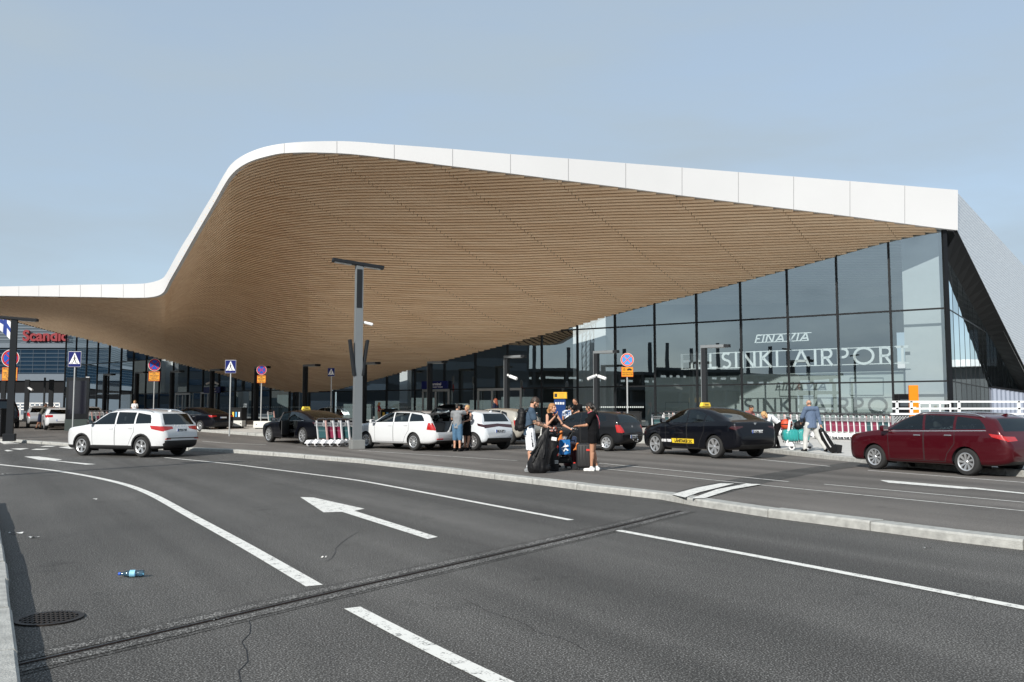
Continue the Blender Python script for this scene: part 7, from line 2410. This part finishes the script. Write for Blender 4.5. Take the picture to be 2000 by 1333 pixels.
def stroller():
    b = PG(1098, 917, 0.115)
    o = thing('stroller', 'black folding stroller with small white front wheels between the travellers', 'stroller', b, 0)
    F = mat('stroller frame', (0.02, 0.02, 0.022), 0.35, .4)
    hp = P(1108, 838, b.y) - b
    for s in (-.2, .2):
        mb = MB(); mb.path([(-.20, s, .09), (.02, s, .48), (.16, s, .78), (.28, s, 1.0)], .013, 8)
        mb.path([(.30, s, .10), (.10, s, .42), (-.02, s, .56)], .012, 8); mb.build('frame_side', F, o, 50)
    mb = MB(); mb.path([(.28, -.2, 1.0), (.31, -.15, 1.03), (.31, .15, 1.03), (.28, .2, 1.0)], .017, 8); mb.path([(-.2, -.2, .12), (-.2, .2, .12)], .01, 6); mb.path([(.3, -.2, .12), (.3, .2, .12)], .01, 6); mb.build('push_handle', F, o, 50)
    mb = MB(); mb.caps((-.10, 0, .50), (.06, 0, .46), .15, .17, 14, sx=1.1, sy=.5, side=(0, 1, 0)); mb.caps((.06, 0, .48), (.20, 0, .82), .17, .14, 14, sx=1.1, sy=.45, side=(0, 1, 0))
    remeshed(mb, 'seat', NYL, o, .016, 2)
    mb = MB()
    n, m_ = 14, 8; vs = []
    for i in range(n + 1):
        a = radians(-10 + 125 * i / n)
        for j in range(m_ + 1):
            t = j / m_
            vs.append((.14 - .36 * cos(a) * 1.0, -.22 + .44 * t, .66 + .36 * sin(a) * (1 - .12 * (2 * t - 1) ** 2)))
    mb.add(vs, [(i * (m_ + 1) + j, (i + 1) * (m_ + 1) + j, (i + 1) * (m_ + 1) + j + 1, i * (m_ + 1) + j + 1) for i in range(n) for j in range(m_)])
    mb.build('canopy', NYL, o, 60)
    mb = MB(); mb.rbox((.06, 0, .24), (.36, .34, .16), .04); mb.build('basket', NYL, o)
    for (x, y, c) in ((-.20, -.2, 1), (-.20, .2, 1), (.30, -.2, 0), (.30, .2, 0)):
        mb = MB(); mb.lathe([(.02, -.014), (.075, -.02), (.085, -.012), (.085, .012), (.075, .02), (.02, .014)], 20, 0, 'y')
        w = mb.build('wheel', C_TYRE, o, 40); w.location = (x, y, .085)
        mb = MB(); mb.lathe([(.001, -.022), (.058, -.023), (.06, -.015), (.06, .015), (.058, .023), (.001, .022)], 18, 0, 'y'); mb.build('hub', S_WHITE if c else M_LAMPD, w, 40)
    mb = MB(); mb.box((.30, -.205, .17), (.05, .02, .04)); mb.build('brake_lever', mat('red tag', (.6, .03, .02), .5), o)
    # blue carrier bag hanging from the frame
    q = PG(1103, 888, 0.115)
    a = P(1092, 888, b.y - .3); c = P(1114, 859, b.y - .3)
    bag = thing('carrier_bag', 'blue glossy carrier bag with white bird print hanging from the stroller', 'shopping bag', ((a.x + c.x) / 2, b.y - .3, a.z), radians(-6))
    w, h = c.x - a.x, c.z - a.z
    M_B = mat('blue carrier film', (0.012, 0.13, 0.36), 0.25, var=.15, scale=8, bump=.5, bscale=12)
    mb = MB(); n = 8; fr_, bk = [], []
    for i in range(n + 1):
        for j in range(n + 1):
            x = (i / n - .5) * w * (1 - .06 * j / n); z = j / n * h
            bul = .055 * sin(pi * i / n) * (1 - .6 * j / n) + .012 * sin(9 * i / n + 4 * j / n)
            fr_.append((x, -bul, z)); bk.append((x, bul * .8 + .004, z))
    qf = [(i * (n + 1) + j, (i + 1) * (n + 1) + j, (i + 1) * (n + 1) + j + 1, i * (n + 1) + j + 1) for i in range(n) for j in range(n)]
    mb.add(fr_, qf); mb.add(bk, qf); mb.build('bag_film', M_B, bag, 60)
    mb = MB()
    y = -.075
    for pts in ([(-.36, .42), (-.05, .60), (.02, .50), (-.12, .44)], [(-.05, .60), (.30, .66), (.36, .56), (.05, .48)], [(-.2, .28), (.1, .46), (.16, .40), (-.05, .2)], [(.08, .46), (.34, .30), (.3, .24), (.02, .36)], [(-.3, .34), (-.14, .40), (-.1, .34)], [(.0, .62), (.05, .80), (.10, .62)]):
        mb.prism([(px * w, pz * h) for px, pz in pts], 'y', y - .002, y)
    mb.build('bird_print', S_WHITE, bag)
    for y in (-.02, .03):
        mb = MB(); mb.path([(-w * .22, y, h), (-w * .20, y, h + .06), (-w * .08, y, h + .085), (w * .06, y, h + .06), (w * .1, y, h)], .007, 6); mb.build('carry_handle', mat('cord', (.25, .22, .18), .8), bag)
    for (u, v0, v1, lab) in ((1094, 838, 866, 'orange knitted toy hanging from the stroller handle'), (1126, 865, 880, 'small orange toy tied to the dark red suitcase')):
        a, c = P(u, v1, b.y - .15), P(u + 3, v0, b.y - .15)
        t = thing('soft_toy', lab, 'toy', a)
        d = c - a; mb = MB()
        mb.caps((0, 0, .04), d * .55, .045, .04, 10); mb.ell(d * .75, (.045, .04, .05)); mb.caps(d * .5, d * .3 + Vector((.09, -.02, -.06)), .022, .02, 8); mb.caps(d * .5, d * .25 + Vector((-.08, -.02, -.04)), .022, .02, 8); mb.caps((0, 0, .05), (.05, -.01, -.06), .026, .022, 8)
        remeshed(mb, 'toy_body', mat('orange knit', (0.55, 0.17, 0.04), .9, bump=.5), t, .012, 1)
        mb = MB(); mb.tube(d * .9, d * 1.05, .004, n=5); mb.build('loop', NYL, t)
stroller()
def suitcase(label, base, w, d, h, yaw, m, handle=True, tagm=None, lean=0.0):
    o = thing('suitcase', label, 'suitcase', base, yaw)
    R = Matrix.Rotation(lean, 3, 'X')
    mb = MB(); mb.rbox((0, 0, h / 2 + .05), (w, d, h), min(w, d) * .22, 0, R); mb.build('shell', m, o, 50)
    mb = MB()
    for i in range(5): mb.rbox(((i - 2) * w * .17, -d / 2 - .002, h / 2 + .05), (w * .05, .012, h * .82), .005, 0, R)
    mb.build('ribs', m, o)
    mb = MB(); mb.path([(-w * .22, d * .3, h + .05), (-w * .22, d * .3, h + .10), (w * .22, d * .3, h + .10), (w * .22, d * .3, h + .05)], .012, 6); mb.build('handle', NYL, o)
    for s in (-1, 1):
        for t in (-1, 1):
            mb = MB(); mb.lathe([(.001, -.012), (.03, -.012), (.03, .012), (.001, .012)], 12, 0, 'x'); x = mb.build('wheel', C_TYRE, o); x.location = (s * w * .38, t * d * .32, .03)
    if tagm:
        mb = MB(); mb.rbox((w * .15, -d / 2 - .012, h * .82), (.09, .01, .05), .003); mb.build('tag', tagm, o)
    return o
M_BURG = mat('burgundy shell', (0.07, 0.010, 0.016), 0.3, var=.1, coat=.5)
M_NAVY = mat('navy shell', (0.012, 0.02, 0.05), 0.3, var=.1, coat=.5)
M_TEAL = mat('teal shell', (0.03, 0.30, 0.29), 0.3, var=.08, coat=.5)
M_BLKS = mat('black soft case', (0.014, 0.014, 0.016), 0.6, var=.2, bump=.3)
b = PG(1117, 915, 0.115); suitcase('dark red hard suitcase standing behind the stroller', b, .42, .26, .62, radians(10), M_BURG)
b = PG(1113, 905, 0.115); suitcase('navy suitcase behind the blue carrier bag', b + Vector((0, .2, 0)), .44, .26, .72, radians(-4), M_NAVY)
b = PG(1144, 918, 0.115); suitcase('large black soft suitcase with an orange red tag beside bare legs', b, .46, .28, .62, radians(-8), M_BLKS, tagm=mat('red tag', (.6, .03, .02), .5))
def crossbody():
    o = thing('crossbody_bag', 'small dark bag on a pink strap worn across the black t-shirt', 'bag', dark.location, dark.rotation_euler.z)
    mb = MB()
    pts = [(-.10, .12, 1.44), (-.11, .03, 1.49), (-.10, -.075, 1.43), (-.03, -.125, 1.33), (.07, -.135, 1.20), (.155, -.10, 1.06), (.20, -.02, 1.0)]
    mb.path(pts, .011, 6); mb.build('strap', mat('pink strap', (.62, .13, .17), .7), o, 50)
    mb = MB(); mb.rbox((.23, .03, .95), (.07, .20, .14), .02); mb.build('pouch', mat('brown leather', (.05, .025, .02), .5), o)
crossbody()
def golf_bag():
    a = PG(1622, 886, 0.25); hand = P(1602, 838, a.y + .1)
    base = PG(1628, 885, 0.25)
    o = thing('golf_bag', 'black wheeled golf travel bag with white stripe trailing on the paving', 'bag', base)
    top = hand - base; ax = top.normalized(); ln = top.length
    mb = MB()
    mb.caps(ax * .12 + Vector((.02, 0, .06)), ax * ln * .62, .17, .14, 16, sx=1.0, sy=.9, side=(0, 1, 0)); mb.caps(ax * ln * .62, ax * ln * .92, .14, .09, 14)
    mb.box((.06, 0, .15), (.34, .30, .26), 0, Matrix.Rotation(.15, 3, 'Y'))
    remeshed(mb, 'bag_body', NYL, o, .014, 2)
    side = Vector((-.06, -.145, .0))
    mb = MB(); p = [ax * t + Vector((-.02 - .05 * sin(3 * t), -.150 + .01 * t, .03)) for t in (.2, .35, .5, .65, .78)]
    mb.path([tuple(q) for q in p], .022, 6); mb.build('white_stripe', S_WHITE, o, 60)
    mb = MB(); mb.path([tuple(ax * .25 + Vector((.10, -.12, .08))), tuple(ax * .55 + Vector((.10, -.10, .06)))], .014, 6); mb.build('side_handle', M_LENS, o, 60)
    for s in (-.11, .11):
        mb = MB(); mb.lathe([(.001, -.02), (.045, -.02), (.045, .02), (.001, .02)], 14, 0, 'y'); w = mb.build('wheel', C_TYRE, o, 40); w.location = (.10, s, .045)
golf_bag()

# ------------------------------------------------------------------ luggage trolleys
T_WH = mat('trolley white paint', (0.74, 0.74, 0.75), 0.4, var=.04)
T_PK = mat('trolley pink advert strip', (0.68, 0.42, 0.38), 0.5, var=.15, scale=20)
T_AL = mat('trolley aluminium', (0.50, 0.51, 0.52), 0.35, .6)
T_GRIP = mat('trolley grip', (0.03, 0.03, 0.034), 0.6)
T_TEAL = mat('trolley teal advert', (0.03, 0.085, 0.095), 0.4, var=.25, scale=10)
T_BUR = mat('trolley burgundy advert', (0.20, 0.025, 0.06), 0.4, var=.2, scale=10)
def make_trolley(label, loc, yaw, panel, strip, group):
    """faces local -X (nose wheel), handle at +X"""
    o = thing('luggage_trolley', label, 'luggage trolley', loc, yaw, group)
    mb = MB()
    for s in (-.25, .25):
        mb.path([(.24, s, .17), (.12, s, 1.02)], .016, 8)
        mb.path([(-.52, s * .35, .19), (.16, s, .20)], .018, 8)
    mb.path([(.18, -.25, .62), (.18, .25, .62)], .012, 6); mb.path([(.23, -.25, .24), (.23, .25, .24)], .014, 6)
    mb.build('frame', T_AL, o, 50)
    mb = MB(); mb.prism([(.21, .16), (.28, .16), (.155, 1.04), (.085, 1.04)], 'y', -.30, -.262); mb.build('side_post', strip, o)
    mb = MB(); mb.prism([(.21, .16), (.28, .16), (.155, 1.04), (.085, 1.04)], 'y', .262, .30); mb.build('side_post', T_WH, o)
    mb = MB(); mb.path([(.12, -.27, 1.05), (.20, -.25, 1.10), (.22, 0, 1.12), (.20, .25, 1.10), (.12, .27, 1.05)], .030, 8); mb.build('handle', T_GRIP, o, 50)
    mb = MB(); mb.box((.185, 0, .56), (.012, .46, .46), 0, Matrix.Rotation(radians(-8), 3, 'Y')); mb.build('advert_panel', panel, o)
    mb = MB()
    for i in range(9): mb.path([(.02, -.22 + i * .055, .92), (.13, -.22 + i * .055, .90)], .005, 4)
    for (a, b2) in (((.0, -.24, .95), (.0, .24, .95)), ((.0, -.24, .82), (.0, .24, .82)), ((.0, -.24, .82), (.0, -.24, .95)), ((.0, .24, .82), (.0, .24, .95))): mb.path([a, b2], .009, 5)
    for i in range(9): mb.path([(.0, -.22 + i * .055, .82), (.0, -.22 + i * .055, .95)], .005, 4)
    mb.build('basket', T_AL, o)
    mb = MB(); mb.prism([(-.62, .13), (-.40, .13), (-.20, .22), (-.30, .27), (-.50, .26)], 'y', -.13, .13); mb.build('nose_guard', T_WH, o)
    for s in (-.24, .24):
        mb = MB(); mb.prism([(-.02, .13), (.22, .13), (.18, .26), (.06, .28)], 'y', s - .05, s + .05); mb.build('wheel_guard', T_WH, o)
    for (x, y) in ((.08, -.24), (.08, .24), (-.50, 0)):
        mb = MB(); mb.lathe([(.055, -.02), (.085, -.022), (.10, -.014), (.10, .014), (.085, .022), (.055, .02)], 18, 0, 'y'); w = mb.build('wheel', T_WH, o, 40); w.location = (x, y, .10)
        mb = MB(); mb.lathe([(.001, -.018), (.055, -.018), (.055, .018), (.001, .018)], 14, 0, 'y'); mb.build('hub', T_GRIP, w, 40)
    return o
PROTO = []
def trolley(label, loc, yaw, kind, group):
    if len(PROTO) <= kind or PROTO[kind] is None:
        while len(PROTO) <= kind: PROTO.append(None)
        PROTO[kind] = make_trolley(label, loc, yaw, (T_TEAL, T_BUR)[kind % 2], (T_PK, T_WH)[kind // 2], group)
        return PROTO[kind]
    return copy_thing(PROTO[kind], loc, yaw, label, group)
ORD = ['first', 'second', 'third', 'fourth', 'fifth', 'sixth', 'seventh', 'eighth', 'ninth', 'tenth', 'eleventh', 'twelfth', 'thirteenth', 'fourteenth', 'fifteenth', 'sixteenth', 'seventeenth', 'eighteenth', 'nineteenth', 'twentieth', 'twenty-first', 'twenty-second', 'twenty-third', 'twenty-fourth']
# five nested trolleys at the tall lamp post
for i in range(5):
    q = PG(622 + i * 14.6, 872.0, 0.115)
    trolley('%s-panel trolley, %s from left in the short row at the tall lamp post' % (('teal', 'burgundy')[(i in (1, 2))], ORD[i]), q, radians(52), (0, 3, 3, 2, 0)[i], 'five trolleys at the tall lamp post')
def row(us, v0, v1, z0, grp, where, yaw, kinds, sc=1.0):
    n = len(us)
    for i, u in enumerate(us):
        q = PG(u, lerp(v0, v1, i / max(1, n - 1)), z0)
        k = kinds[i % len(kinds)]
        trolley('%s-panel trolley, %s from left %s' % (('teal', 'burgundy')[k % 2], ORD[i], where), q, yaw, k, grp)
ry = atan2(E_R.y, E_R.x)
row([1598 + 11.6 * i for i in range(14)], 856.5, 861.5, 0.255, 'long trolley row in front of the lettering', 'in the long row right of the blazer man', ry + radians(86), (0, 2, 1, 3, 1, 3, 3, 1, 3, 2, 1))
row([1508 + 12 * i for i in range(7)], 850.5, 853.5, 0.255, 'trolley row behind the teal suitcase', 'in the row behind the teal suitcase', ry + radians(86), (2, 0, 1, 2, 0))
row([1440 + 10 * i for i in range(6)], 846, 848.5, 0.255, 'trolley row behind the black taxi', 'in the row behind the black taxi', ry + radians(86), (2, 0, 2))
row([1304 + 10 * i for i in range(6)], 842.5, 844, 0.25, 'trolley row left of the black taxi roof', 'in the row beyond the black taxi bonnet', ry + radians(86), (0, 2, 1))
row([170 + 7.5 * i for i in range(6)], 836.5, 835.5, 0.20, 'trolley row beside the black pylon', 'in the row between the pylon and the white SUV', ry + radians(86), (0, 2, 1, 2))
row([394 + 7 * i for i in range(4)], 832, 831, 0.22, 'trolley row beyond the SUV roof', 'in the far row seen over the SUV tail', ry + radians(86), (2, 0))
trolley('lone luggage trolley standing behind the white concrete block by the round sign', PG(526, 833, 0.22), radians(60), 0, None)
trolley('lone luggage trolley facing the road left of the black taxi', PG(1284, 850, 0.22), radians(75), 2, None)
# loaded trolley on the plaza
q = PG(1552, 879, 0.25)
lt = trolley('loaded luggage trolley carrying teal suitcases beside the blazer man', q, radians(160), 2, None)
lt.scale = (1.0, 1.0, 1.0)
suitcase('larger teal hard suitcase lying on the loaded trolley', q + Vector((-.12, .05, .24)), .55, .62, .42, radians(-8), M_TEAL)
suitcase('teal suitcase with glossy wrapping stacked nearer the blazer man', q + Vector((.30, .0, .26)), .40, .50, .40, radians(-8), mat('wrapped teal', (.05, .33, .32), .15, var=.3, scale=9, coat=1.0, bump=.6, bscale=14))
o = thing('duffel_bag', 'round orange red bag on top of the teal suitcases', 'bag', q + Vector((-.24, .05, .72)))
mb = MB(); mb.ell((0, 0, .16), (.20, .16, .19), 18, 12); mb.build('bag_body', mat('orange red nylon', (.62, .07, .025), .5, var=.1, bump=.4), o, 60)
mb = MB(); mb.lathe([(.172, -.02), (.18, 0), (.172, .02)], 24, 0, 'z'); mb.v = [(x * 1.13, y * .92, z + .16) for x, y, z in mb.v]; mb.build('strap', NYL, o, 60)
o = thing('duffel_bag', 'black soft bag slumped on the loaded trolley beside the orange red bag', 'bag', q + Vector((.22, .0, .70)))
mb = MB(); mb.caps((-.08, 0, .14), (.14, 0, .28), .15, .11, 14); mb.caps((.10, 0, .26), (.20, 0, .44), .09, .06, 12); remeshed(mb, 'bag_body', NYL, o, .016, 2)
mb = MB(); mb.path([(-.1, -.12, .2), (0, -.15, .36), (.12, -.12, .3)], .012, 6); mb.build('strap', NYL, o, 60)
